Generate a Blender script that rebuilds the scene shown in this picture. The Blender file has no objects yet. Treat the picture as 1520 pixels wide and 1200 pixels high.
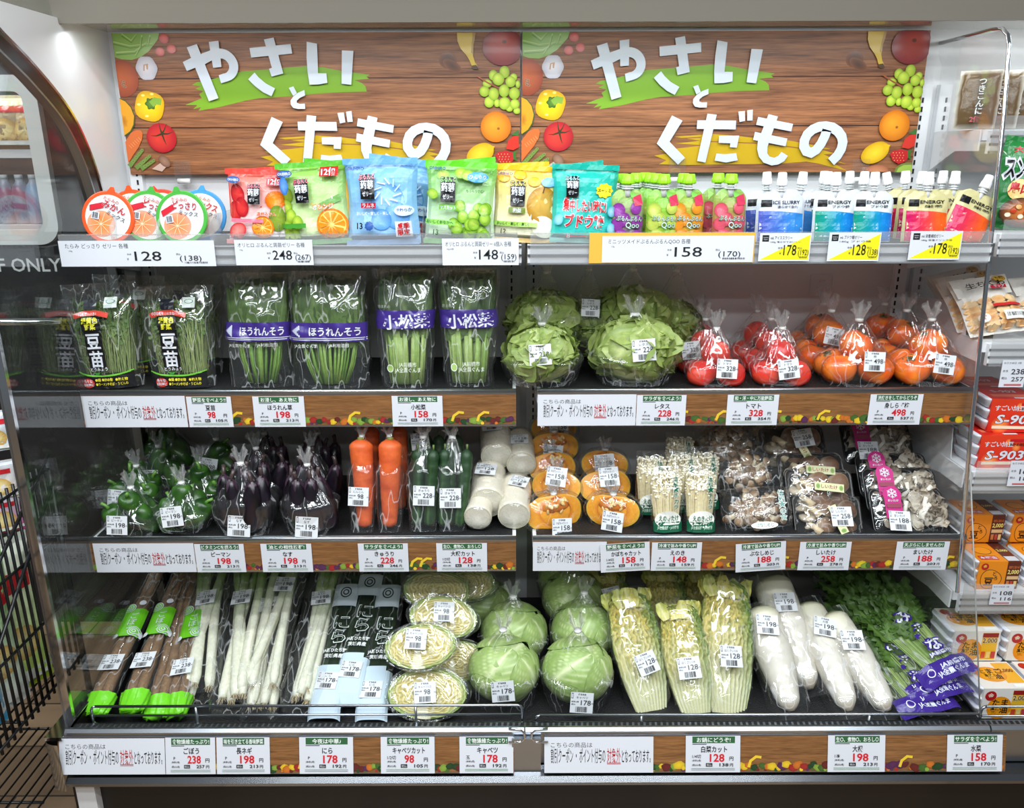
import bpy, bmesh, math, random
import numpy as np
from mathutils import Vector, Matrix, noise, Euler

SC = bpy.context.scene
COL = SC.collection
PI = math.pi
# ------------------------------------------------------------------ camera
FPX = 1200.0
PITCH = math.radians(17.3)
CAMPOS = Vector((0.0, -2.55, 1.80))
CAMR = Matrix.Rotation(PI / 2 - PITCH, 3, 'X') @ Matrix.Rotation(-0.0035, 3, 'Z')
cd = bpy.data.cameras.new('camera')
cd.sensor_width = 36.0
cd.lens = FPX / 1520 * 36.0
cd.clip_start = 0.02
cam = bpy.data.objects.new('camera', cd)
COL.objects.link(cam)
cam.matrix_world = Matrix.Translation(CAMPOS) @ CAMR.to_4x4()
SC.camera = cam
# ------------------------------------------------------------------ world and light
w = bpy.data.worlds.new('world')
SC.world = w
w.use_nodes = True
w.node_tree.nodes['Background'].inputs[0].default_value = (0.80, 0.90, 1.0, 1)
w.node_tree.nodes['Background'].inputs[1].default_value = 0.15
SC.view_settings.view_transform = 'Standard'
SC.view_settings.look = 'None'
SC.view_settings.exposure = 0.0
SC.view_settings.gamma = 1.0
SC.view_settings.use_curve_mapping = False
SC.cycles.transparent_max_bounces = 40
SC.cycles.max_bounces = 10
SC.cycles.glossy_bounces = 5
SC.cycles.caustics_reflective = False
SC.cycles.caustics_refractive = False
SC.cycles.sample_clamp_indirect = 4.0

def area(name, loc, rot, sx, sy, power, col=(0.90, 0.96, 1.0)):
 l = bpy.data.lights.new(name, 'AREA')
 l.shape = 'RECTANGLE'
 l.size, l.size_y, l.energy, l.color = sx, sy, power, col
 o = bpy.data.objects.new(name, l)
 COL.objects.link(o)
 o.location = loc
 o.rotation_euler = rot
 return o

# the shop's ceiling strip lamps over the aisle and the lamp under the case's canopy
for i, (yy, pw) in enumerate(((-1.3, 42), (-1.9, 54), (-2.6, 52), (-3.3, 40), (-4.1, 30))):
 area('ceiling_light', (0.1, yy, 2.86), (0, 0, 0), 3.6, 0.16, pw)
area('canopy_light', (0.03, -0.255, 2.105), (math.radians(12), 0, 0), 2.36, 0.05, 3.8, (0.93, 0.98, 1.0))
area('canopy_light', (1.9, -0.255, 2.105), (math.radians(12), 0, 0), 1.2, 0.05, 2.2, (0.93, 0.98, 1.0))

area('ceiling_light', (-2.1, -0.9, 2.8), (math.radians(35), 0, 0), 1.4, 0.16, 26)  # extra lamp added and tilted to brighten the staff door behind the glass

# ------------------------------------------------------------------ pixel -> place
def ray(px, py):
 d = CAMR @ Vector(((px - 760) / FPX, -(py - 600) / FPX, -1.0))
 return d

def at(px, py, Y):
 d = ray(px, py)
 return CAMPOS + d * ((Y - CAMPOS.y) / d.y)

def atz(px, py, z):
 d = ray(px, py)
 return CAMPOS + d * ((z - CAMPOS.z) / d.z)

def X_at(px, Y, z):
 """x of the point at depth Y and height z that shows in column px"""
 lo, hi = -4.0, 4.0
 Ri = CAMR.transposed()
 for _ in range(40):
  m = (lo + hi) / 2
  q = Ri @ (Vector((m, Y, z)) - CAMPOS)
  if 760 + FPX * q.x / -q.z < px:
   lo = m
  else:
   hi = m
 return m

# ------------------------------------------------------------------ colour
def s2l(c):
 c = c / 255.0
 return c / 12.92 if c <= 0.04045 else ((c + 0.055) / 1.055) ** 2.4

def C(r, g=None, b=None):
 if g is None:
  r, g, b = r
 return (s2l(r), s2l(g), s2l(b))

def mixc(a, b, t):
 return tuple(a[i] * (1 - t) + b[i] * t for i in range(3))

# ------------------------------------------------------------------ materials
MAT = {}

def new_mat(name):
 m = bpy.data.materials.new(name)
 m.use_nodes = True
 nt = m.node_tree
 for n in list(nt.nodes):
  nt.nodes.remove(n)
 out = nt.nodes.new('ShaderNodeOutputMaterial')
 MAT[name] = m
 return m, nt, out

def bump_to(nt, bsdf, scale, strength, dist=0.002, stretch=(1, 1, 1), detail=3.0, kind='noise'):
 tc = nt.nodes.new('ShaderNodeTexCoord')
 mp = nt.nodes.new('ShaderNodeMapping')
 mp.inputs['Scale'].default_value = stretch
 nt.links.new(tc.outputs['Object'], mp.inputs[0])
 if kind in ('noise', 'ridge'):
  no = nt.nodes.new('ShaderNodeTexNoise')
  if kind == 'ridge':
   no.noise_type = 'RIDGED_MULTIFRACTAL'
   no.normalize = False
  no.inputs['Scale'].default_value = scale
  no.inputs['Detail'].default_value = detail
  h = no.outputs[0]
 else:
  no = nt.nodes.new('ShaderNodeTexVoronoi')
  no.inputs['Scale'].default_value = scale
  h = no.outputs[0]
 nt.links.new(mp.outputs[0], no.inputs['Vector'])
 b = nt.nodes.new('ShaderNodeBump')
 b.inputs['Strength'].default_value = strength
 b.inputs['Distance'].default_value = dist
 nt.links.new(h, b.inputs['Height'])
 nt.links.new(b.outputs[0], bsdf.inputs['Normal'])
 return h, mp

def solid(name, col, rough=0.5, metal=0.0, bump=None, emit=0, spec=0.5, var=0.0, coat=0.0):
 m, nt, out = new_mat(name)
 b = nt.nodes.new('ShaderNodeBsdfPrincipled')
 b.inputs['Base Color'].default_value = (*col, 1)
 b.inputs['Roughness'].default_value = rough
 b.inputs['Metallic'].default_value = metal
 b.inputs['Specular IOR Level'].default_value = spec
 b.inputs['Coat Weight'].default_value = coat
 b.inputs['Coat Roughness'].default_value = 0.1
 if emit:
  b.inputs['Emission Color'].default_value = (*col, 1)
  b.inputs['Emission Strength'].default_value = emit
 if bump:
  h, mp = bump_to(nt, b, *bump)
  if var:
   mx = nt.nodes.new('ShaderNodeMix')
   mx.data_type = 'RGBA'
   mx.inputs[6].default_value = (*[c * (1 - var) for c in col], 1)
   mx.inputs[7].default_value = (*[min(1, c * (1 + var)) for c in col], 1)
   nt.links.new(h, mx.inputs[0])
   nt.links.new(mx.outputs[2], b.inputs['Base Color'])
 nt.links.new(b.outputs[0], out.inputs[0])
 return m

def vcol(name, rough=0.5, bump=None, var=0.0, spec=0.5, coat=0.0, sub=0.0, metal=0.0, trans=0.0):
 """surface whose own colour comes from the mesh's colour attribute"""
 m, nt, out = new_mat(name)
 b = nt.nodes.new('ShaderNodeBsdfPrincipled')
 a = nt.nodes.new('ShaderNodeAttribute')
 a.attribute_name = 'Col'
 b.inputs['Roughness'].default_value = rough
 b.inputs['Specular IOR Level'].default_value = spec
 b.inputs['Coat Weight'].default_value = coat
 b.inputs['Coat Roughness'].default_value = 0.12
 b.inputs['Metallic'].default_value = metal
 if sub:
  b.inputs['Subsurface Weight'].default_value = sub
  b.inputs['Subsurface Radius'].default_value = (0.01, 0.008, 0.005)
  b.inputs['Subsurface Scale'].default_value = 0.3
 src = a.outputs['Color']
 if bump:
  h, mp = bump_to(nt, b, *bump)
  if var:
   mr = nt.nodes.new('ShaderNodeMapRange')
   mr.inputs[1].default_value = 0.25
   mr.inputs[2].default_value = 0.75
   mr.inputs[3].default_value = 1 - var
   mr.inputs[4].default_value = 1 + var
   nt.links.new(h, mr.inputs[0])
   mx = nt.nodes.new('ShaderNodeVectorMath')
   mx.operation = 'SCALE'
   nt.links.new(src, mx.inputs[0])
   nt.links.new(mr.outputs[0], mx.inputs['Scale'])
   src = mx.outputs[0]
 nt.links.new(src, b.inputs['Base Color'])
 if trans:
  tl = nt.nodes.new('ShaderNodeBsdfTranslucent')
  nt.links.new(src, tl.inputs[0])
  ms = nt.nodes.new('ShaderNodeMixShader')
  ms.inputs[0].default_value = trans
  nt.links.new(b.outputs[0], ms.inputs[1])
  nt.links.new(tl.outputs[0], ms.inputs[2])
  nt.links.new(ms.outputs[0], out.inputs[0])
 else:
  nt.links.new(b.outputs[0], out.inputs[0])
 return m

def clear(name, refl=0.12, rough=0.08, milk=0.03, tint=(1, 1, 1), bump=None, fres=1.35, refl_max=0.9, crease_glint=None):
 """clear film or sheet: mostly see-through, glossy, a little milky"""
 m, nt, out = new_mat(name)
 tr = nt.nodes.new('ShaderNodeBsdfTransparent')
 tr.inputs[0].default_value = (*tint, 1)
 gl = nt.nodes.new('ShaderNodeBsdfGlossy')
 gl.inputs['Roughness'].default_value = rough
 df = nt.nodes.new('ShaderNodeBsdfDiffuse')
 df.inputs[0].default_value = (0.85, 0.87, 0.88, 1)
 fr = nt.nodes.new('ShaderNodeFresnel')
 ge = nt.nodes.new('ShaderNodeNewGeometry')
 mr0 = nt.nodes.new('ShaderNodeMapRange')
 mr0.inputs[3].default_value = fres
 mr0.inputs[4].default_value = 1 / fres
 nt.links.new(ge.outputs['Backfacing'], mr0.inputs[0])
 nt.links.new(mr0.outputs[0], fr.inputs[0])
 if bump:
  bump_to(nt, gl, *bump)
  bn = gl.inputs['Normal'].links[0].from_socket
  nt.links.new(bn, fr.inputs['Normal'])
 mr = nt.nodes.new('ShaderNodeMapRange')
 mr.inputs[3].default_value = refl
 mr.inputs[4].default_value = refl_max
 nt.links.new(fr.outputs[0], mr.inputs[0])
 m1 = nt.nodes.new('ShaderNodeMixShader')
 m1.inputs[0].default_value = milk
 nt.links.new(tr.outputs[0], m1.inputs[1])
 nt.links.new(df.outputs[0], m1.inputs[2])
 if crease_glint:
  # whitened film folds, with the bright glints of wrinkles painted in as lines
  tc = nt.nodes.new('ShaderNodeTexCoord')
  mp = nt.nodes.new('ShaderNodeMapping')
  mp.inputs['Scale'].default_value = crease_glint[2]
  nt.links.new(tc.outputs['Object'], mp.inputs[0])
  no = nt.nodes.new('ShaderNodeTexNoise')
  no.inputs['Scale'].default_value = crease_glint[0]
  no.inputs['Detail'].default_value = 1.5
  nt.links.new(mp.outputs[0], no.inputs['Vector'])
  ab = nt.nodes.new('ShaderNodeMath')
  ab.operation = 'SUBTRACT'
  ab.inputs[1].default_value = 0.5
  nt.links.new(no.outputs[0], ab.inputs[0])
  a2 = nt.nodes.new('ShaderNodeMath')
  a2.operation = 'ABSOLUTE'
  nt.links.new(ab.outputs[0], a2.inputs[0])
  cm = nt.nodes.new('ShaderNodeMapRange')
  cm.inputs[1].default_value = 0.0
  cm.inputs[2].default_value = crease_glint[3]
  cm.inputs[3].default_value = crease_glint[1]
  cm.inputs[4].default_value = milk
  nt.links.new(a2.outputs[0], cm.inputs[0])
  nt.links.new(cm.outputs[0], m1.inputs[0])
 m2 = nt.nodes.new('ShaderNodeMixShader')
 nt.links.new(mr.outputs[0], m2.inputs[0])
 nt.links.new(m1.outputs[0], m2.inputs[1])
 nt.links.new(gl.outputs[0], m2.inputs[2])
 nt.links.new(m2.outputs[0], out.inputs[0])
 return m

def wood_print(name, dark, light, planks=None, sx=2.2, sz=46.0, gloss=0.35):
 m, nt, out = new_mat(name)
 b = nt.nodes.new('ShaderNodeBsdfPrincipled')
 b.inputs['Roughness'].default_value = gloss
 tc = nt.nodes.new('ShaderNodeTexCoord')
 mp = nt.nodes.new('ShaderNodeMapping')
 mp.inputs['Scale'].default_value = (sx, 1, sz)
 nt.links.new(tc.outputs['Object'], mp.inputs[0])
 n1 = nt.nodes.new('ShaderNodeTexNoise')
 n1.inputs['Scale'].default_value = 1.6
 n1.inputs['Detail'].default_value = 6
 n1.inputs['Distortion'].default_value = 0.8
 nt.links.new(mp.outputs[0], n1.inputs['Vector'])
 mp2 = nt.nodes.new('ShaderNodeMapping')
 mp2.inputs['Scale'].default_value = (sx * 4, 1, sz * 4.5)
 nt.links.new(tc.outputs['Object'], mp2.inputs[0])
 n2 = nt.nodes.new('ShaderNodeTexNoise')
 n2.inputs['Scale'].default_value = 1.5
 n2.inputs['Detail'].default_value = 4
 nt.links.new(mp2.outputs[0], n2.inputs['Vector'])
 ad = nt.nodes.new('ShaderNodeMath')
 ad.operation = 'MULTIPLY_ADD'
 ad.inputs[1].default_value = 0.55
 nt.links.new(n2.outputs[0], ad.inputs[0])
 hf = nt.nodes.new('ShaderNodeMath')
 hf.operation = 'MULTIPLY'
 hf.inputs[1].default_value = 0.6
 nt.links.new(n1.outputs[0], hf.inputs[0])
 nt.links.new(hf.outputs[0], ad.inputs[2])
 cr = nt.nodes.new('ShaderNodeValToRGB')
 e = cr.color_ramp.elements
 e[0].position, e[0].color = 0.40, (*dark, 1)
 e[1].position, e[1].color = 0.74, (*light, 1)
 nt.links.new(ad.outputs[0], cr.inputs[0])
 nt.links.new(cr.outputs[0], b.inputs['Base Color'])
 nt.links.new(b.outputs[0], out.inputs[0])
 return m

solid('white_steel', C(226, 228, 230), 0.35)
solid('liner_white', C(222, 223, 224), 0.22, coat=0.3)
solid('grey_steel', C(150, 150, 146), 0.4)
solid('canopy_grey', C(120, 114, 104), 0.35, coat=0.2)
solid('canopy_under', C(176, 172, 158), 0.12, coat=0.6)
solid('chrome', C(225, 227, 230), 0.12, 1.0)
solid('satin_metal', C(172, 177, 183), 0.3, 1.0)
solid('bumper_metal', C(140, 142, 146), 0.22, 1.0)
solid('dark_trim', C(40, 32, 28), 0.2, coat=0.5)
solid('black_panel', C(22, 19, 17), 0.35)
solid('black_wire', C(16, 16, 17), 0.35)
solid('black_mat', C(20, 20, 21), 0.6, bump=(220, 0.8, 0.002, (1, 1, 1), 0, 'vor'))
solid('slot_black', C(12, 12, 12), 0.7)
solid('lamp_glow', (0.93, 0.98, 1.0), 0.5, emit=6.0)
solid('door_dark', C(34, 34, 36), 0.3)
solid('wall_dark', C(46, 45, 44), 0.6)
solid('door_frame_white', C(206, 208, 206), 0.4)
solid('card_back', C(212, 215, 222), 0.5)
vcol('print', 0.5)
vcol('pack_print', 0.20, (50, 0.30, 0.006, (1, 1, 1), 2), spec=0.35, coat=0.08)
vcol('gloss_print', 0.3, coat=0.25)
vcol('plastic', 0.3)
vcol('cap_plastic', 0.35)
vcol('waxy', 0.28, (40, 0.15, 0.003), 0.10)
vcol('leafy', 0.42, (60, 0.35, 0.004), 0.16, trans=0.25)
vcol('cabbage_skin', 0.38, (45, 0.3, 0.003), 0.10)
vcol('root', 0.5, (90, 0.35, 0.002), 0.12)
vcol('bark', 0.75, (120, 0.7, 0.003), 0.25)
vcol('pale_root', 0.42, (60, 0.15, 0.002), 0.04)
vcol('cut_flesh', 0.4, (150, 0.3, 0.001), 0.08)
vcol('mushroom', 0.55, (160, 0.3, 0.001), 0.12)
clear('film', 0.030, 0.07, 0.015, bump=(34, 0.9, 0.004, (1, 1, 0.4), 2.5, 'ridge'), fres=1.6, crease_glint=(24, 0.34, (1, 1, 0.35), 0.016))
clear('film_tight', 0.024, 0.07, 0.012, bump=(48, 0.9, 0.003, (1, 1, 0.6), 2.5, 'ridge'), fres=1.55, crease_glint=(20, 0.22, (1, 1, 0.7), 0.012))
clear('film_gather', 0.06, 0.12, 0.15, bump=(70, 0.5, 0.006, (1, 1, 0.3), 2), fres=1.45)
clear('acrylic', 0.03, 0.02, 0.02, fres=1.45)
clear('rail_clear', 0.10, 0.08, 0.12, fres=1.45)
clear('end_glass', 0.02, 0.01, 0.006, tint=(0.90, 0.92, 0.91), fres=1.5, refl_max=0.95)
wood_print('banner_wood', C(92, 54, 34), C(172, 114, 74))
wood_print('strip_wood', C(96, 62, 34), C(150, 104, 62), sx=5, sz=90)
m, nt, out = new_mat('floor_wood')
b = nt.nodes.new('ShaderNodeBsdfPrincipled')
b.inputs['Roughness'].default_value = 0.3
tc = nt.nodes.new('ShaderNodeTexCoord')
bt = nt.nodes.new('ShaderNodeTexBrick')
bt.inputs['Scale'].default_value = 1.2
bt.inputs['Color1'].default_value = (*C(150, 124, 96), 1)
bt.inputs['Color2'].default_value = (*C(132, 108, 84), 1)
bt.inputs['Mortar'].default_value = (*C(70, 58, 48), 1)
bt.inputs['Mortar Size'].default_value = 0.004
nt.links.new(tc.outputs['Object'], bt.inputs[0])
nt.links.new(bt.outputs[0], b.inputs['Base Color'])
nt.links.new(b.outputs[0], out.inputs[0])

# ------------------------------------------------------------------ object bookkeeping
def tag(o, label=None, cat=None, group=None, kind=None):
 if label:
  o['label'] = label
 if cat:
  o['category'] = cat
 if group:
  o['group'] = group
 if kind:
  o['kind'] = kind
 return o

def empty(name, loc, label, cat, group=None, rz=0.0):
 o = bpy.data.objects.new(name, None)
 o.empty_display_size = 0.03
 COL.objects.link(o)
 o.location = loc
 o.rotation_euler = (0, 0, rz)
 return tag(o, label, cat, group)

def mesh_obj(name, me, parent=None):
 o = bpy.data.objects.new(name, me)
 COL.objects.link(o)
 if parent is not None:
  o.parent = parent
 return o

def copy_tree(o, parent=None):
 c = o.copy()
 COL.objects.link(c)
 if parent is not None:
  c.parent = parent
 for ch in list(o.children):
  copy_tree(ch, c)
 return c

class MB:
 """collects shapes of one mesh: points, faces, colours, material slots"""

 def __init__(s):
  s.v, s.f, s.c, s.m, s.n, s.sm = [], [], [], [], 0, []
  s.mats = []
  s.cur = 0

 def mat(s, name):
  if name not in s.mats:
   s.mats.append(name)
  s.cur = s.mats.index(name)
  return s

 def add(s, V, F, col=(0.8, 0.8, 0.8), smooth=True):
  V = np.asarray(V, float).reshape(-1, 3)
  k = len(V)
  col = np.asarray(col, float)
  if col.ndim == 1:
   col = np.tile(col, (k, 1))
  s.v.append(V)
  s.c.append(col)
  s.f.extend([tuple(i + s.n for i in f) for f in F])
  s.m.extend([s.cur] * len(F))
  s.sm.extend([smooth] * len(F))
  s.n += k
  return s

 def grid(s, P, col=(0.8, 0.8, 0.8), wrap=False, smooth=True, cap0=False, cap1=False):
  """P: (rows, cols, 3)"""
  P = np.asarray(P, float)
  nr, nc = P.shape[:2]
  F = []
  last = nc if wrap else nc - 1
  for i in range(nr - 1):
   for j in range(last):
    a = i * nc + j
    b_ = i * nc + (j + 1) % nc
    F.append((a, b_, b_ + nc, a + nc))
  if cap0:
   F.append(tuple(range(nc - 1, -1, -1)))
  if cap1:
   F.append(tuple((nr - 1) * nc + j for j in range(nc)))
  col = np.asarray(col, float)
  if col.ndim == 3:
   col = col.reshape(-1, 3)
  return s.add(P.reshape(-1, 3), F, col, smooth)

 def box(s, x0, x1, y0, y1, z0, z1, col=(0.8, 0.8, 0.8)):
  V = [(x, y, z) for z in (z0, z1) for y in (y0, y1) for x in (x0, x1)]
  F = [(0, 2, 3, 1), (4, 5, 7, 6), (0, 1, 5, 4), (2, 6, 7, 3), (0, 4, 6, 2), (1, 3, 7, 5)]
  return s.add(V, F, col, False)

 def tube(s, pts, r, col=(0.8, 0.8, 0.8), n=10, caps=True):
  """round bar along points; r one radius or one per point"""
  P = [Vector(p) for p in pts]
  k = len(P)
  R = r if hasattr(r, '__len__') else [r] * k
  rows = []
  up = None
  for i in range(k):
   t = (P[min(i + 1, k - 1)] - P[max(i - 1, 0)])
   if t.length < 1e-9:
    t = Vector((0, 0, 1))
   t.normalize()
   if up is None:
    up = t.orthogonal().normalized()
   else:
    up = (up - t * up.dot(t))
    up = up.normalized() if up.length > 1e-6 else t.orthogonal().normalized()
   sd = t.cross(up)
   rows.append([P[i] + (up * math.cos(a) + sd * math.sin(a)) * R[i] for a in [2 * PI * j / n for j in range(n)]])
  col = np.asarray(col, float)
  if col.ndim == 2:
   col = np.repeat(col[:, None, :], n, axis=1)
  return s.grid([[tuple(q) for q in row] for row in rows], col, True, True, caps, caps)

 def prism(s, pts, y0, y1, col=(0.8, 0.8, 0.8), axis='y'):
  """closed outline (x,z) pushed through y0..y1 (axis y) or (y,z) through x (axis x)"""
  k = len(pts)
  if axis == 'y':
   V = [(p[0], y0, p[1]) for p in pts] + [(p[0], y1, p[1]) for p in pts]
  else:
   V = [(y0, p[0], p[1]) for p in pts] + [(y1, p[0], p[1]) for p in pts]
  F = [tuple(range(k)), tuple(range(2 * k - 1, k - 1, -1))]
  for i in range(k):
   j = (i + 1) % k
   F.append((i, i + k, j + k, j))
  return s.add(V, F, col, False)

 def xform(s, M):
  for i, V in enumerate(s.v):
   V4 = np.c_[V, np.ones(len(V))]
   s.v[i] = (V4 @ np.array(M).T)[:, :3]
  return s

 def merge(s, o, M=None):
  base = s.cur
  for name in o.mats:
   s.mat(name)
  for V, c in zip(o.v, o.c):
   if M is not None:
    V = (np.c_[V, np.ones(len(V))] @ np.array(M).T)[:, :3]
   s.v.append(V)
   s.c.append(c)
  s.f.extend([tuple(i + s.n for i in f) for f in o.f])
  s.m.extend([s.mats.index(o.mats[k]) if o.mats else base for k in o.m])
  s.sm.extend(o.sm)
  s.n += o.n
  s.cur = base
  return s

 def mesh(s, name, mat=None):
  me = bpy.data.meshes.new(name)
  V = np.concatenate(s.v) if s.v else np.zeros((0, 3))
  me.from_pydata(V.tolist(), [], s.f)
  if mat and not s.mats:
   s.mats = [mat]
  for n in s.mats:
   me.materials.append(MAT[n])
  me.polygons.foreach_set('material_index', s.m)
  me.polygons.foreach_set('use_smooth', s.sm)
  ca = me.color_attributes.new('Col', 'FLOAT_COLOR', 'POINT')
  cc = np.concatenate(s.c) if s.c else np.zeros((0, 3))
  ca.data.foreach_set('color', np.c_[cc, np.ones(len(cc))].astype(np.float32).ravel())
  me.update()
  return me

 def build(s, name, mat=None, parent=None, loc=None):
  o = mesh_obj(name, s.mesh(name, mat), parent)
  if loc is not None:
   o.location = loc
  return o

def nz(P, sc, seed=0.0):
 """noise value per point (array of points)"""
 P = np.asarray(P, float)
 sh = P.shape[:-1]
 Q = P.reshape(-1, 3) * sc + seed
 return np.array([noise.noise(Vector(q)) for q in Q]).reshape(sh)

def recalc(me):
 bm = bmesh.new()
 bm.from_mesh(me)
 bmesh.ops.recalc_face_normals(bm, faces=bm.faces)
 bm.to_mesh(me)
 bm.free()
 return me

# ------------------------------------------------------------------ flat printed art
TEXT = {}
_tc = bpy.data.curves.new('writing', 'FONT')
_to = bpy.data.objects.new('writing', _tc)

def text_geo(body, bold=0.0):
 k = (body, bold)
 if k not in TEXT:
  _tc.body = body
  _tc.offset = bold
  _tc.resolution_u = 2
  me = bpy.data.meshes.new_from_object(_to)
  V = np.array([v.co[:2] for v in me.vertices]).reshape(-1, 2)
  F = [tuple(p.vertices) for p in me.polygons]
  bpy.data.meshes.remove(me)
  if len(V) == 0:
   V = np.zeros((1, 2))
  TEXT[k] = (V, F, V.min(0), V.max(0))
 return TEXT[k]

class Art:
 """print on paper or film, in its own x, y; every shape lies a hair above the one before"""

 def __init__(s, step=0.00012):
  s.s = []
  s.z = 0.0
  s.step = step

 def raw(s, V, F, col):
  s.z += s.step
  V = np.asarray(V, float).reshape(-1, 2)
  col = np.asarray(col, float)
  if col.ndim == 1:
   col = np.tile(col, (len(V), 1))
  s.s.append((V, F, col, s.z))
  return s

 def poly(s, pts, col):
  return s.raw(pts, [tuple(range(len(pts)))], col)

 def rect(s, x0, y0, x1, y1, col, nx=1, ny=1, col2=None):
  V, F, cs = [], [], []
  for j in range(ny + 1):
   for i in range(nx + 1):
    V.append((x0 + (x1 - x0) * i / nx, y0 + (y1 - y0) * j / ny))
    cs.append(col if col2 is None else mixc(col, col2, j / ny))
  for j in range(ny):
   for i in range(nx):
    a = j * (nx + 1) + i
    F.append((a, a + 1, a + nx + 2, a + nx + 1))
  return s.raw(V, F, cs)

 def ell(s, x, y, rx, ry, col, col2=None, rot=0.0, n=28, wob=0.0, k=5, off=(0, 0), clip=None):
  c_, s_ = math.cos(rot), math.sin(rot)
  V = [(x + off[0] * rx, y + off[1] * ry)]
  cs = [col]
  for q in (0.6, 1.0):
   for i in range(n):
    a = 2 * PI * i / n
    g = q * (1 + wob * math.cos(k * a))
    u, v = rx * math.cos(a) * g, ry * math.sin(a) * g
    ox, oy = off[0] * rx * (1 - q), off[1] * ry * (1 - q)
    V.append((x + u * c_ - v * s_ + ox, y + u * s_ + v * c_ + oy))
    cs.append(col if col2 is None else mixc(col, col2, q ** 1.5))
  if clip:
   V = [(min(max(p[0], clip[0]), clip[2]), min(max(p[1], clip[1]), clip[3])) for p in V]
  F = [(0, 1 + i, 1 + (i + 1) % n) for i in range(n)]
  F += [(1 + i, 1 + n + i, 1 + n + (i + 1) % n, 1 + (i + 1) % n) for i in range(n)]
  return s.raw(V, F, cs)

 def line(s, pts, wd, col, wd2=None):
  P = np.asarray(pts, float)
  n = len(P)
  V = []
  for i in range(n):
   t = P[min(i + 1, n - 1)] - P[max(i - 1, 0)]
   t = t / (np.hypot(*t) + 1e-12)
   nn = np.array((-t[1], t[0]))
   if 0 < i < n - 1:
    a = P[i] - P[i - 1]
    a = a / (np.hypot(*a) + 1e-12)
    ms = 1 / max(0.5, abs(np.dot(nn, (-a[1], a[0]))))
   else:
    ms = 1
   ww = wd if wd2 is None else wd + (wd2 - wd) * i / (n - 1)
   V += [P[i] + nn * ww / 2 * ms, P[i] - nn * ww / 2 * ms]
  F = [(2 * i, 2 * i + 1, 2 * i + 3, 2 * i + 2) for i in range(n - 1)]
  return s.raw(V, F, col)

 def text(s, body, x, y, h, col, bold=0.0, align='l', width=None, rot=0.0, shear=0.0, outline=None, vert=False, cap=0.024):
  """h: cap height of the line (em about h/0.8); width: squeezed or stretched to fit"""
  if vert:
   for i, ch in enumerate(body):
    s.text(ch, x, y - i * h * 1.08, h, col, bold, 'c', width, rot, shear, outline)
   return s
  bold = min(bold, cap)
  if outline:
   s.text(body, x, y, h, outline[0], bold + outline[1], align, None if width is None else width * (1 + outline[1] * 0.8), rot, shear, cap=1)
  V, F, mn, mx = text_geo(body, bold)
  k = h / 0.80
  wd = (mx[0] - mn[0]) * k
  kx = k if width is None else k * width / max(wd, 1e-9)
  U = (V - np.array((mn[0], 0))) * np.array((kx, k))
  wd = (mx[0] - mn[0]) * kx
  U[:, 0] += U[:, 1] * shear
  if align == 'c':
   U[:, 0] -= wd / 2
  elif align == 'r':
   U[:, 0] -= wd
  c_, s_ = math.cos(rot), math.sin(rot)
  U = np.c_[x + U[:, 0] * c_ - U[:, 1] * s_, y + U[:, 0] * s_ + U[:, 1] * c_]
  return s.raw(U, F, col)

 def bars(s, x0, y0, x1, y1, col, seed=1, n=22):
  r = random.Random(seed)
  V, F = [], []
  stepx = (x1 - x0) / n
  for i in range(n):
   a = x0 + i * stepx
   ww = stepx * r.choice((0.25, 0.45, 0.7))
   k = len(V)
   V += [(a, y0), (a + ww, y0), (a + ww, y1), (a, y1)]
   F.append((k, k + 1, k + 2, k + 3))
  return s.raw(V, F, col)

 def mb(s, fn=None, mat='print', into=None):
  m = into or MB()
  m.mat(mat)
  for V, F, c, z in s.s:
   if fn is None:
    P = np.c_[V[:, 0], np.full(len(V), -z), V[:, 1]]
   else:
    P = np.array([fn(p[0], p[1], z) for p in V])
   m.add(P, F, c, False)
  return m

WHITE = C(212, 215, 222)
BLACK = C(20, 20, 22)

def atx(px, py, X):
 d = ray(px, py)
 return CAMPOS + d * ((X - CAMPOS.x) / d.x)

XL, XM, XR, XE = -1.165, 0.030, 1.238, 2.45
Y1, Y2, Y3, YB = -0.44, -0.417, -0.497, -0.80
Z1, Z2, Z3, ZD = 1.573, 1.174, 0.768, 0.288
ZTOP = 2.135
# ------------------------------------------------------------------ setting
f = MB().mat('floor_wood').box(-4.5, 4.5, -4.5, 1.2, -0.05, 0.0)
tag(f.build('floor'), kind='structure')
mw = MB().mat('wall_dark').box(-4.5, -1.205, 0.95, 1.0, 0.0, 3.0)
tag(mw.build('wall_back'), kind='structure')

# staff door seen through the glass end of the case: dark leaf, white framed window, push bar, lettering
DY = 0.30
dl = MB().mat('door_dark')

def rrect(x0, z0, x1, z1, r, n=8):
 P = []
 for cx, cz, a0 in ((x1 - r, z1 - r, 0), (x0 + r, z1 - r, PI / 2), (x0 + r, z0 + r, PI), (x1 - r, z0 + r, 1.5 * PI)):
  for i in range(n + 1):
   a = a0 + PI / 2 * i / n
   P.append((cx + r * math.cos(a), cz + r * math.sin(a)))
 return P

def ring_prism(m, outer, inner, y0, y1, col=(0.8, 0.8, 0.8)):
 k = len(outer)
 V = [(p[0], y0, p[1]) for p in outer] + [(p[0], y0, p[1]) for p in inner]
 V += [(p[0], y1, p[1]) for p in outer] + [(p[0], y1, p[1]) for p in inner]
 F = []
 for i in range(k):
  j = (i + 1) % k
  F += [(i, i + k, j + k, j), (i + 2 * k, j + 2 * k, j + 3 * k, i + 3 * k), (i, j, j + 2 * k, i + 2 * k), (i + k, i + 3 * k, j + 3 * k, j + k)]
 m.add(V, F, col, False)

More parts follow.
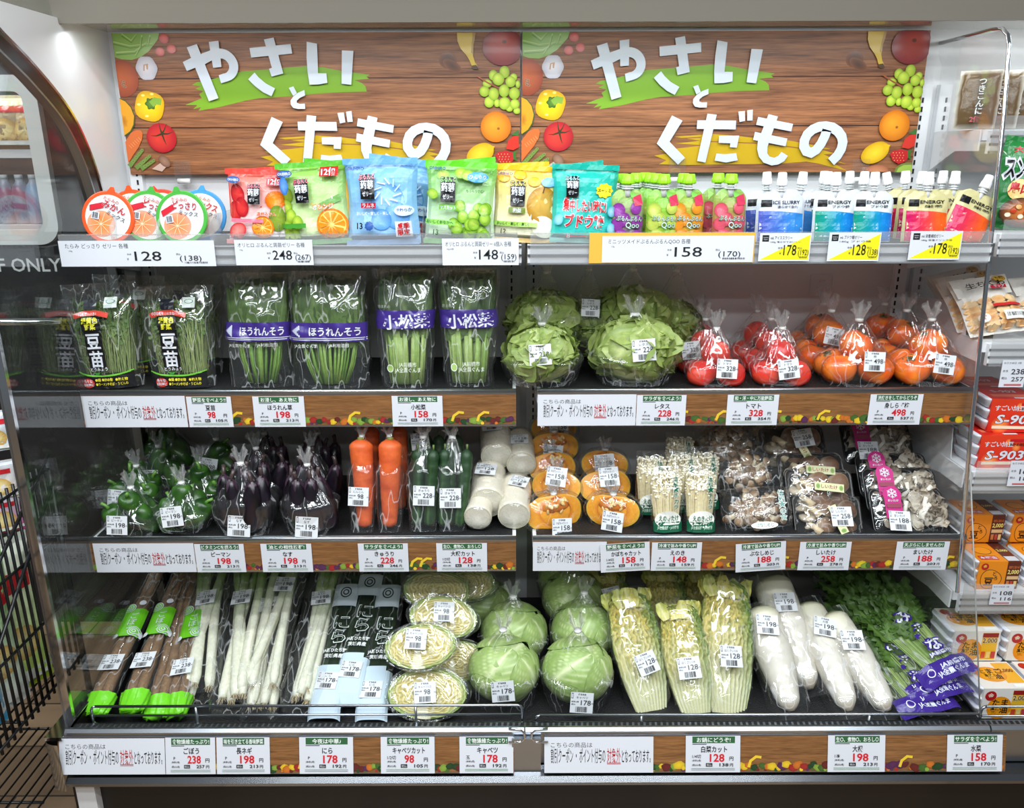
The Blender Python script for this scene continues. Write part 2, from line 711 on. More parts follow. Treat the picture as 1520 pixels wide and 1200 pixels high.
a, b = at(84, 362, DY), at(62, 112, DY)
wx1, wz0, wz1 = (a.x + b.x) / 2 + 0.01, a.z, b.z
dl.box(-2.75, -1.245, DY, DY + 0.04, 0.0, wz0 + 0.03)
dl.box(-2.75, -1.245, DY, DY + 0.04, wz1 - 0.03, 2.5)
dl.box(wx1 - 0.03, -1.245, DY, DY + 0.04, wz0 + 0.03, wz1 - 0.03)
dl.box(-2.75, wx1 - 0.59, DY, DY + 0.04, wz0 + 0.03, wz1 - 0.03)
door = tag(dl.build('door_1'), kind='structure')
fr = MB().mat('door_frame_white')
ring_prism(fr, rrect(wx1 - 0.62, wz0, wx1, wz1, 0.07), rrect(wx1 - 0.57, wz0 + 0.05, wx1 - 0.05, wz1 - 0.05, 0.03), DY - 0.03, DY - 0.002)
fr.build('window_frame', None, door)
pane = MB().mat('acrylic').box(wx1 - 0.575, wx1 - 0.045, DY - 0.016, DY - 0.012, wz0 + 0.045, wz1 - 0.045)
pane.build('window_pane', None, door)
A = Art()
q = at(92, 403, DY - 0.004)
A.text('STAFF ONLY', q.x, q.z, 0.052, C(205, 205, 205), 0.012, 'r')
A.mb(lambda x, y, z: (x, DY - 0.002 - z, y), 'print').build('lettering', None, door)
q0, q1 = at(-40, 478, DY - 0.06), at(92, 478, DY - 0.06)
pb = MB().mat('chrome').tube([(q0.x - 0.3, DY - 0.06, q1.z), (q1.x, DY - 0.06, q1.z)], 0.013, n=14)
pb.tube([(q1.x - 0.02, DY, q1.z), (q1.x - 0.02, DY - 0.06, q1.z)], 0.009)
pb.build('push_bar', None, door)

# ------------------------------------------------------------------ the refrigerated case, one unit per bay
def slots(m, x, y, z0, z1, step=0.025, ww=0.005, hh=0.014):
 m.mat('slot_black')
 z = z0
 while z < z1:
  m.box(x - ww / 2, x + ww / 2, y - 0.0012, y + 0.001, z, z + hh)
  z += step

def case_unit(x0, x1, label, ends=()):
 t = empty('refrigerated_case', ((x0 + x1) / 2, 0, 0), label, 'refrigerated case', 'refrigerated display cases')
 ox = (x0 + x1) / 2
 L = lambda o: setattr(o, 'location', (-ox, 0, 0))
 m = MB().mat('liner_white')
 m.box(x0, x1, 0.0, 0.05, 0.2, ZTOP + 0.1)
 m.mat('grey_steel').box(x0 + 0.02, x1 - 0.02, -0.004, 0.0, 0.2, 0.62)
 for i in range(8):
  xx = x0 + 0.1 + (x1 - x0 - 0.2) * i / 7
  m.mat('slot_black').tube([(xx, -0.0055, 0.59), (xx, -0.003, 0.59)], 0.010)
 L(m.build('back_panel', None, t))
 for s, xx in ((0, x0 + 0.035), (1, x1 - 0.022)):
  u = MB().mat('white_steel')
  u.box(xx - 0.018, xx + 0.018, -0.022, -0.0005, 0.62, ZTOP - 0.15)
  slots(u, xx + (0.004 if s == 0 else -0.008), -0.0225, 0.66, ZTOP - 0.2)
  L(u.build('upright', None, t))
 c0 = x0 - (0.2 if 'l' in ends else 0)
 c = MB().mat('canopy_under')
 c.box(c0, x1, -0.250, 0.05, ZTOP, ZTOP + 0.02)
 c.mat('canopy_grey')
 c.prism([(-0.268, ZTOP - 0.014), (-0.256, ZTOP - 0.014), (-0.250, ZTOP + 0.02), (-0.250, ZTOP + 0.32), (-0.33, ZTOP + 0.32), (-0.275, ZTOP + 0.03)], c0, x1, axis='x')
 L(c.build('canopy', None, t))
 lp = MB().mat('lamp_glow').tube([(x0 + 0.04, -0.238, ZTOP - 0.004), (x1 - 0.04, -0.238, ZTOP - 0.004)], 0.004, n=8)
 L(lp.build('lamp_tube', None, t))
 # bottom deck: black mat, slotted grille in front, bright lip
 d = MB().mat('black_mat').box(x0, x1, -0.744, -0.01, ZD - 0.03, ZD)
 L(d.build('deck_mat', None, t))
 g = MB().mat('satin_metal').box(x0, x1, -0.787, -0.745, 0.330, 0.350)
 g.box(x0, x1, -0.747, -0.744, ZD - 0.03, 0.350)
 g.mat('slot_black')
 n = int((x1 - x0) / 0.0150)
 for i in range(n):
  xx = x0 + (i + 0.5) * (x1 - x0) / n
  g.add([(xx - 0.006, -0.785, 0.3505), (xx + 0.003, -0.785, 0.3505), (xx + 0.007, -0.748, 0.3505), (xx - 0.002, -0.748, 0.3505)], [(0, 1, 2, 3)], smooth=False)
 L(g.build('air_grille', None, t))
 lip = MB().mat('satin_metal')
 lip.prism([(-0.786, ZD - 0.03), (-0.786, 0.366), (-0.789, 0.373), (-0.797, 0.374), (-0.804, 0.367), (-0.803, 0.358), (-0.792, 0.350), (-0.791, ZD - 0.03)], x0 + 0.002, x1 - 0.002, axis='x')
 L(lip.build('front_lip', None, t))
 bp = MB().mat('bumper_metal')
 prof = [(-0.78, 0.255), (-0.808, 0.252), (-0.826, 0.246), (-0.836, 0.234), (-0.832, 0.222), (-0.815, 0.214), (-0.78, 0.212)]
 bp.prism(prof, x0, x1, axis='x')
 L(bp.build('bumper', None, t))
 k = MB().mat('black_panel').box(x0 + (0.05 if 'l' in ends else 0), x1, -0.775, -0.70, 0.04, 0.22)
 k.box(x0 + 0.04, x1 - 0.02, -0.72, -0.02, 0.0, ZD - 0.04)
 L(k.build('kick_panel', None, t))
 if 'l' in ends:
  e = MB().mat('white_steel').box(x0 - 0.0, x0 + 0.05, -0.80, -0.70, 0.0, 0.215)
  L(e.build('end_frame', None, t))
  cp = MB().mat('chrome')
  rows = []
  for i in range(7):
   a = PI / 2 * i / 6
   rows.append([(x0 - 0.045 * math.sin(a), -0.836 + 0.03 * (1 - math.cos(a)) + 0.12 * qq, 0.355 - 0.06 * 0 - 0.145 * zz) for qq, zz in ((0, 0), (0, 1))])
  rows.append([(x0 - 0.045, -0.62, 0.355), (x0 - 0.045, -0.62, 0.21)])
  cp.grid(rows)
  cp.box(x0 - 0.045, x0 + 0.0, -0.815, -0.62, 0.352, 0.362)
  L(cp.build('corner_guard', None, t))
  kp = MB().mat('black_panel').box(x0 - 0.02, x0 + 0.0, -0.78, 0.0, 0.0, 0.36)
  L(kp.build('end_base', None, t))
  # white inner liner with the sweeping front edge, its dark trim and the clear end glass
  crv = [atx(px, py, XL) for px, py in ((-30, 10), (0, 45), (50, 97), (100, 160), (130, 220), (150, 280), (166, 340))]
  yz = [(p.y, p.z) for p in crv]
  yb = yz[-1][0]
  outl = [(0, 0.36), (0, ZTOP)] + [(yz[0][0], ZTOP - 0.001)] + yz + [(yb + 0.03, 1.45), (yb + 0.03, 0.36)]
  ln = MB().mat('liner_white').prism(outl, x0 - 0.02, x0, axis='x')
  lo = ln.build('end_liner', None, t)
  recalc(lo.data)
  L(lo)
  tr = MB()
  path = [Vector((0, p[0], p[1])) for p in yz] + [Vector((0, yb + 0.03, 1.45)), Vector((0, yb + 0.035, 0.9)), Vector((0, yb + 0.035, 0.37))]
  dense = []
  for i in range(len(path) - 1):
   p0, p1, p2, p3 = path[max(i - 1, 0)], path[i], path[i + 1], path[min(i + 2, len(path) - 1)]
   for j in range(6):
    u = j / 6
    dense.append(0.5 * ((2 * p1) + (p2 - p0) * u + (2 * p0 - 5 * p1 + 4 * p2 - p3) * u * u + (3 * p1 - p0 - 3 * p2 + p3) * u ** 3))
  dense.append(path[-1])
  for mname, o0, o1, xa in (('chrome', 0.0, 0.007, 0.007), ('dark_trim', 0.007, 0.046, 0.003), ('satin_metal', 0.046, 0.052, 0.005)):
   R = []
   for i, p in enumerate(dense):
    tt = (dense[min(i + 1, len(dense) - 1)] - dense[max(i - 1, 0)]).normalized()
    nn = Vector((0, tt.z, -tt.y))
    if nn.y > 0:
     nn = -nn
    R.append([(x0 - 0.02, *(p + nn * o0)[1:]), (x0 + xa, *(p + nn * o0)[1:]), (x0 + xa, *(p + nn * o1)[1:]), (x0 - 0.02, *(p + nn * o1)[1:])])
   tr.mat(mname).grid(R, wrap=True, smooth=False, cap0=True, cap1=True)
  L(tr.build('liner_trim', None, t))
  gl = MB().mat('end_glass').box(x0 - 0.018, x0 - 0.012, -0.735, yb - 0.0, 0.365, ZTOP + 0.2)
  L(gl.build('end_glass', None, t))
  ed = MB().mat('chrome').box(x0 - 0.024, x0 - 0.006, -0.745, -0.733, 0.36, ZTOP + 0.2)
  ed.mat('satin_metal').box(x0 - 0.03, x0 - 0.0245, -0.745, -0.715, 0.36, ZTOP + 0.2)
  L(ed.build('glass_edge', None, t))
 return t

case_unit(XL, XM, 'white refrigerated case unit with sweeping end glass, holding spinach, eggplants and leeks', ('l',))
case_unit(XM, XR, 'white refrigerated case unit holding lettuce, tomatoes, persimmons, mushrooms and radishes')
case_unit(XR, XE, 'white refrigerated case unit beyond the clear divider, holding soybean packs')
jp = MB().mat('satin_metal').box(XM - 0.033, XM + 0.042, -0.815, -0.786, 0.250, 0.352)
jp.mat('chrome')
for sgn, xc in ((-1, XM - 0.012), (1, XM + 0.030)):
 jp.tube([(xc - sgn * -0.03, -0.806, 0.378), (xc + sgn * 0.0, -0.808, 0.377), (xc - sgn * 0.012, -0.81, 0.366), (xc - sgn * 0.012, -0.812, 0.352), (xc + sgn * 0.0, -0.814, 0.343), (xc + sgn * 0.03, -0.814, 0.343)], 0.003)
tag(jp.build('joint_cover'), 'bright metal joint cover between two bottom price rails', 'joint cover')

# ------------------------------------------------------------------ shelves
def veg_border(A, x0, x1, h, seed):
 r = random.Random(seed)
 x = x0 + 0.01
 A.step = 0.000012
 cols = [C(30, 66, 34), C(160, 40, 36), C(226, 190, 40), C(200, 110, 36), C(86, 40, 80), C(130, 160, 60), C(100, 34, 30), C(66, 100, 40)]
 while x < x1 - 0.012:
  c_ = r.choice(cols)
  rr = r.uniform(0.065, 0.12) * h
  A.ell(x, r.uniform(0.09, 0.20) * h, rr * r.uniform(1, 1.5), rr, c_, mixc(c_, (0, 0, 0), 0.3), r.uniform(-0.6, 0.6), n=12, wob=0.1, k=r.choice((3, 5, 7)))
  if r.random() < 0.5:
   A.ell(x + rr, 0.05 * h, rr * 0.5, rr * 0.5, r.choice(cols), n=9)
  if r.random() < 0.05:
   A.line([(x - 0.015, 0.12 * h), (x - 0.010, 0.30 * h), (x + 0.004, 0.42 * h), (x + 0.018, 0.40 * h)], 0.007, C(226, 190, 50))
   x += 0.01
  x += rr * (1.1 + 1.0 * r.random() ** 2)

def shelf(x0, x1, yf, z, label, strip=True, seed=1, pxl=None, brackets=True):
 t = empty('shelf', ((x0 + x1) / 2, yf / 2, z), label, 'shelf', 'case shelves')
 ox, oy = (x0 + x1) / 2, yf / 2
 L = lambda o: setattr(o, 'location', (-ox, -oy, -z))
 m = MB().mat('white_steel').box(x0, x1, yf, -0.03, z - 0.028, z - 0.003)
 m.mat('black_mat').box(x0 + 0.01, x1 - 0.01, yf + 0.02, -0.032, z - 0.003, z)
 L(m.build('shelf_board', None, t))
 r = MB()
 if strip:
  r.mat('satin_metal').tube([(x0, yf - 0.004, z + 0.001), (x1, yf - 0.004, z + 0.001)], 0.0065, n=12)
  r.box(x0, x1, yf - 0.009, yf, z - 0.1, z)
  L(r.build('price_rail', None, t))
  s = MB().mat('strip_wood')
  h = 0.086
  s.box(x0, x1, -0.0005, 0.0, 0, h)
  A = Art(0.00004)
  veg_border(A, x0, x1, h, seed)
  A.mb(lambda x, y, zz: (x, -0.0006 - zz, y), 'print', s)
  so = s.build('rail_strip', None, t)
  so.location = (-ox, yf - 0.0095 - oy, -0.094)
 else:
  r.mat('white_steel').box(x0, x1, yf - 0.012, yf, z - 0.05, z)
  r.mat('satin_metal')
  for i in range(3):
   r.box(x0, x1, yf - 0.020 + 0.002 * i, yf - 0.012, z - 0.05 + 0.022 * i, z - 0.045 + 0.022 * i)
  r.box(x0, x1, yf - 0.018, yf - 0.0125, z - 0.050, z - 0.047)
  L(r.build('price_rail', None, t))
  g = MB().mat('rail_clear').box(x0 + 0.006, x1 - 0.01, yf - 0.0235, yf - 0.0215, z - 0.048, z + 0.031)
  g.box(x0 + 0.006, x1 - 0.01, yf - 0.0235, yf - 0.002, z + 0.029, z + 0.031)
  L(g.build('rail_cover', None, t))
 if brackets:
  for xx in (x0 + 0.0, x1 - 0.004):
   b_ = MB().mat('white_steel').prism([(-0.035, z - 0.12), (-0.02, z - 0.12), (-0.02, z - 0.004), (yf + 0.03, z - 0.004), (yf + 0.03, z - 0.045)], xx, xx + 0.004, axis='x')
   bo = b_.build('bracket', None, t)
   recalc(bo.data)
   L(bo)
 return t

def ends(pl, pr, py, yf):
 return at(pl, py, yf).x, at(pr, py, yf).x

xa, xb = ends(93, 774, 370, Y1)
S1L = shelf(xa, xb, Y1, Z1, 'top shelf of jelly cups and pillow packs below the wood banner', False)
xa, xb = ends(783, 1468, 370, Y1)
S1R = shelf(xa, xb, Y1, Z1, 'top shelf of spouted drink pouches below the wood banner', False)
xa, xb = ends(124, 766, 600, Y2)
S2L = shelf(xa, xb, Y2, Z2, 'shelf of bagged spinach and pea shoots with wood patterned rail', seed=3)
xa, xb = ends(798, 1446, 600, Y2)
S2R = shelf(xa, xb, Y2, Z2, 'shelf of bagged lettuce, tomatoes and persimmons with wood patterned rail', seed=5)
xa, xb = ends(137, 766, 820, Y3)
S3L = shelf(xa, xb, Y3, Z3, 'shelf of bagged peppers, eggplants, carrots and cucumbers with wood patterned rail', seed=7)
xa, xb = ends(791, 1428, 820, Y3)
S3R = shelf(xa, xb, Y3, Z3, 'shelf of pumpkin pieces and mushroom packs with wood patterned rail', seed=9)

# bottom price rails: their strip leans back
BT, BBt = at(760, 1093, -0.803), at(760, 1145, -0.826)
BZ1, BZ0 = BT.z, BBt.z
BANG = math.atan2(0.023, BZ1 - BZ0)
BH = math.hypot(0.023, BZ1 - BZ0)

def bottom_pt(x, y, z):
 """x along the rail, y up its face from the lower edge, z out of the face"""
 return (x, -0.826 + y * math.sin(BANG) - z * math.cos(BANG), BZ0 + y * math.cos(BANG) + z * -math.sin(BANG))

for pl, pr, lab, sd in ((86, 763, 'wood patterned price rail along the deck below the leeks and cut cabbages', 11), (808, 1492, 'wood patterned price rail along the deck below the radishes', 13)):
 xa, xb = ends(pl, pr, 1118, -0.815)
 t = empty('price_rail', ((xa + xb) / 2, -0.815, BZ0), lab, 'price rail', 'bottom price rails')
 ox = (xa + xb) / 2
 m = MB().mat('satin_metal')
 V = [bottom_pt(x, y, z) for x in (xa, xb) for y, z in ((-0.004, 0.002), (BH + 0.004, 0.002), (BH + 0.004, -0.012), (-0.004, -0.012))]
 m.add(V, [(0, 1, 2, 3), (7, 6, 5, 4), (0, 4, 5, 1), (1, 5, 6, 2), (2, 6, 7, 3), (3, 7, 4, 0)], smooth=False)
 m.build('rail_body', None, t).location = (-ox, 0.815, -BZ0)
 A = Art(0.00004)
 veg_border(A, xa, xb, BH, sd)
 s = MB().mat('strip_wood')
 s.add([bottom_pt(x, y, 0.0025) for x, y in ((xa, 0), (xb, 0), (xb, BH), (xa, BH))], [(0, 1, 2, 3)], smooth=False)
 A.mb(lambda x, y, z: bottom_pt(x, y, 0.0026 + z), 'print', s)
 s.build('rail_strip', None, t).location = (-ox, 0.815, -BZ0)

# wire guards along the deck
for lab, x0p, x1p, ty, by, posts in (('chrome wire guard in front of the burdock, leeks and cut cabbages', 134, 775, 1047, 1074, (291, 617)), ('chrome wire guard in front of the napa cabbages and white radishes', 795, 1456, 1060, 1084, (952, 1290)), ('chrome wire guard in front of the soybean packs beyond the divider', 1458, 1800, 1048, 1076, (1600,))):
 m = MB().mat('satin_metal')
 yg = -0.735
 a0, a1 = at(x0p, ty, yg), at(x1p, ty, yg)
 zt, zb = a1.z, at(x1p, by, yg).z
 xa, xb, r = a0.x, a1.x, 0.0036
 zm = (zt + zb) / 2
 g = 0.012
 m.tube([(xa + g, yg, zt), (xb - g, yg, zt), (xb - g * 0.3, yg, zt - g * 0.3), (xb, yg, zt - g), (xb, yg, zb + g), (xb - g * 0.3, yg, zb + g * 0.3), (xb - g, yg, zb), (xa + g, yg, zb), (xa + 0.3 * g, yg, zb + 0.3 * g), (xa, yg, zb + g), (xa, yg, zt - g), (xa + g * 0.3, yg, zt - g * 0.3), (xa + g, yg, zt)], r)
 m.tube([(xa, yg, zm), (xb, yg, zm)], r * 0.8)
 for pp in posts:
  xx = at(pp, ty, yg).x
  m.tube([(xx, yg - 0.005, zt), (xx, yg - 0.005, zb - 0.01), (xx, yg + 0.01, ZD - 0.004)], r)
 tag(m.build('wire_guard'), lab, 'wire guard', 'wire guards on the deck')

# clear divider with its bent chrome rod between the two units
t = empty('bay_divider', (XR + 0.005, -0.3, ZD), 'tall clear divider sheet with bent chrome rod beside the persimmons and maitake', 'divider')
XD = XR + 0.008
rod = [atx(px, py, XD) for px, py in ((1388, 66), (1440, 53), (1474, 44), (1488, 43), (1496, 52), (1498, 66), (1490, 170), (1466, 405), (1441, 640), (1421, 880))]
m = MB().mat('chrome').tube(rod, 0.0055, n=12)
o = m.build('rod', None, t)
o.location = (-(XR + 0.005), 0.3, -ZD)
sh = [(rod[0].y, rod[0].z - 0.005), (rod[3].y, rod[3].z - 0.004), (rod[5].y, rod[5].z), (rod[7].y, rod[7].z)]
ed = [atx(px, py, XD) for px, py in ((1440, 690), (1447, 860), (1455, 1062))]
sh += [(p.y, p.z) for p in ed] + [(-0.03, ZD + 0.02), (-0.03, rod[0].z - 0.06)]
m = MB().mat('acrylic').prism(sh, XD - 0.001, XD + 0.001, axis='x')
o = m.build('clear_sheet', None, t)
recalc(o.data)
o.location = (-(XR + 0.005), 0.3, -ZD)
m = MB().mat('grey_steel').tube([(XD, p.y, p.z) for p in ed], 0.002, n=6)
o = m.build('sheet_edge', None, t)
o.location = (-(XR + 0.005), 0.3, -ZD)

# ------------------------------------------------------------------ banners
def za(pts):
 return [(850 + x / 5.4545, 40 + y / 5.4545) for x, y in pts]

def zb_(pts):
 return [(980 + x / 5.0667, 40 + y / 5.0667) for x, y in pts]

def zl(pts):
 return [(660 + x / 5.218, 40 + y / 5.218) for x, y in pts]

def zr(pts):
 return [(1240 + x / 5.219, 40 + y / 5.219) for x, y in pts]

BY = -0.030
_o = at(775, 47, BY)
_c = at(1355, 255, BY)
_tr = at(1379, 47, BY)
BW, BHt = (_tr.x + _c.x) / 2 - _o.x, _o.z - _c.z

def bd(pts):
 R = []
 for p in pts:
  q = at(p[0], p[1], BY)
  R.append((q.x - _o.x, q.z - _c.z))
 return R

def arc(cx, cy, rx, ry, a0, a1, n=14):
 return [(cx + rx * math.cos(math.radians(a0 + (a1 - a0) * i / n)), cy + ry * math.sin(math.radians(a0 + (a1 - a0) * i / n))) for i in range(n + 1)]

A = Art(0.00006)
for py in (115, 188):
 l = bd([(775, py), (1378, py)])
 A.rect(0, l[0][1] - 0.0015, BW, l[0][1] + 0.0015, C(52, 30, 20))
KN = bd(zr([(150, 250)]))[0]
A.ell(KN[0], KN[1], 0.026, 0.022, C(60, 36, 24), C(126, 74, 44))
A.ell(KN[0] + 0.012, KN[1] - 0.014, 0.03, 0.014, C(70, 42, 28), C(130, 78, 48), -0.5)
GR = C(122, 166, 40)
A.poly(bd([(884, 124), (892, 120), (899.5, 119), (930, 112), (960, 104), (1015, 99.6), (1057, 96), (1083, 98), (1108, 103), (1150, 109), (1144, 112), (1148, 115), (1126, 117), (1136, 121), (1141, 126), (1142, 134), (1104, 135), (1069, 137), (1040, 140), (980, 144), (962, 147), (920, 157), (888.5, 162.5), (893, 157), (881, 160), (888, 154), (870, 154), (885, 148), (896, 144), (893, 138), (900, 133), (888, 130), (897, 126)]), GR)
YE = C(196, 160, 22)
A.poly(bd([(1000, 203), (1042, 200), (1059, 199), (1096, 202), (1130, 206), (1167, 208), (1201, 214), (1233, 221), (1218, 222), (1240, 228), (1222, 229), (1256, 244), (1225, 236), (1258, 254), (1215, 243), (1197, 240), (1157, 243), (1088, 244), (1019, 245), (978, 244), (989, 238), (971, 231), (990, 228), (978, 223), (1000, 221), (1045, 216), (1002, 213), (1040, 209)]), YE)
for l in ([(1002, 206), (1040, 204)], [(1050, 210), (1130, 213)], [(1130, 212), (1200, 222)]):
 A.line(bd(l), 0.003, C(150, 96, 50))
# printed fruit and vegetables
R0 = (0, 0, BW, BHt)

def pe(fn, x, y, rx, ry, c1, c2, rot=0.0, **k):
 p = bd(fn([(x, y)]))[0]
 e = bd(fn([(x + rx, y)]))[0]
 u = bd(fn([(x, y - ry)]))[0]
 A.ell(p[0], p[1], e[0] - p[0], u[1] - p[1], c1, c2, rot, clip=R0, **k)

A.poly(bd([(775.5, 47), (846, 47), (843, 56), (836, 64), (827, 74), (815, 82), (800, 87), (785, 86), (775.5, 83)]), C(140, 180, 84))
for l in ([(776, 60), (800, 66), (834, 62)], [(778, 76), (806, 74), (826, 60)], [(790, 48), (803, 58), (812, 48)], [(820, 50), (816, 66), (806, 80)], [(832, 50), (828, 62)]):
 A.line(bd(l), 0.004, C(186, 210, 130), 0.001)
 A.line([(p[0], p[1] - 0.006) for p in bd(l)], 0.004, C(106, 150, 58), 0.001)
pe(zl, 640, 390, 122, 145, C(196, 100, 56), C(150, 66, 40), off=(-0.2, 0.2))
for k in range(14):
 a = k * 2.4
 pe(zl, 640 + 26 * math.cos(a) * (k % 4) / 3, 430 + 26 * math.sin(a) * (k % 4) / 3, 7, 10, C(70, 36, 30), C(196, 150, 120), a)
for x, y, r in ((1003, 80, 38), (1050, 160, 36), (960, 182, 36)):
 pe(zl, x, y, r, r, C(222, 90, 70), C(176, 36, 30), off=(0.1, 0.25))
pe(zl, 838, 310, 82, 94, C(226, 222, 228), C(186, 182, 192), wob=0.04, k=6)
A.line(bd(zl([(815, 330), (822, 285), (845, 280), (842, 320)])), 0.004, C(190, 150, 120))
pe(zl, 820, 605, 118, 120, C(248, 214, 20), C(214, 160, 6), wob=0.05, k=4, rot=0.5)
for x, y in ((780, 520), (850, 510), (740, 590), (790, 680)):
 pe(zl, x, y, 16, 10, C(255, 240, 170), C(248, 214, 20))
pe(zl, 832, 585, 40, 44, C(96, 140, 40), C(50, 90, 24), wob=0.15, k=6)
A.line(bd(zl([(836, 590), (870, 562), (915, 572)])), 0.018, C(130, 170, 60))
A.poly(bd(zl([(595, 540), (640, 560), (680, 610), (698, 680), (685, 750), (650, 805), (595, 840)])), C(60, 90, 40))
A.poly(bd(zl([(595, 545), (636, 566), (672, 612), (690, 680), (676, 745), (645, 796), (595, 830)])), C(226, 156, 30))
pe(zl, 606, 720, 30, 50, C(180, 110, 20), C(220, 150, 30), wob=0.1, k=7)
A.poly(bd(zl([(595, 880), (650, 808), (690, 790), (725, 790), (738, 812), (728, 860), (690, 925), (640, 985), (595, 1045)])), C(214, 108, 50))
for i in range(6):
 A.line(bd(zl([(620 + 16 * i, 905 - 12 * i), (640 + 16 * i, 930 - 12 * i)])), 0.0018, C(236, 150, 90))
pe(zl, 880, 850, 115, 115, C(224, 66, 52), C(176, 26, 40), off=(-0.3, -0.1))
for a in (100, 60, 10, 190, 285):
 A.line(bd(zl([(888, 818), (888 + 46 * math.cos(math.radians(a)), 818 - 46 * math.sin(math.radians(a)) + 8), (888 + 88 * math.cos(math.radians(a)), 818 - 88 * math.sin(math.radians(a)))])), 0.006, C(60, 58, 30), 0.001)
for x0, y0, x1, y1 in ((600, 1070, 722, 940), (650, 1085, 775, 985), (690, 1090, 802, 1022)):
 A.line(bd(zl([(x0, y0), (x1, y1)])), 0.013, C(110, 140, 60), 0.009)
 for k in range(4):
  pe(zl, x0 + (x1 - x0) * (0.3 + 0.22 * k), y0 + (y1 - y0) * (0.3 + 0.22 * k), 12, 9, C(70, 84, 44), C(150, 170, 90), 0.8)
A.poly(bd(zl([(775, 1090), (820, 1060), (860, 1035), (885, 1075), (850, 1110)])), C(206, 176, 160))
pe(zl, 880, 1030, 52, 38, C(170, 130, 106), C(120, 84, 66), rot=-0.8)
A.poly(bd(zr([(250, 36), (395, 36), (380, 90), (362, 140), (350, 215), (358, 265), (372, 290), (335, 318), (318, 250), (298, 208), (262, 160), (245, 100)])), C(214, 178, 50))
A.poly(bd(zr([(370, 36), (395, 36), (380, 90), (362, 140), (350, 200), (338, 190), (352, 120), (362, 80)])), C(170, 130, 40))
A.poly(bd(zr([(328, 290), (365, 284), (378, 320), (335, 320)])), C(80, 60, 40))
pe(zr, 590, 145, 158, 148, C(190, 70, 54), C(120, 24, 30), off=(0.1, 0.3))
pe(zr, 606, 105, 20, 18, C(60, 40, 26), C(150, 60, 40))
for g in ((575, 340, 40, 48), (485, 365, 35, 42), (640, 380, 28, 30), (665, 435, 18, 30), (430, 430, 36, 32), (612, 415, 40, 44), (400, 490, 40, 42), (485, 580, 25, 32), (628, 505, 42, 48), (425, 572, 38, 44), (575, 622, 28, 25), (630, 640, 28, 25), (620, 588, 37, 40), (542, 582, 45, 50), (468, 510, 41, 50), (552, 485, 41, 50), (520, 395, 46, 50)):
 pe(zr, *g, C(196, 214, 80), C(130, 160, 30), off=(-0.25, 0.3), n=18)
A.line(bd(zr([(358, 370), (430, 420), (500, 458)])), 0.004, C(150, 84, 50))
pe(zr, 450, 765, 118, 120, C(236, 158, 40), C(196, 104, 16), off=(-0.2, 0.2))
pe(zr, 468, 778, 12, 12, C(110, 70, 30), C(200, 120, 30))
pe(zr, 300, 975, 112, 78, C(240, 206, 50), C(204, 154, 10), rot=0.45)
A.poly(bd(zr([(370, 905), (420, 915), (400, 950), (360, 975)])), C(222, 178, 24))
A.poly(bd(zr([(505, 935), (530, 870), (575, 835), (615, 835), (608, 920), (560, 945)])), C(206, 50, 36))
A.poly(bd(zr([(560, 825), (600, 800), (622, 785), (618, 835), (585, 832)])), C(60, 110, 50))
A.poly(bd(zr([(415, 985), (440, 960), (500, 948), (550, 960), (558, 1010), (530, 1045), (480, 1062), (435, 1035)])), C(190, 36, 40))
A.poly(bd(zr([(552, 960), (585, 950), (572, 990), (578, 1030), (552, 1015)])), C(60, 110, 40))
for k in range(16):
 pe(zr, 440 + 24 * (k % 4) + 8 * (k // 4 % 2), 975 + 20 * (k // 4), 3, 4, C(240, 190, 120), C(240, 190, 120), n=8)
pe(zr, 310, 1118, 92, 48, C(206, 140, 100), C(170, 100, 70))
A.poly(bd(zr([(445, 1125), (460, 1090), (500, 1060), (550, 1050), (585, 1052), (582, 1125)])), C(120, 130, 60))
A.poly(bd(zr([(462, 1125), (480, 1092), (520, 1070), (582, 1068), (582, 1125)])), C(160, 190, 80))
# white lettering
WL = C(206, 214, 224)
LET = []
LET.append(za([(193, 157), (278, 130), (392, 567), (312, 592)]))
LET.append(za([(145, 275), (220, 241), (305, 208), (378, 182), (430, 168)] + arc(455, 300, 133, 134, -95, 75, 14) + [(430, 447), (420, 382), (455, 370)] + arc(452, 308, 62, 62, 70, -80, 10) + [(440, 246), (380, 263), (325, 290), (242, 320), (168, 348)]))
LET.append(za([(377, 113), (456, 103), (452, 315), (383, 322)]))
LET.append(za([(698, 162), (1035, 130), (1037, 207), (701, 240)]))
LET.append(za([(825, 93), (905, 77), (943, 368), (845, 392), (832, 330), (857, 322)]))
LET.append(za([(653, 415), (712, 360), (740, 400), (790, 448), (860, 488), (822, 552), (760, 520), (700, 470)]))
LET.append(zb_([(425, 103), (501, 118), (478, 340), (540, 340), (538, 412), (470, 424), (402, 426), (401, 330), (408, 220)]))
LET.append(zb_([(680, 168), (766, 172), (715, 427), (643, 418)]))
LET.append(zb_([(243, 450), (280, 438), (300, 490), (268, 510)]))
LET.append(zb_([(358, 466), (310, 485), (268, 515), (243, 545), (241, 575), (256, 600), (290, 608), (345, 607), (347, 568), (310, 570), (288, 562), (290, 545), (315, 525), (358, 506)]))
LET.append(za([(800, 718), (885, 760), (780, 930), (905, 1060), (848, 1115), (677, 945)]))
LET.append(zb_([(274, 703), (565, 705), (562, 772), (270, 768)]))
LET.append(zb_([(350, 653), (420, 661), (335, 1020), (272, 1008)]))
LET.append(zb_([(437, 820), (588, 818), (570, 908), (517, 905), (522, 876), (434, 872)]))
LET.append(zb_([(417, 952), (480, 958), (565, 950), (577, 1003), (490, 1020), (404, 1005)]))
LET.append(zb_([(582, 638), (630, 633), (632, 708), (590, 716)]))
LET.append(zb_([(648, 628), (690, 623), (688, 704), (648, 706)]))
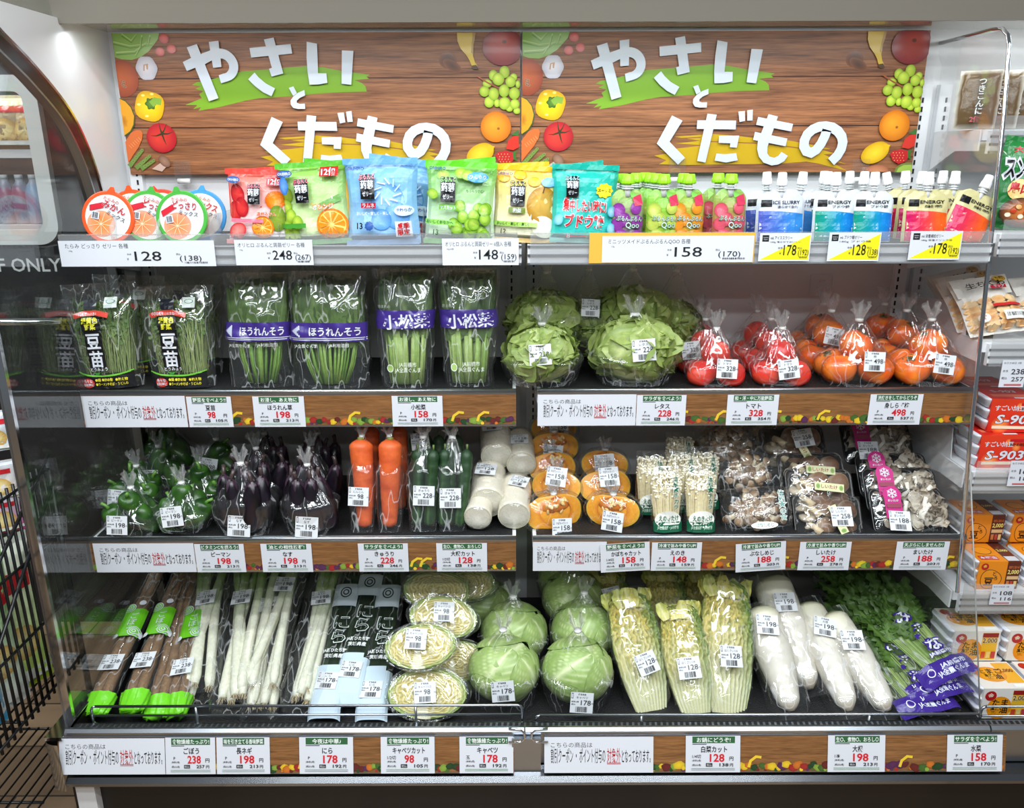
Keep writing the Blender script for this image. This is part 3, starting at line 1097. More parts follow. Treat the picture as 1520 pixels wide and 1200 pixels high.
LET.append(zb_([(730, 678), (992, 730), (978, 787), (714, 737)]))
LET.append(zb_([(706, 790), (949, 840), (935, 898), (692, 850)]))
LET.append(zb_([(808, 657), (878, 675), (800, 900), (797, 950), (815, 975), (850, 985), (880, 970), (905, 940), (952, 970), (925, 1010), (880, 1035), (830, 1042), (770, 1020), (735, 975), (722, 920), (728, 860)]))
for p in LET:
 A.poly(bd(p), WL)
NO = [(1246, 775), (1228, 825), (1200, 880), (1165, 925), (1128, 947), (1092, 935), (1073, 900), (1076, 855), (1098, 808), (1138, 772), (1185, 752), (1235, 748), (1285, 757), (1328, 785), (1356, 825), (1364, 868), (1352, 920), (1322, 970), (1276, 1014)]
A.line(bd(zb_(NO)), 0.0275, WL)
for lab, dx, cut in (('wood patterned banner with white Japanese lettering above the jelly packs', -(_o.x - at(165, 47, BY).x) + 0.0, 0), ('wood patterned banner with white Japanese lettering above the drink pouches', 0.0, 0)):
 m = MB().mat('banner_wood').box(0, BW, 0.0, 0.003, 0, BHt)
 A.mb(lambda x, y, z: (x, -0.0002 - z, y), 'gloss_print', m)
 o = m.build('banner')
 o.location = (_o.x + dx, BY, _c.z)
 tag(o, lab, 'banner', 'fruit and vegetable banners')
# little clear clips that hold the banners' lower edges
for px, py, lab in ((271, 252, 'clear plastic clip under the banner above the jelly cups'), (1005, 250, 'clear plastic clip under the banner above the green capped pouches'), (1277, 250, 'clear plastic clip under the banner above the silver energy pouches')):
 q = at(px, py, BY - 0.006)
 m = MB().mat('acrylic').box(-0.025, 0.025, -0.003, 0.0, -0.025, 0.026)
 m.box(-0.025, 0.025, -0.003, 0.02, -0.027, -0.025)
 m.mat('cap_plastic').tube([(-0.018, 0.002, -0.033), (0.018, 0.002, -0.033)], 0.008, C(225, 225, 222))
 o = m.build('banner_clip')
 o.location = q
 tag(o, lab, 'clip', 'banner clips')

# ------------------------------------------------------------------ cards on the rails
def price_art(kw, name, price, tax, unit='', w=0.137, h=0.086):
 A = Art()
 A.rect(0, 0, w, h, WHITE)
 GD = C(46, 96, 58)
 A.rect(w * 0.12, h * 0.80, w * 0.90, h * 0.985, GD)
 A.text(kw, w * 0.51, h * 0.835, h * 0.115, C(240, 244, 240), 0.012, 'c', min(w * 0.74, 0.0125 * len(kw)))
 A.rect(w * 0.12, h * 0.765, w * 0.38, h * 0.785, BLACK)
 A.text(name, w * 0.52, h * 0.565, h * 0.15, BLACK, 0.02, 'c', min(w * 0.6, 0.0135 * len(name)))
 if unit:
  A.text(unit, w * 0.12, h * 0.40, h * 0.09, BLACK, 0.01)
 else:
  A.text('P', w * 0.16, h * 0.40, h * 0.09, BLACK, 0.01)
 A.text('(本体価格)', w * 0.12, h * 0.31, h * 0.05, BLACK, 0.01, width=w * 0.16)
 A.text(price, w * 0.44, h * 0.305, h * 0.235, C(206, 24, 40), 0.035, width=w * 0.09 * len(price))
 A.text('円', w * 0.80, h * 0.34, h * 0.10, BLACK, 0.015)
 A.text('(税込価格)', w * 0.12, h * 0.19, h * 0.05, BLACK, 0.01, width=w * 0.16)
 A.rect(w * 0.37, h * 0.17, w * 0.49, h * 0.265, BLACK)
 A.text('税込', w * 0.43, h * 0.19, h * 0.055, WHITE, 0.0, 'c')
 A.text(tax, w * 0.62, h * 0.18, h * 0.095, BLACK, 0.02, width=w * 0.055 * len(tax))
 A.text('円', w * 0.81, h * 0.18, h * 0.08, BLACK, 0.015)
 A.rect(w * 0.10, h * 0.12, w * 0.90, h * 0.13, C(60, 120, 80))
 A.rect(w * 0.10, h * 0.08, w * 0.90, h * 0.09, C(60, 120, 80))
 return A

def notice_art(w, h, part=False):
 A = Art()
 A.rect(0, 0, w, h, WHITE)
 RD = C(176, 34, 40)
 A.text('こちらの商品は', w * 0.06, h * 0.72, h * 0.125, BLACK, 0.0, width=w * 0.38)
 A.text('割引クーポン ・ ポイント付与の', w * 0.06, h * 0.31, h * 0.36, BLACK, 0.004, width=w * 0.50)
 A.text('対象外', w * 0.575, h * 0.31, h * 0.36, RD, 0.004, width=w * 0.125)
 A.text('となっております。', w * 0.71, h * 0.31, h * 0.33, BLACK, 0.004, width=w * 0.265)
 A.rect(w * 0.575, h * 0.275, w * 0.70, h * 0.29, RD)
 A.rect(w * 0.575, h * 0.245, w * 0.70, h * 0.26, RD)
 return A

def card_obj(A, w, h, name, label, cat, group, flat=None, loc=None, rot=0.0, mat='print'):
 m = MB()
 if flat:
  x0 = flat
  f = lambda x, y, z: bottom_pt(x0 + x, y, 0.006 + z)
  m.mat('card_back').add([f(x, y, -0.001) for x, y in ((0, 0), (w, 0), (w, h), (0, h))], [(0, 1, 2, 3), (3, 2, 1, 0)], smooth=False)
  A.mb(f, mat, m)
  m.v = [V - np.array((x0 + w / 2, -0.815, BZ0)) for V in m.v]
  o = m.build(name, None, None, (x0 + w / 2, -0.815, BZ0))
 else:
  m.mat('card_back').box(-w / 2, w / 2, 0, 0.0006, 0, h)
  A.mb(lambda x, y, z: (x - w / 2, -z, y), mat, m)
  o = m.build(name, None, None, loc)
  o.rotation_euler = (0, rot, 0)
 return tag(o, label, cat, group)

def price_card(row, px0, px1, kw, name, price, tax, unit, label, rot=0.0, dy=0.0):
 if row == 'b':
  x0, x1 = at(px0, 1118, -0.82).x, at(px1, 1118, -0.82).x
  w, h = x1 - x0, BH + 0.004
  card_obj(price_art(kw, name, price, tax, unit, w, h), w, h, 'price_card', label, 'price card', 'produce price cards', x0)
 else:
  yf, z = (Y2, Z2) if row == 2 else (Y3, Z3)
  yy = yf - 0.0135 - dy
  x0, x1 = at(px0, 0.5 * ((606 if row == 2 else 824) * 2), yy).x, at(px1, (606 if row == 2 else 824), yy).x
  w, h = x1 - x0, 0.088
  card_obj(price_art(kw, name, price, tax, unit, w, h), w, h, 'price_card', label, 'price card', 'produce price cards', None, ((x0 + x1) / 2, yy, z - 0.098), rot)

def notice(row, px0, px1, label):
 if row == 'b':
  x0, x1 = at(px0, 1118, -0.82).x, at(px1, 1118, -0.82).x
  card_obj(notice_art(x1 - x0, BH + 0.002), x1 - x0, BH + 0.002, 'notice_card', label, 'notice card', 'coupon notice cards', x0)
 else:
  yf, z = (Y2, Z2) if row == 2 else (Y3, Z3)
  x0, x1 = at(px0, 606 if row == 2 else 824, yf - 0.011).x, at(px1, 606 if row == 2 else 824, yf - 0.011).x
  card_obj(notice_art(x1 - x0, 0.090), x1 - x0, 0.090, 'notice_card', label, 'notice card', 'coupon notice cards', None, ((x0 + x1) / 2, yf - 0.0112, z - 0.0985))

notice(2, 123, 276, 'white coupon notice card below the pea shoots')
price_card(2, 278, 344, '野菜を食べよう!!', '豆苗', '98', '105', '', 'white price card reading 98 yen below the pea shoots')
price_card(2, 376, 452, 'お浸し、あえ物に', 'ほうれん草', '198', '213', '', 'white price card reading 198 yen below the spinach bags')
price_card(2, 582, 657, 'お浸し、あえ物に', '小松菜', '158', '170', '', 'white price card reading 158 yen below the komatsuna greens')
notice(2, 798, 944, 'white coupon notice card below the lettuces')
price_card(2, 945, 1018, 'サラダを食べよう!', 'レタス', '228', '246', '', 'white price card reading 228 yen below the lettuces')
price_card(2, 1079, 1155, '和・洋・中に万能野菜!', 'トマト', '328', '354', '', 'white price card reading 328 yen below the tomatoes')
price_card(2, 1290, 1368, '渋抜きをしてからどうぞ', '身しらず柿', '498', '537', '', 'white price card reading 498 yen below the persimmons')
notice(3, 140, 289, 'white coupon notice card below the green peppers')
price_card(3, 290, 363, 'ビタミンCを摂ろう!', 'ピーマン', '198', '213', '', 'white price card reading 198 yen below the green peppers')
price_card(3, 388, 463, '油との相性抜群!', 'なす', '198', '213', '', 'white price card reading 198 yen below the eggplants')
price_card(3, 532, 606, 'サラダを食べよう!', 'きゅうり', '228', '246', '', 'white price card reading 228 yen below the carrots and cucumbers')
price_card(3, 648, 723, '生○、煮物○、おろし○', '大根カット', '128', '138', '1/2切', 'white price card reading 128 yen below the cut radishes')
notice(3, 791, 900, 'white coupon notice card half covered by a tilted price card below the pumpkins')
price_card(3, 893, 966, '野菜を食べよう!!', 'かぼちゃカット', '158', '170', '1/4切', 'tilted white price card reading 158 yen below the pumpkin pieces', -0.06, 0.003)
price_card(3, 967, 1041, '冷凍で旨みや香りUP!', 'えのき', '148', '159', '', 'white price card reading 148 yen below the enoki')
price_card(3, 1094, 1168, '冷凍で旨みや香りUP!', 'ぶなしめじ', '188', '203', '', 'tilted white price card reading 188 yen below the shimeji', -0.07, 0.003)
price_card(3, 1186, 1262, '冷凍で旨みや香りUP!', 'しいたけ', '258', '278', '', 'white price card reading 258 yen below the shiitake')
price_card(3, 1329, 1407, '天ぷらにしませんか?', 'まいたけ', '188', '203', '', 'straight white price card reading 188 yen below the maitake')
notice('b', 87, 244, 'white coupon notice card on the deck rail below the burdock')
price_card('b', 245, 319, '食物繊維たっぷり!', 'ごぼう', '238', '257', '', 'white price card reading 238 yen on the deck rail by the burdock')
price_card('b', 321, 400, '味を引き立てる香味野菜', '長ネギ', '198', '213', '', 'white price card reading 198 yen below the long onions')
price_card('b', 444, 524, '今夜は中華♪', 'にら', '178', '192', '', 'white price card reading 178 yen below the garlic chives')
price_card('b', 565, 645, '食物繊維たっぷり!', 'キャベツカット', '98', '105', '1/2切', 'white price card reading 98 yen below the cut cabbages')
price_card('b', 682, 762, '食物繊維たっぷり!', 'キャベツ', '178', '192', '玉', 'white price card reading 178 yen below the whole cabbages')
notice('b', 808, 970, 'white coupon notice card on the deck rail below the whole cabbages')
price_card('b', 1018, 1099, 'お鍋にどうぞ!', '白菜カット', '128', '138', '1/4切', 'white price card reading 128 yen below the napa cabbages')
price_card('b', 1229, 1314, '生○、煮物○、おろし○', '大根', '198', '213', '1本', 'white price card reading 198 yen below the whole white radishes')
price_card('b', 1406, 1488, 'サラダを食べよう!', '水菜', '158', '170', '', 'white price card reading 158 yen below the mizuna')

def shelf_tag(px0, px1, py0, py1, name, sub, price, tax, label, style=0, rot=0.0):
 yy = Y1 - 0.027
 p0, p1 = at(px0, py1, yy), at(px1, py0, yy)
 w, h = p1.x - p0.x, p1.z - p0.z
 A = Art()
 GY = C(60, 62, 66)
 A.rect(0, 0, w, h, WHITE)
 if style == 1:
  A.poly([(w * 0.02, h * 0.05), (w * 0.98, h * 0.05), (w * 0.98, h * 0.95)], C(236, 224, 20))
  A.rect(w * 0.05, h * 0.70, w * 0.18, h * 0.93, BLACK)
  A.text('matsu', w * 0.115, h * 0.83, h * 0.05, WHITE, 0, 'c', w * 0.09)
  A.text('kiyo', w * 0.115, h * 0.76, h * 0.05, WHITE, 0, 'c', w * 0.07)
  A.text(name, w * 0.21, h * 0.78, h * 0.11, BLACK, 0.0, width=w * 0.42)
  A.text(sub, w * 0.21, h * 0.66, h * 0.06, GY, 0.0, width=w * 0.6)
 else:
  A.text(name, w * 0.04, h * 0.72, h * 0.16, BLACK, 0.0, width=min(w * 0.86, h * 0.165 * len(name)))
  A.text(sub, w * 0.06, h * 0.58, h * 0.06, GY)
 A.text('本体', w * 0.46, h * 0.44, h * 0.07, GY, 0, 'r')
 A.text('¥', w * 0.44, h * 0.24, h * 0.10, GY, 0, 'r')
 A.text(price, w * 0.48, h * 0.22, h * 0.42, BLACK, 0.004, width=min(w * 0.25, h * 1.05))
 A.text('税込', w * 0.75, h * 0.44, h * 0.07, GY)
 A.text('(' + tax + ')', w * 0.77, h * 0.22, h * 0.23, BLACK, 0.0, width=min(w * 0.20, h * 0.85))
 A.bars(w * 0.80, h * 0.11, w * 0.95, h * 0.18, BLACK, len(name))
 m = MB().mat('card_back').box(-w / 2, w / 2, 0, 0.0006, 0, h)
 A.mb(lambda x, y, z: (x - w / 2, -z, y), 'print', m)
 o = m.build('shelf_tag', None, None, ((p0.x + p1.x) / 2, yy, p0.z))
 return tag(o, label, 'price tag', 'price tags on the top rail')

shelf_tag(92, 317, 357, 396, 'たらみ どっさり ゼリー 各種', '230g', '128', '138', 'wide white price tag reading 128 below the jelly cups')
shelf_tag(351, 463, 356, 394, 'オリヒロ ぷるんと蒟蒻ゼリー 各種', '120g', '248', '267', 'white price tag reading 248 below the strawberry jelly packs')
shelf_tag(657, 770, 354, 394, 'オリヒロ ぷるんと蒟蒻ゼリー 6個入 各種', '20g×6個', '148', '159', 'white price tag reading 148 below the pear jelly pack')
p0, p1 = at(874, 391, Y1 - 0.0255), at(1122, 345, Y1 - 0.0255)
A = Art()
A.rect(0, 0, p1.x - p0.x, p1.z - p0.z, C(216, 172, 62))
m = MB().mat('card_back').box(0, p1.x - p0.x, 0, 0.0008, 0, p1.z - p0.z)
A.mb(None, 'print', m)
tag(m.build('tag_holder', None, None, p0), 'mustard yellow card frame behind the tag reading 158', 'card frame')
shelf_tag(893, 1120, 350, 390, 'ミニッツメイドぷるんぷるんQOO 各種', '125g', '158', '170', 'wide white price tag on mustard frame reading 158')
shelf_tag(1125, 1205, 346, 388, 'mk アイススラリー', '100g 凍らせておいしい', '178', '192', 'white and yellow price tag reading 178 below the slurry pouches', 1)
shelf_tag(1227, 1309, 345, 388, 'mk ブドウ糖ゼリー', '180g ブドウ糖', '128', '138', 'white and yellow price tag reading 128 below the teal energy pouches', 1)
shelf_tag(1347, 1430, 343, 386, 'mk 栄養補給ゼリー', '180g 栄養ドリンク味', '178', '192', 'white and yellow price tag reading 178 below the magenta energy pouches', 1)

# ------------------------------------------------------------------ helpers for goods
MESH = {}

def cached(key, fn):
 if key not in MESH:
  MESH[key] = fn()
 return MESH[key]

def part(name, me, parent, loc=(0, 0, 0), rot=(0, 0, 0), sc=None):
 o = mesh_obj(name, me, parent)
 o.location = loc
 o.rotation_euler = rot
 if sc:
  o.scale = (sc, sc, sc) if not hasattr(sc, '__len__') else sc
 return o

def sticker_mesh(name, price):
 def f():
  w, h = 0.060, 0.056
  A = Art()
  A.rect(-w / 2, -h / 2, w / 2, h / 2, C(214, 217, 220))
  A.rect(-w * 0.46, h * 0.20, -w * 0.38, h * 0.46, BLACK)
  A.rect(-w * 0.445, h * 0.23, -w * 0.395, h * 0.43, WHITE)
  A.text('群馬県産', 0, h * 0.37, h * 0.075, BLACK, 0.01, 'c')
  A.text(name, 0, h * 0.20, h * 0.12, BLACK, 0.0, 'c', min(w * 0.6, h * 0.135 * len(name)))
  A.text('本体価格', -w * 0.46, h * 0.02, h * 0.07, BLACK, 0.01)
  A.text('(税込)', -w * 0.46, -h * 0.10, h * 0.06, BLACK, 0.01)
  A.text(price, -w * 0.04, -h * 0.10, h * 0.27, BLACK, 0.006, width=w * 0.145 * len(price))
  A.text('円', w * 0.42, -h * 0.05, h * 0.07, BLACK, 0, )
  A.bars(-w * 0.26, -h * 0.44, w * 0.26, -h * 0.18, BLACK, len(price) + ord(name[0]), 24)
  m = MB().mat('card_back').box(-w / 2, w / 2, 0, 0.0003, -h / 2, h / 2)
  A.mb(None, 'print', m)
  return m.mesh('price_sticker')
 return cached(('st', name, price), f)

def sticker(parent, name, price, px, py, Y, rot=0.0, s=1.0, pitch=-12, yaw=0):
 q = at(px, py, Y) - parent.location
 o = part('price_sticker', sticker_mesh(name, price), parent, q, (math.radians(pitch), math.radians(rot), math.radians(yaw)), s)
 return o

# ------------------------------------------------------------------ top shelf: jelly cups
def jelly_meshes(kind):
 rim, fill, slice_, word = kind
 def lid():
  R = 0.066
  A = Art(0.00025)
  A.ell(0, 0, R, R, rim, rim, n=40)
  A.ell(0, 0, R * 0.88, R * 0.88, WHITE, C(240, 236, 226), n=40)
  A.ell(-R * 0.22, -R * 0.30, R * 0.55, R * 0.52, slice_, mixc(slice_, WHITE, 0.25), n=30)
  for k in range(9):
   a = 2 * PI * k / 9
   A.line([(-R * 0.22, -R * 0.30), (-R * 0.22 + R * 0.48 * math.cos(a), -R * 0.30 + R * 0.46 * math.sin(a))], 0.0012, C(250, 220, 180))
  A.poly([(-R * 0.75, R * 0.35), (-R * 0.25, R * 0.55), (-R * 0.2, R * 0.35), (-R * 0.72, R * 0.12)], C(206, 30, 50))
  A.text(word, R * 0.18, R * 0.30, R * 0.26, C(190, 26, 40), 0.03, 'c', R * 0.95, rot=-0.25, outline=(WHITE, 0.02))
  A.text('ミックス', R * 0.30, R * 0.02, R * 0.16, BLACK, 0.01, 'c', rot=-0.3)
  A.text('たらみの', R * 0.05, R * 0.62, R * 0.13, C(190, 26, 40), 0.01, 'c', rot=-0.2)
  A.rect(-R * 0.62, -R * 0.15, -R * 0.32, R * 0.14, WHITE)
  A.bars(-R * 0.59, -R * 0.12, -R * 0.35, R * 0.11, BLACK, 3, 10)
  m = MB().mat('plastic')
  rows = []
  for r_, y in ((R * 0.97, 0.004), (R * 1.02, 0.003), (R * 1.04, 0.0015), (R * 1.02, 0.0)):
   rows.append([(r_ * math.cos(2 * PI * i / 44), y, r_ * math.sin(2 * PI * i / 44)) for i in range(44)])
  m.grid(rows, rim, True, cap1=True)
  m.prism([(-0.012, R * 0.98), (0.010, R), (0.004, R * 1.20), (-0.004, R * 1.19)], -0.001, 0.001, rim)
  A.mb(lambda x, y, z: (x, -0.0004 - z, y), 'gloss_print', m)
  return m.mesh('lid')
 def cup():
  m = MB().mat('plastic')
  rows = []
  for r_, y in ((0.060, 0.004), (0.058, 0.012), (0.050, 0.055), (0.046, 0.066), (0.030, 0.068)):
   rows.append([(r_ * math.cos(2 * PI * i / 40), y, r_ * math.sin(2 * PI * i / 40)) for i in range(40)])
  m.grid(rows, fill, True, cap1=True)
  return m.mesh('cup')
 return cached(('lid', word, rim), lid), cached(('cup', rim), cup)

OR_, GR_, BL_, RD_ = (C(236, 84, 30), C(240, 150, 70), C(238, 130, 40), 'みかん'), (C(70, 170, 60), C(240, 200, 160), C(238, 130, 60), 'どっさり'), (C(60, 150, 214), C(230, 220, 200), C(250, 210, 120), 'ミックス'), (C(224, 70, 50), C(240, 130, 90), C(236, 110, 60), 'オレンジ')
for k, px, py, Y, rot, lab in ((OR_, 160, 320, -0.385, 0.2, 'orange rimmed jelly cup at the glass end of the top shelf'), (OR_, 196, 312, -0.315, -0.1, 'orange rimmed jelly cup half hidden behind the green rimmed ones'), (GR_, 221, 323, -0.375, 0.15, 'green rimmed jelly cup between the orange one and another green one'), (RD_, 240, 307, -0.30, -0.3, 'red rimmed jelly cup at the back of the jelly cups'), (GR_, 270, 325, -0.392, -0.15, 'green rimmed jelly cup with its lid in full view'), (BL_, 298, 320, -0.330, 0.1, 'blue rimmed jelly cup behind the foremost green rimmed cup')):
 q = at(px, py, Y)
 z0 = Z1 + 0.066 * 1.03
 t = empty('jelly_cup', (q.x, Y, z0), lab, 'jelly cup', 'jelly cups')
 lm, cm = jelly_meshes(k)
 rr = (math.radians(-10), rot, 0)
 part('lid', lm, t, (0, 0, 0), rr)
 part('cup', cm, t, (0, 0, 0), rr)

# ------------------------------------------------------------------ top shelf: pillow packs
def pillow_fn(w, h, d, lean=0.0, seed=0, back=False):
 sg = -1 if not back else 1

 def f(x, y, z=0.0):
  u, v = 2 * x / w, y / h
  b = max(0, 1 - abs(u) ** 2.6) ** 0.6 * max(0, 1 - abs(2 * (v - 0.46)) ** 4) ** 0.7 * (1.0 - 0.25 * v) if 0.07 < v < 0.93 else 0
  e = noise.noise(Vector((x * 22 + seed, y * 22, seed * 1.7 + (3 if back else 0)))) * 0.006 * min(1, 8 * b + 0.15)
  e += abs(noise.noise(Vector((x * 45 + seed, y * 30, 5.0 + seed)))) * 0.004 * (1 if abs(u) < .97 else 0)
  pinch = 1 - 0.07 * math.sin(PI * min(1, max(0, v))) ** 2 * 1.0
  return (x * pinch, sg * (d / 2 * b + e) - (z if not back else -z) + lean * y, y)
 return f

def pillow_mesh(key, w, h, d, art, seed, lean=0.12, mat='pack_print', sidecol=(0.8, 0.8, 0.8)):
 def mk():
  m = MB().mat(mat)
  ff, fb = pillow_fn(w, h, d, lean, seed), pillow_fn(w, h, d, lean, seed, True)
  A = art(w, h)
  A.mb(lambda x, y, z: ff(x, y, z * 6), mat, m)
  n = 14
  G = [[fb(-w / 2 + w * i / n, h * j / n) for i in range(n, -1, -1)] for j in range(n + 1)]
  m.grid(G, sidecol)
  return m.mesh('pack_body')
 return cached(key, mk)

def grid_bg(A, w, h, c0, c1):
 A.rect(-w / 2, 0, w / 2, h, c0, 16, 18, c1)

def logo_box(A, w, h, x, y, s, c2=WHITE):
 A.rect(x - 0.32 * s, y - 0.5 * s, x + 0.32 * s, y + 0.5 * s, BLACK, 6, 9)
 A.text('ぷるんと', x, y + 0.32 * s, 0.20 * s, c2, 0.02, 'c', 0.72 * s, rot=0.08, outline=(BLACK, 0.03))
 A.text('蒟蒻', x, y - 0.05 * s, 0.30 * s, WHITE, 0.02, 'c', 0.58 * s)
 A.text('ゼリー', x, y - 0.36 * s, 0.17 * s, WHITE, 0.02, 'c', 0.45 * s)

def orange_slice(A, x, y, r):
 A.ell(x, y, r, r, C(240, 170, 40), C(232, 120, 20), n=24)
 A.ell(x, y, r * 0.86, r * 0.86, C(250, 220, 130), C(246, 200, 90), n=24)
 for k in range(10):
  a = 2 * PI * k / 10
  p = [(x + r * 0.12 * math.cos(a), y + r * 0.12 * math.sin(a)), (x + r * 0.78 * math.cos(a - 0.24), y + r * 0.78 * math.sin(a - 0.24)), (x + r * 0.82 * math.cos(a), y + r * 0.82 * math.sin(a)), (x + r * 0.78 * math.cos(a + 0.24), y + r * 0.78 * math.sin(a + 0.24))]
  A.poly(p, C(238, 140, 30))

def seal(A, w, h, col):
 A.rect(-w / 2, h * 0.935, w / 2, h, col, 16, 1)
 A.rect(-w / 2, 0, w / 2, h * 0.06, mixc(col, WHITE, 0.3), 16, 1)

def art_straw(w, h):
 A = Art()
 grid_bg(A, w, h, C(232, 234, 236), C(226, 90, 66))
 A.poly([(-w * .5, h * .95), (w * .5, h * .95), (w * .5, h * .45), (w * .05, h * .5), (-w * .5, h * .35)], C(222, 66, 40))
 for x, y, s in ((-.33, .66, .13), (-.38, .44, .12), (-.25, .5, .12)):
  A.ell(x * w, y * h, s * w, s * w * 1.25, C(226, 60, 56), C(170, 20, 34), 0.3)
 A.ell(.30 * w, .60 * h, .16 * w, .14 * w, C(246, 150, 40), C(220, 96, 10))
 A.ell(.33 * w, .36 * h, .13 * w, .2 * w, C(150, 170, 60), C(100, 130, 40))
 orange_slice(A, .10 * w, .24 * h, .17 * w)
 A.ell(-.3 * w, .18 * h, .16 * w, .12 * w, C(236, 150, 140), C(200, 30, 40), 0.5)
 A.rect(-.42 * w, .30 * h, .12 * w, .35 * h, C(226, 120, 140), 6, 1)
 A.text('温州みかん', .18 * w, .40 * h, .045 * h, C(230, 100, 20), 0.02, 'c', outline=(WHITE, 0.03))
 logo_box(A, w, h, -.02 * w, .68 * h, .30 * w, C(240, 120, 140))
 A.rect(.17 * w, .80 * h, .42 * w, .90 * h, C(190, 30, 40), 3, 1)
 A.text('12個', .295 * w, .815 * h, .075 * h, WHITE, 0.04, 'c')
 A.ell(-.36 * w, .86 * h, .12 * w, .05 * w, C(60, 110, 170), C(40, 80, 150))
 A.text('ORIHIRO', -.36 * w, .845 * h, .035 * h, WHITE, 0.02, 'c')
 seal(A, w, h, C(216, 70, 60))
 return A

def art_orange(w, h):
 A = Art()
 grid_bg(A, w, h, C(225, 235, 190), C(120, 186, 50))
 A.poly([(0, h * .93), (w * .5, h * .93), (w * .5, h * .1), (w * .08, h * .1), (-w * .02, h * .5)], C(240, 180, 70))
 A.poly([(0.0, h * .93), (w * .2, h * .93), (w * .30, h * .55), (w * .02, h * .45)], C(232, 232, 206))
 for x, y in ((-.38, .62), (-.42, .48), (-.36, .36), (-.42, .22), (-.3, .12), (-.38, .10), (-.25, .28)):
  A.ell(x * w, y * h, .085 * w, .10 * w, C(190, 214, 80), C(120, 160, 30), off=(-.2, .2))
 A.poly([(.1 * w, .5 * h), (.45 * w, .62 * h), (.42 * w, .52 * h), (.2 * w, .45 * h)], C(80, 140, 40))
 orange_slice(A, .26 * w, .24 * h, .22 * w)
 A.text('オレンジ', .17 * w, .435 * h, .055 * h, WHITE, 0.02, 'c', outline=(C(236, 120, 20), 0.12))
 A.rect(-.5 * w, .22 * h, -.1 * w, .275 * h, C(70, 150, 50), 6, 1)
 logo_box(A, w, h, -.13 * w, .66 * h, .32 * w, C(240, 110, 130))
 A.rect(.14 * w, .82 * h, .40 * w, .93 * h, C(200, 36, 30), 3, 1)
 A.text('12個', .27 * w, .835 * h, .08 * h, WHITE, 0.04, 'c')
 A.ell(-.36 * w, .87 * h, .12 * w, .05 * w, C(60, 110, 170), C(40, 80, 150))
 A.text('ORIHIRO', -.36 * w, .857 * h, .035 * h, WHITE, 0.02, 'c')
 A.ell(-.38 * w, .73 * h, .07 * w, .12 * w, C(110, 160, 220), C(50, 110, 190))
 seal(A, w, h, C(90, 176, 50))
 return A

def art_blue(w, h):
 A = Art()
 grid_bg(A, w, h, C(150, 192, 228), C(112, 170, 220))
 for x, y, s in ((.10, .50, .24), (.22, .34, .18), (.0, .3, .14)):
  A.ell(x * w, y * h, s * w, s * w, C(140, 190, 236), C(84, 144, 206), off=(-.3, .3))
 for k in range(10):
  a = 2 * PI * k / 10
  A.line([(.10 * w + .10 * w * math.cos(a), .62 * h + .10 * w * math.sin(a)), (.10 * w + .20 * w * math.cos(a + .5), .62 * h + .18 * w * math.sin(a + .5))], 0.003, C(190, 220, 244))
 A.ell(.33 * w, .40 * h, .14 * w, .07 * w, C(220, 236, 248), C(200, 226, 246))
 A.text('やわらか', .33 * w, .39 * h, .04 * h, C(30, 70, 150), 0.02, 'c')
 logo_box(A, w, h, -.18 * w, .68 * h, .32 * w, C(240, 140, 160))
 A.rect(-.28 * w, .44 * h, -.06 * w, .50 * h, C(190, 30, 50), 3, 1)
 A.text('ラムネ', -.17 * w, .448 * h, .045 * h, WHITE, 0.02, 'c')
 A.text('おいしく・楽しく・美しく', -.10 * w, .36 * h, .035 * h, WHITE, 0.02, 'c', .5 * w)
 A.text('13', -.34 * w, .20 * h, .08 * h, BLACK, 0.03)
 A.ell(-.16 * w, .235 * h, .06 * w, .06 * w, C(60, 100, 170), C(40, 80, 150), wob=.1, k=9)
 A.rect(.20 * w, .10 * h, .42 * w, .28 * h, WHITE, 3, 3)
 A.text('夏季', .31 * w, .20 * h, .06 * h, C(200, 30, 40), 0.04, 'c')
 A.text('限定', .31 * w, .125 * h, .06 * h, C(200, 30, 40), 0.04, 'c')
 A.text('ORIHIRO', -.32 * w, .87 * h, .04 * h, C(30, 60, 140), 0.02, 'c')
 seal(A, w, h, C(104, 164, 220))
 return A

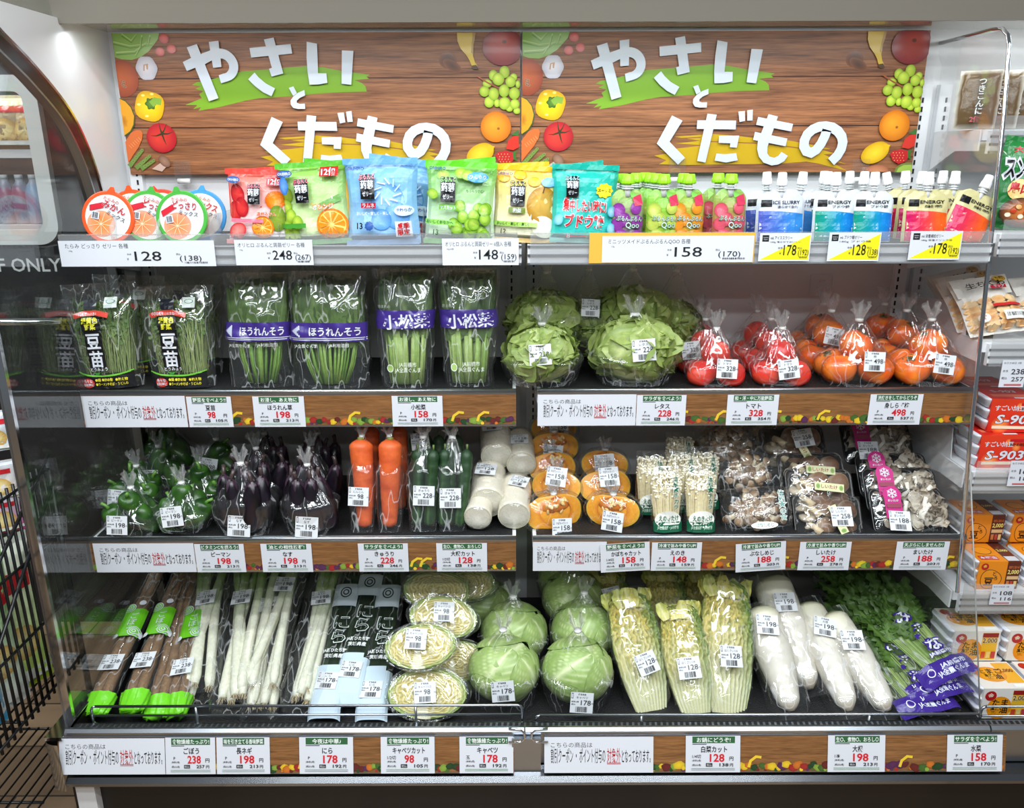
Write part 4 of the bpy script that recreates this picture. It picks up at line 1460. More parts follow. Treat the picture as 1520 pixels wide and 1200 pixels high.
def art_grape(w, h):
 A = Art()
 grid_bg(A, w, h, C(216, 228, 210), C(110, 190, 60))
 A.poly([(-w * .5, .62 * h), (w * .5, .72 * h), (w * .5, .3 * h), (-w * .5, .25 * h)], C(224, 234, 220))
 r = random.Random(4)
 for k in range(24):
  A.ell((-.12 + .55 * r.random()) * w, (.08 + .42 * r.random()) * h, .085 * w, .085 * w, C(186, 220, 90), C(104, 160, 30), off=(-.25, .3))
 for x, y in ((-.42, .6), (.0, .86), (.1, .84), (-.25, .83)):
  A.ell(x * w, y * h, .09 * w, .07 * w, C(190, 220, 90), C(120, 170, 40), off=(-.2, .2))
 A.ell(.24 * w, .82 * h, .15 * w, .07 * w, C(110, 180, 230), C(70, 150, 210))
 A.text('ひんやり', .24 * w, .80 * h, .045 * h, WHITE, 0.02, 'c')
 A.text('もっちり食感!', .22 * w, .64 * h, .03 * h, C(40, 80, 40), 0.02, 'c')
 logo_box(A, w, h, -.18 * w, .66 * h, .34 * w, C(150, 220, 120))
 A.rect(-.30 * w, .42 * h, -.04 * w, .48 * h, C(100, 170, 50), 3, 1)
 A.text('マスカット', -.17 * w, .43 * h, .04 * h, WHITE, 0.02, 'c', .24 * w)
 A.rect(-.5 * w, .24 * h, -.05 * w, .30 * h, C(140, 200, 90), 6, 1)
 A.text('おいしくおなかへ', -.28 * w, .255 * h, .035 * h, C(30, 100, 50), 0.02, 'c', .4 * w)
 A.text('13', -.36 * w, .12 * h, .07 * h, C(60, 110, 50), 0.03)
 A.text('ORIHIRO', -.33 * w, .89 * h, .04 * h, C(30, 60, 140), 0.02, 'c')
 seal(A, w, h, C(96, 196, 40))
 return A

def art_pear(w, h):
 A = Art()
 grid_bg(A, w, h, C(222, 224, 206), C(236, 200, 60))
 A.poly([(-w * .5, .60 * h), (w * .1, .66 * h), (w * .1, .2 * h), (-w * .5, .2 * h)], C(226, 228, 220))
 A.ell(.27 * w, .50 * h, .25 * w, .27 * w, C(220, 180, 90), C(170, 120, 30), off=(-.2, .3))
 A.line([(.27 * w, .66 * h), (.29 * w, .74 * h)], .02 * w, C(90, 60, 20))
 A.ell(.30 * w, .22 * h, .20 * w, .16 * w, C(240, 240, 230), C(226, 224, 200), -.3)
 for x, y in ((-.35, .84), (-.1, .88), (.12, .80)):
  A.ell(x * w, y * h, .10 * w, .07 * w, C(246, 206, 70), C(226, 160, 30))
 A.ell(.35 * w, .80 * h, .12 * w, .07 * w, C(150, 200, 236), C(110, 170, 220))
 logo_box(A, w, h, -.13 * w, .64 * h, .36 * w, C(250, 220, 90))
 A.rect(-.27 * w, .39 * h, .0 * w, .46 * h, C(110, 130, 50), 3, 1)
 A.text('和梨', -.135 * w, .40 * h, .05 * h, WHITE, 0.02, 'c')
 A.rect(-.5 * w, .22 * h, .2 * w, .28 * h, C(160, 200, 90), 8, 1)
 A.text('おいしく・楽しく・美しく', -.18 * w, .235 * h, .035 * h, C(30, 90, 40), 0.02, 'c', .5 * w)
 A.text('12', -.36 * w, .12 * h, .07 * h, C(90, 80, 50), 0.03)
 A.text('ORIHIRO', -.33 * w, .87 * h, .04 * h, C(30, 60, 140), 0.02, 'c')
 seal(A, w, h, C(238, 190, 40))
 return A

def art_teal(w, h):
 A = Art()
 grid_bg(A, w, h, C(60, 190, 180), C(30, 176, 160))
 A.poly([(-.30 * w, .60 * h), (.33 * w, .56 * h), (.33 * w, .10 * h), (-.26 * w, .08 * h)], C(206, 32, 40))
 A.text('集中したい時に!', .0 * w, .42 * h, .13 * h, C(206, 32, 40), 0.025, 'c', .68 * w, rot=-.03, outline=(WHITE, .05))
 A.text('ブドウ糖', .0 * w, .22 * h, .14 * h, C(206, 32, 40), 0.03, 'c', .60 * w, rot=-.03, outline=(WHITE, .05))
 A.ell(.30 * w, .68 * h, .13 * w, .10 * w, C(250, 236, 60), C(240, 214, 30), wob=.12, k=9)
 A.text('スーッと', .30 * w, .665 * h, .04 * h, C(60, 60, 20), 0.02, 'c')
 logo_box(A, w, h, -.20 * w, .72 * h, .30 * w, C(170, 230, 240))
 A.rect(.04 * w, .06 * h, .30 * w, .11 * h, C(250, 236, 60), 3, 1)
 A.text('ラムネ味', .17 * w, .065 * h, .04 * h, C(30, 60, 140), 0.02, 'c')
 A.text('78', -.30 * w, .07 * h, .07 * h, WHITE, 0.03)
 for x, y in ((-.40, .3), (.42, .2), (.43, .42)):
  A.ell(x * w, y * h, .07 * w, .08 * w, C(170, 220, 230), C(90, 180, 200))
 seal(A, w, h, C(20, 168, 150))
 return A

PW, PH = 0.168, 0.190
for nm, art, seed, px, Y, rot, sc, lab, sd in (
  ('straw', art_straw, 1, 379, -0.395, 2, 0.98, 'strawberry and orange jelly pack beside the jelly cups', C(220, 110, 80)),
  ('straw', art_straw, 9, 388, -0.320, -3, 1.00, 'red topped jelly pack behind the strawberry one', C(220, 110, 80)),
  ('orange', art_orange, 2, 468, -0.400, -3, 1.08, 'green edged orange jelly pack with grapes and orange slice', C(180, 210, 110)),
  ('orange', art_orange, 8, 492, -0.315, 6, 1.08, 'orange jelly pack peeking out behind the green edged one', C(180, 210, 110)),
  ('blue', art_blue, 3, 567, -0.415, -1, 1.12, 'light blue soda jelly pack with black logo box', C(130, 180, 226)),
  ('blue', art_blue, 7, 588, -0.320, 7, 1.13, 'light blue jelly pack leaning behind the front blue one', C(130, 180, 226)),
  ('grape', art_grape, 4, 680, -0.405, 3, 1.08, 'green muscat jelly pack with pile of grapes', C(190, 220, 150)),
  ('grape', art_grape, 6, 692, -0.325, -4, 1.10, 'green jelly pack behind the muscat one', C(190, 220, 150)),
  ('pear', art_pear, 5, 777, -0.385, 3, 1.02, 'yellow pear jelly pack between the green and teal packs', C(226, 206, 120)),
  ('pear', art_pear, 3, 770, -0.310, -2, 1.05, 'yellow jelly pack behind the pear one', C(226, 206, 120)),
  ('teal', art_teal, 6, 866, -0.400, 2, 1.03, 'teal glucose jelly pack with red block of writing', C(50, 180, 168)),
  ('teal', art_teal, 2, 858, -0.325, -6, 1.04, 'teal jelly pack right behind the front teal one', C(50, 180, 168))):
 t = empty('jelly_pack', (X_at(px, Y - 0.02, Z1 + 0.1), Y, Z1 + 0.001), lab, 'jelly pack', 'pillow packs of konjac jelly')
 o = part('pack_body', pillow_mesh((nm, seed), PW, PH, 0.070, art, seed * 3.1, sidecol=sd), t, (0, 0, 0), (0, math.radians(rot), 0), sc)

# ------------------------------------------------------------------ top shelf: spouted pouches
def pouch_fn(w, h, d, seed=0, shoulder=0.2):
 def f(x, y, z=0.0, back=False):
  v = y / h
  top = 1 - 0.42 * max(0, (v - (1 - shoulder)) / shoulder) ** 2
  u = 2 * x / w
  b = (max(0, 1 - u * u)) ** 0.5 * (1 - max(0, v) ** 1.6 * 0.9) * (0.75 + 0.25 * min(1, v * 8))
  e = noise.noise(Vector((x * 40 + seed, y * 40, seed))) * 0.004
  s = -1 if not back else 1
  return (x * top, s * (d / 2 * b + e * (1 if not back else -1) * (0.3 + b)) + s * z, y)
 return f

def pouch_meshes(key, w, h, d, art, seed, capc, capr, caph, neckc, mat='pack_print', edge=(0.8, 0.8, 0.8)):
 def body():
  m = MB().mat(mat)
  f = pouch_fn(w, h, d, seed)
  art(w, h).mb(lambda x, y, z: f(x, y, z * 5), mat, m)
  n = 12
  m.grid([[f(-w / 2 + w * i / n, h * j / n, 0, True) for i in range(n, -1, -1)] for j in range(n + 1)], edge)
  return m.mesh('pouch_body')
 def cap():
  m = MB().mat('cap_plastic')
  rows = []
  for zz, r_, q in ((h + 0.014, capr * 1.02, 0), (h + 0.016, capr * 1.06, 1), (h + 0.012 + caph * 0.5, capr, 1), (h + 0.012 + caph * 0.55, capr * 0.94, 0), (h + 0.012 + caph * 0.95, capr * 0.88, 0), (h + 0.012 + caph, capr * 0.75, 0)):
   rows.append([(r_ * (1 + 0.05 * q * math.cos(14 * 2 * PI * i / 56)) * math.cos(2 * PI * i / 56), r_ * (1 + 0.05 * q * math.cos(14 * 2 * PI * i / 56)) * math.sin(2 * PI * i / 56), zz) for i in range(56)])
  m.grid(rows, capc, True, cap0=True, cap1=True)
  return m.mesh('cap')
 def spout():
  m = MB().mat('cap_plastic')
  m.tube([(0, 0, h - 0.018), (0, 0, h + 0.016)], capr * 0.55, neckc, 14)
  for zz in (h + 0.002, h + 0.008):
   m.tube([(0, 0, zz - 0.001), (0, 0, zz + 0.001)], capr * 0.95, neckc, 18)
  return m.mesh('spout')
 return cached((key, 'b'), body), cached((key, 'c'), cap), cached((key, 's'), spout)

def art_qoo(c1, c2, fruit):
 def f(w, h):
  A = Art()
  grid_bg(A, w, h, c1, c2)
  A.poly([(-w * .5, .99 * h), (w * .5, .99 * h), (w * .5, .78 * h), (w * .1, .84 * h), (-w * .2, .74 * h), (-w * .5, .80 * h)], C(70, 170, 60))
  A.poly([(-w * .42, .96 * h), (-w * .15, .90 * h), (-w * .3, .78 * h)], C(150, 214, 90))
  A.poly([(w * .05, .98 * h), (w * .32, .9 * h), (w * .12, .84 * h)], C(120, 200, 80))
  for x, y, s in ((-.28, .62, .20), (-.1, .45, .19), (-.32, .36, .18), (.25, .66, .17), (.3, .40, .19), (-.2, .14, .2), (.3, .14, .18)):
   A.ell(x * w, y * h, s * w, s * w * 1.1, fruit, mixc(fruit, BLACK, .35), off=(-.25, .3))
  A.poly([(.15 * w, .86 * h), (.45 * w, .92 * h), (.46 * w, .72 * h), (.2 * w, .70 * h)], C(206, 60, 90))
  A.text('ぷるんぷるん', .04 * w, .43 * h, .085 * h, WHITE, .0, 'c', .78 * w, rot=-.05, outline=(C(30, 120, 60), .05))
  A.text('Qoo', .14 * w, .30 * h, .12 * h, WHITE, .0, 'c', .42 * w, outline=(C(40, 130, 70), .05))
  return A
 return f

QK = {'purple': art_qoo(C(120, 40, 130), C(150, 190, 90), C(150, 60, 160)), 'lime': art_qoo(C(150, 190, 50), C(130, 190, 70), C(196, 214, 90)), 'orange': art_qoo(C(230, 150, 40), C(120, 180, 70), C(240, 150, 40)), 'red': art_qoo(C(200, 60, 80), C(130, 180, 80), C(226, 90, 110))}
for kind, px, Y, lab in (('purple', 931, -0.405, 'green capped pouch with purple grape print at the front of its column'), ('purple', 924, -0.345, 'green capped grape pouch directly behind the purple front one'), ('purple', 943, -0.290, 'green capped grape pouch at the back of the purple column'),
                         ('lime', 984, -0.405, 'green capped pouch with yellow green muscat print at the front'), ('lime', 973, -0.350, 'green capped muscat pouch second in its column'), ('lime', 964, -0.295, 'green capped muscat pouch third in its column'), ('lime', 956, -0.240, 'green capped muscat pouch at the back of its column'),
                         ('orange', 1021, -0.405, 'green capped pouch with orange print at the front'), ('orange', 1013, -0.345, 'green capped orange pouch behind the front orange one'),
                         ('red', 1083, -0.405, 'green capped pouch with red peach print at the front'), ('red', 1064, -0.335, 'green capped red pouch behind the front red one')):
 t = empty('drink_pouch', (X_at(px, Y, Z1 + 0.1), Y, Z1), lab, 'drink pouch', 'green capped drink pouches')
 b_, c_, s_ = pouch_meshes('qoo' + kind, 0.084, 0.135, 0.044, QK[kind], 2.0, C(150, 220, 20), 0.0165, 0.026, C(225, 230, 230), edge=C(120, 180, 80))
 part('pouch_body', b_, t)
 part('spout', s_, t)
 part('cap', c_, t)

def art_energy(c0, c1, c2, top, word, sub, ink=BLACK):
 def f(w, h):
  A = Art()
  grid_bg(A, w, h, top, top)
  n = 10
  V, F, cs = [], [], []
  for j in range(9):
   for i in range(n + 1):
    u = i / n
    yt = .62 - .06 * u + .02 * math.sin(3 * u)
    V.append(((-.46 + .92 * u) * w, (.02 + (yt - .02) * j / 8) * h))
    cs.append(mixc(c0, mixc(c1, c2, u), min(1, u * 1.4)))
  for j in range(8):
   for i in range(n):
    a = j * (n + 1) + i
    F.append((a, a + 1, a + n + 2, a + n + 1))
  A.raw(V, F, cs)
  A.rect(-.42 * w, .70 * h, -.20 * w, .84 * h, BLACK, 2, 2)
  A.text(word, .10 * w, .755 * h, .075 * h, ink, .02, 'c', .56 * w)
  A.text(sub, .12 * w, .675 * h, .05 * h, ink, .01, 'c', .42 * w)
  A.text('ブドウ糖 180g', -.25 * w, .10 * h, .03 * h, WHITE, .01, 'c')
  return A
 return f

EK = {
 'slurry': (art_energy(C(70, 80, 170), C(60, 120, 200), C(50, 130, 200), C(196, 202, 210), 'ICE SLURRY', '凍らせて飲む', C(30, 34, 60)), 0.125, C(236, 238, 240)),
 'teal': (art_energy(C(10, 140, 110), C(20, 160, 180), C(20, 110, 200), C(206, 212, 216), 'ENERGY', 'ブドウ糖'), 0.108, C(236, 238, 240)),
 'gold': (art_energy(C(190, 10, 90), C(226, 40, 60), C(240, 100, 20), C(200, 192, 140), 'ENERGY', '栄養'), 0.115, C(240, 240, 238))}
for kind, px, Y, rot, lab in (
  ('slurry', 1160, -0.400, 0, 'silver and blue slurry pouch in front of two others'), ('slurry', 1142, -0.330, -3, 'blue slurry pouch behind the front one, next to the red capped column'), ('slurry', 1184, -0.335, 4, 'blue slurry pouch behind the front one, next to the teal pouches'),
  ('teal', 1240, -0.400, 0, 'teal energy pouch beside the slurry pouches at the front'), ('teal', 1231, -0.340, -2, 'teal energy pouch second behind the slurry side one'), ('teal', 1222, -0.285, 0, 'teal energy pouch at the back on the slurry side'),
  ('teal', 1297, -0.400, 0, 'teal energy pouch beside the magenta ones at the front'), ('teal', 1280, -0.340, 1, 'teal energy pouch behind the one beside the magenta pouches'), ('teal', 1263, -0.285, -2, 'teal energy pouch at the back between the two front teal ones'),
  ('gold', 1377, -0.400, 0, 'upright magenta energy pouch with pale gold top at the front'), ('gold', 1364, -0.340, 2, 'magenta energy pouch just behind the upright front one'), ('gold', 1347, -0.285, -3, 'magenta energy pouch at the back on the teal side'), ('gold', 1336, -0.230, -14, 'magenta energy pouch with slanting cap at the very back'),
  ('gold', 1398, -0.290, 0, 'magenta energy pouch in the back row between the two front ones'), ('gold', 1413, -0.335, 2, 'magenta energy pouch behind the fallen over one'),
  ('gold', 1430, -0.395, 22, 'magenta energy pouch slumping over against the clear divider')):
 art, w_, cc = EK[kind]
 t = empty('energy_pouch', (X_at(px, Y, Z1 + 0.1), Y, Z1), lab, 'energy pouch', 'white capped energy pouches')
 b_, c_, s_ = pouch_meshes('en' + kind, w_, 0.128, 0.05, art, 4.0, cc, 0.0125, 0.036, C(226, 230, 232), edge=C(190, 190, 180))
 rr = (math.radians(-4), math.radians(rot), 0)
 dz = 0.0
 if abs(rot) > 20:
  dz = w_ / 2 * math.sin(math.radians(rot)) * 0.4 - 0.006
 for nme, me in (('pouch_body', b_), ('spout', s_), ('cap', c_)):
  part(nme, me, t, (0, 0, max(0, dz)), rr)
# clear upright dividers between the facings
for k, (px, Y) in enumerate(((163, -0.43), (231, -0.43), (311, -0.43), (413, -0.43), (627, -0.43), (728, -0.43))):
 xx = X_at(px, Y, Z1 + 0.03)
 m = MB().mat('rail_clear').prism([(-0.425, Z1), (-0.425, Z1 + 0.05), (-0.38, Z1 + 0.075), (-0.20, Z1 + 0.08), (-0.20, Z1)], -0.0008, 0.0008, axis='x')
 o = m.build('facing_divider', None, None, (xx, 0, 0))
 recalc(o.data)
 tag(o, 'thin clear plastic divider standing between packs on the top shelf', 'divider', 'clear facing dividers')

# ------------------------------------------------------------------ film bags and growing things
def bag_film(w, d, h, seed, belly=0.32, neck=0.085, power=1.25):
 def f():
  nu, nv = 110, 34
  rs = np.random.RandomState(int(seed * 7) + 3)
  p1, p2, p3 = rs.rand(3) * 6.28
  rows = []
  th = np.linspace(0, 2 * PI, nu, endpoint=False)
  for j in range(nv + 1):
   t = j / nv
   if t < belly:
    r = 0.80 + 0.20 * math.sin(t / belly * PI / 2)
    s = 0.0
   else:
    s = (t - belly) / (1 - belly)
    r = neck + (1 - neck) * (1 - s) ** power * (1 - 0.12 * math.sin(PI * s))
   amp = 0.012 + 0.13 * s
   pl = 1 + amp * (0.9 * np.abs(np.sin(7 * th + p1 + 1.1 * t)) - 0.6 + 0.5 * np.abs(np.sin(11.5 * th + p2 - 1.3 * t)) - 0.3) + 0.02 * np.sin(5 * th + 9 * t + p3)
   pl += 0.022 * np.array([abs(noise.noise(Vector((2.6 * math.cos(a) + seed, 2.6 * math.sin(a), 5.5 * t + seed)))) - 0.2 for a in th])
   ce, se = np.cos(th), np.sin(th)
   k = 0.75
   x = np.sign(ce) * np.abs(ce) ** k * w / 2 * r * pl
   y = np.sign(se) * np.abs(se) ** k * d / 2 * r * pl
   z = np.full(nu, h * t) + 0.004 * np.sin(3 * th + p2) * (t > 0.1)
   rows.append(np.stack([x, y, z], 1))
  m = MB().mat('film').grid(rows, (0.9, 0.9, 0.9), True)
  return m.mesh('film_bag')
 return cached(('bag', w, d, h, seed, belly, power), f)

def bag_top(w, h, seed, tall=0.04, neck=0.085):
 def f():
  rs = np.random.RandomState(int(seed * 11) + 5)
  p1, p2, p3 = rs.rand(3) * 6.28
  nu = 72
  th = np.linspace(0, 2 * PI, nu, endpoint=False)
  m = MB().mat('film_gather')
  rows = []
  r0 = neck * w / 2
  for j in range(6):
   t = j / 5
   r = r0 * (1.0 + 1.5 * t ** 1.3)
   pl = 1 + (0.15 + 0.25 * t) * (0.6 * np.sin(9 * th + p1 + 2 * t) + 0.5 * np.sin(17 * th + p2 - t))
   z = h - 0.004 + tall * t * (1 + 0.35 * t * np.sin(4 * th + p3))
   rows.append(np.stack([r * pl * np.cos(th) + 0.006 * t * math.cos(p1), r * pl * np.sin(th) * 0.8, z], 1))
  m.grid(rows, (0.9, 0.9, 0.9), True)
  m.mat('cap_plastic').tube([(0, 0, h - 0.007), (0, 0, h + 0.001)], r0 * 1.25, C(232, 232, 228), 14)
  return m.mesh('gathered_top')
 return cached(('bagtop', w, h, seed, tall), f)

def col_noise(P, c0, c1, sc, seed=0.0, lo=-0.4, hi=0.4):
 t = np.clip((nz(P, sc, seed) - lo) / (hi - lo), 0, 1)[..., None]
 return np.array(c0) * (1 - t) + np.array(c1) * t

def ball_pts(nu, nv):
 th = np.linspace(0, 2 * PI, nu, endpoint=False)
 ph = np.linspace(-PI / 2, PI / 2, nv)
 T, P = np.meshgrid(th, ph)
 return T, P

def tomato_mesh(seed):
 def f():
  T, P = ball_pts(28, 16)
  r = 1 + 0.025 * np.cos(5 * T + seed) * np.cos(P) - 0.16 * np.exp(-((P - PI / 2) / 0.35) ** 2)
  X = np.stack([r * np.cos(P) * np.cos(T), r * np.cos(P) * np.sin(T), 0.86 * r * np.sin(P)], -1)
  c = col_noise(X, C(206, 40, 34), C(222, 72, 52), 1.2, seed * 3.3)
  m = MB().mat('waxy').grid(X * 0.036, c, True, cap0=True, cap1=True)
  return m.mesh('tomato')
 return cached(('tomato', seed), f)

def persimmon_mesh(seed):
 def f():
  T, P = ball_pts(32, 18)
  sq = 1 + 0.05 * np.cos(4 * T) * np.cos(P)
  r = sq * (1 - 0.12 * np.exp(-((P - PI / 2) / 0.4) ** 2))
  X = np.stack([r * np.cos(P) * np.cos(T), r * np.cos(P) * np.sin(T), 0.84 * r * np.sin(P)], -1)
  c = col_noise(X, C(222, 90, 26), C(236, 128, 40), 1.6, seed * 2.1)
  m = MB().mat('waxy').grid(X * 0.042, c, True, cap0=True, cap1=True)
  return m.mesh('persimmon')
 return cached(('pers', seed), f)

def calyx_mesh():
 def f():
  m = MB().mat('leafy')
  for k in range(4):
   a = k * PI / 2
   for dx in (0,):
    P = []
    for i in range(4):
     for j in (-1, 0, 1):
      r = 0.003 + 0.016 * i / 3
      ww = 0.008 * math.sin(PI * (0.25 + 0.7 * i / 3)) * j
      P.append((r * math.cos(a) - ww * math.sin(a), r * math.sin(a) + ww * math.cos(a), 0.002 + 0.003 * (i == 3) - 0.001 * i))
    m.grid(np.array(P).reshape(4, 3, 3), C(110, 100, 50))
  m.tube([(0, 0, 0), (0, 0, 0.006)], 0.003, C(80, 66, 40), 8)
  return m.mesh('calyx')
 return cached('calyx', f)

def pepper_mesh(seed):
 def f():
  T, P = ball_pts(36, 18)
  s = np.sin(P)
  lob = 1 + 0.13 * np.abs(np.cos(1.5 * T + seed)) * np.cos(P) - 0.08
  r = lob * (0.80 + 0.20 * s) * np.cos(P) ** 0.7
  wob = 1 + 0.08 * np.sin(3 * P + T + seed)
  X = np.stack([r * np.cos(T) * wob, r * np.sin(T), 1.45 * s - 0.22 * np.exp(-((P - PI / 2) / 0.4) ** 2)], -1)
  c = col_noise(X, C(26, 58, 20), C(58, 100, 34), 1.4, seed * 1.7)
  m = MB().mat('waxy').grid(X * 0.029, c, True, cap0=True, cap1=True)
  m.tube([(0, 0, 0.030), (0.002, 0, 0.042), (0.008, 0.002, 0.052)], [0.006, 0.0035, 0.004], C(96, 140, 60), 8)
  return m.mesh('green_pepper')
 return cached(('pepper', seed), f)

def lathe(prof, n, colfn, bend=None, mat='waxy', wob=0.0, seed=0.0, squash=1.0):
 """prof: (z, r) list; colfn(t, theta) -> colour; bend(z) -> (dx, dy)"""
 m = MB().mat(mat)
 rows, cols = [], []
 for i, (z, r) in enumerate(prof):
  t = i / (len(prof) - 1)
  dx, dy = bend(z) if bend else (0, 0)
  row, cr = [], []
  for k in range(n):
   a = 2 * PI * k / n
   q = r * (1 + wob * noise.noise(Vector((2.2 * math.cos(a) + seed, 2.2 * math.sin(a), z * 40 + seed))))
   row.append((dx + q * math.cos(a), dy + q * math.sin(a) * squash, z))
   cr.append(colfn(t, a))
  rows.append(row)
  cols.append(cr)
 m.grid(rows, np.array(cols), True, True, True, True)
 return m

def eggplant_mesh(seed):
 def f():
  L = 0.125
  prof = [(L * (1 - math.cos(PI * i / 20)) / 2, 0.026 * (math.sin(PI * (i / 20) ** 0.85) ** 0.6) * (1 - 0.28 * i / 20) + 0.0015) for i in range(21)]
  c0, c1 = C(14, 12, 16), C(28, 20, 31)
  m = lathe(prof, 22, lambda t, a: mixc(c0, c1, 0.5 + 0.5 * math.sin(3 * a + 9 * t + seed)) if t < 0.9 else C(96, 84, 92), lambda z: (0.012 * math.sin(z * 14 + seed), 0), wob=0.06, seed=seed)
  cb = 0.012 * math.sin(L * 14 + seed)
  for k in range(5):
   a = k * 2 * PI / 5
   P = [[(cb + (0.006 + 0.013 * math.sin(PI * 0.5 * i / 3)) * math.cos(a + j * 0.45 * (1 - i / 3.4)), (0.006 + 0.013 * math.sin(PI * 0.5 * i / 3)) * math.sin(a + j * 0.45 * (1 - i / 3.4)), L + 0.004 - 0.024 * i / 3) for j in (-1, 0, 1)] for i in range(4)]
   m.grid(P, C(54, 36, 50))
  m.tube([(cb, 0, L), (cb + 0.003, 0, L + 0.013), (cb + 0.008, 0, L + 0.024)], [0.006, 0.0045, 0.005], C(70, 56, 56), 8)
  return m.mesh('eggplant')
 return cached(('egg', seed), f)

def carrot_mesh(seed):
 def f():
  L = 0.235
  prof = []
  for i in range(34):
   t = i / 33
   r = 0.0285 * (0.56 + 0.44 * t ** 0.75) * (1 - max(0, (t - 0.92) / 0.08) ** 2 * 0.65) * (1 if t > 0.03 else 0.7)
   r *= 1 + 0.012 * math.sin(i * 2.3 + seed)
   prof.append((L * t, r))
  rr = random.Random(seed)
  lines = [rr.random() for _ in range(34)]
  m = lathe(prof, 20, lambda t, a: mixc(C(218, 98, 46), C(186, 70, 28), lines[min(33, int(t * 33))] * (0.5 + 0.5 * math.sin(2 * a + 20 * t))), lambda z: (0.006 * math.sin(z * 12 + seed), 0), 'root', 0.03, seed)
  m.tube([(0.006 * math.sin(L * 12 + seed), 0, L - 0.002), (0.006 * math.sin(L * 12 + seed), 0, L + 0.006)], [0.009, 0.007], C(130, 140, 70), 10)
  return m.mesh('carrot')
 return cached(('carrot', seed), f)

def cucumber_mesh(seed):
 def f():
  L = 0.205
  prof = [(L * i / 30, 0.0155 * min(1, (math.sin(PI * i / 30) * 4) ** 0.5 + 0.05) * (1 + 0.05 * math.sin(i * 1.7))) for i in range(31)]
  r = random.Random(seed)
  m = lathe(prof, 18, lambda t, a: mixc(C(26, 56, 30), C(70, 104, 52), max(0, math.sin(5 * a + seed)) ** 3 * (1 - t) * 0.8 + r.random() * 0.12), lambda z: (0.010 * math.sin(z * 9 + seed), 0), 'root', 0.10, seed)
  m.tube([(0.010 * math.sin(L * 9 + seed), 0, L - 0.002), (0.010 * math.sin(L * 9 + seed), 0, L + 0.012)], 0.003, C(90, 110, 60), 8)
  return m.mesh('cucumber')
 return cached(('cuc', seed), f)

def sheet_leaf(m, origin, direc, up, L, W, curl, ruffle, seed, c_base, c_tip, c_rib, nu=9, nv=9, jag=0.0, cup=0.0, rib_w=0.14):
 """one leaf as a curved sheet from origin along direc; up is its outer face"""
 d = Vector(direc).normalized()
 u = Vector(up)
 u = (u - d * u.dot(d)).normalized()
 s = d.cross(u)
 P = np.zeros((nv, nu, 3))
 K = np.zeros((nv, nu, 3))
 o = Vector(origin)
 for j in range(nv):
  t = j / (nv - 1)
  wd = W * (0.25 + 0.75 * math.sin(PI * min(1, 0.12 + t * 0.80)) ** 0.8)
  if jag:
   wd *= 1 + jag * (1 if j % 2 else -1)
  ang = curl * t
  base = o + d * (L * (math.sin(ang) / curl if abs(curl) > 1e-3 else t)) + u * (-L * ((1 - math.cos(ang)) / curl if abs(curl) > 1e-3 else 0))
  nrm = u * math.cos(ang) + d * math.sin(ang)
  for i in range(nu):
   q = 2 * i / (nu - 1) - 1
   rf = ruffle * abs(q) ** 1.5 * t * noise.noise(Vector((q * 2.6 + seed, t * 5.5 + seed * 1.3, seed * 0.7))) * 2
   p = base + s * (wd * q / 2) + nrm * (rf - cup * W * q * q)
   P[j, i] = p
   rb = math.exp(-(q / rib_w) ** 2) * (1 - 0.55 * t)
   side = 0.25 * max(0, math.sin(9 * (t + 0.5 * abs(q)) * PI)) ** 6
   cc = mixc(c_base, c_tip, min(1, t * 0.8 + 0.3 * abs(q) + 0.2 * noise.noise(Vector((q * 3, t * 3, seed)))) if True else 0)
   K[j, i] = mixc(cc, c_rib, min(1, rb + side))
 m.grid(P, np.clip(K, 0, 1))

def patch_leaf(m, R, axis, up, ang, wid, lift, ruffle, seed, c_in, c_out, c_rib, n=13, squash=0.9, veins=True):
 """leaf lying on a ball: axis = middle direction, up = direction its tip points"""
 a = Vector(axis).normalized()
 u = Vector(up)
 u = (u - a * u.dot(a)).normalized()
 s = u.cross(a)
 P = np.zeros((n, n, 3))
 K = np.zeros((n, n, 3))
 for j in range(n):
  t = 2 * j / (n - 1) - 1
  ww = wid * (max(0.0, 1 - (t * 0.98) ** 4)) ** 0.5 * (1 - 0.12 * t)
  for i in range(n):
   q = 2 * i / (n - 1) - 1
   el, az = ang * t, ww * q
   v = a * (math.cos(el) * math.cos(az)) + u * math.sin(el) + s * (math.cos(el) * math.sin(az))
   edge = max(abs(q), t if t > 0 else 0)
   rr = R * (1 + lift * edge ** 4 + ruffle * edge ** 2 * noise.noise(Vector((q * 3.2 + seed, t * 3.2, seed * 2.1))) + 0.012 * noise.noise(Vector((q * 6 + seed, t * 6, 3))))
   p = v * rr
   P[j, i] = (p.x, p.y, p.z * squash)
   rib = math.exp(-(q / (0.10 - 0.05 * t)) ** 2)
   ph = (t - 0.9 * abs(q)) * 3.2 + (0.3 if q > 0 else 0)
   sv = 0.8 * math.exp(-(((ph % 1.0) - 0.5) / 0.10) ** 2) * (1 - abs(q) * 0.5) if veins else 0
   fine = 0.25 * max(0, noise.noise(Vector((q * 14 + seed, t * 14, 9))))
   c_ = mixc(c_in, c_out, min(1, edge ** 2 * 0.7 + 0.4 * (0.5 + noise.noise(Vector((q * 2, t * 2, seed))))))
   K[j, i] = mixc(c_, c_rib, min(1, max(rib, sv) + fine))
 m.grid(P, np.clip(K, 0, 1))

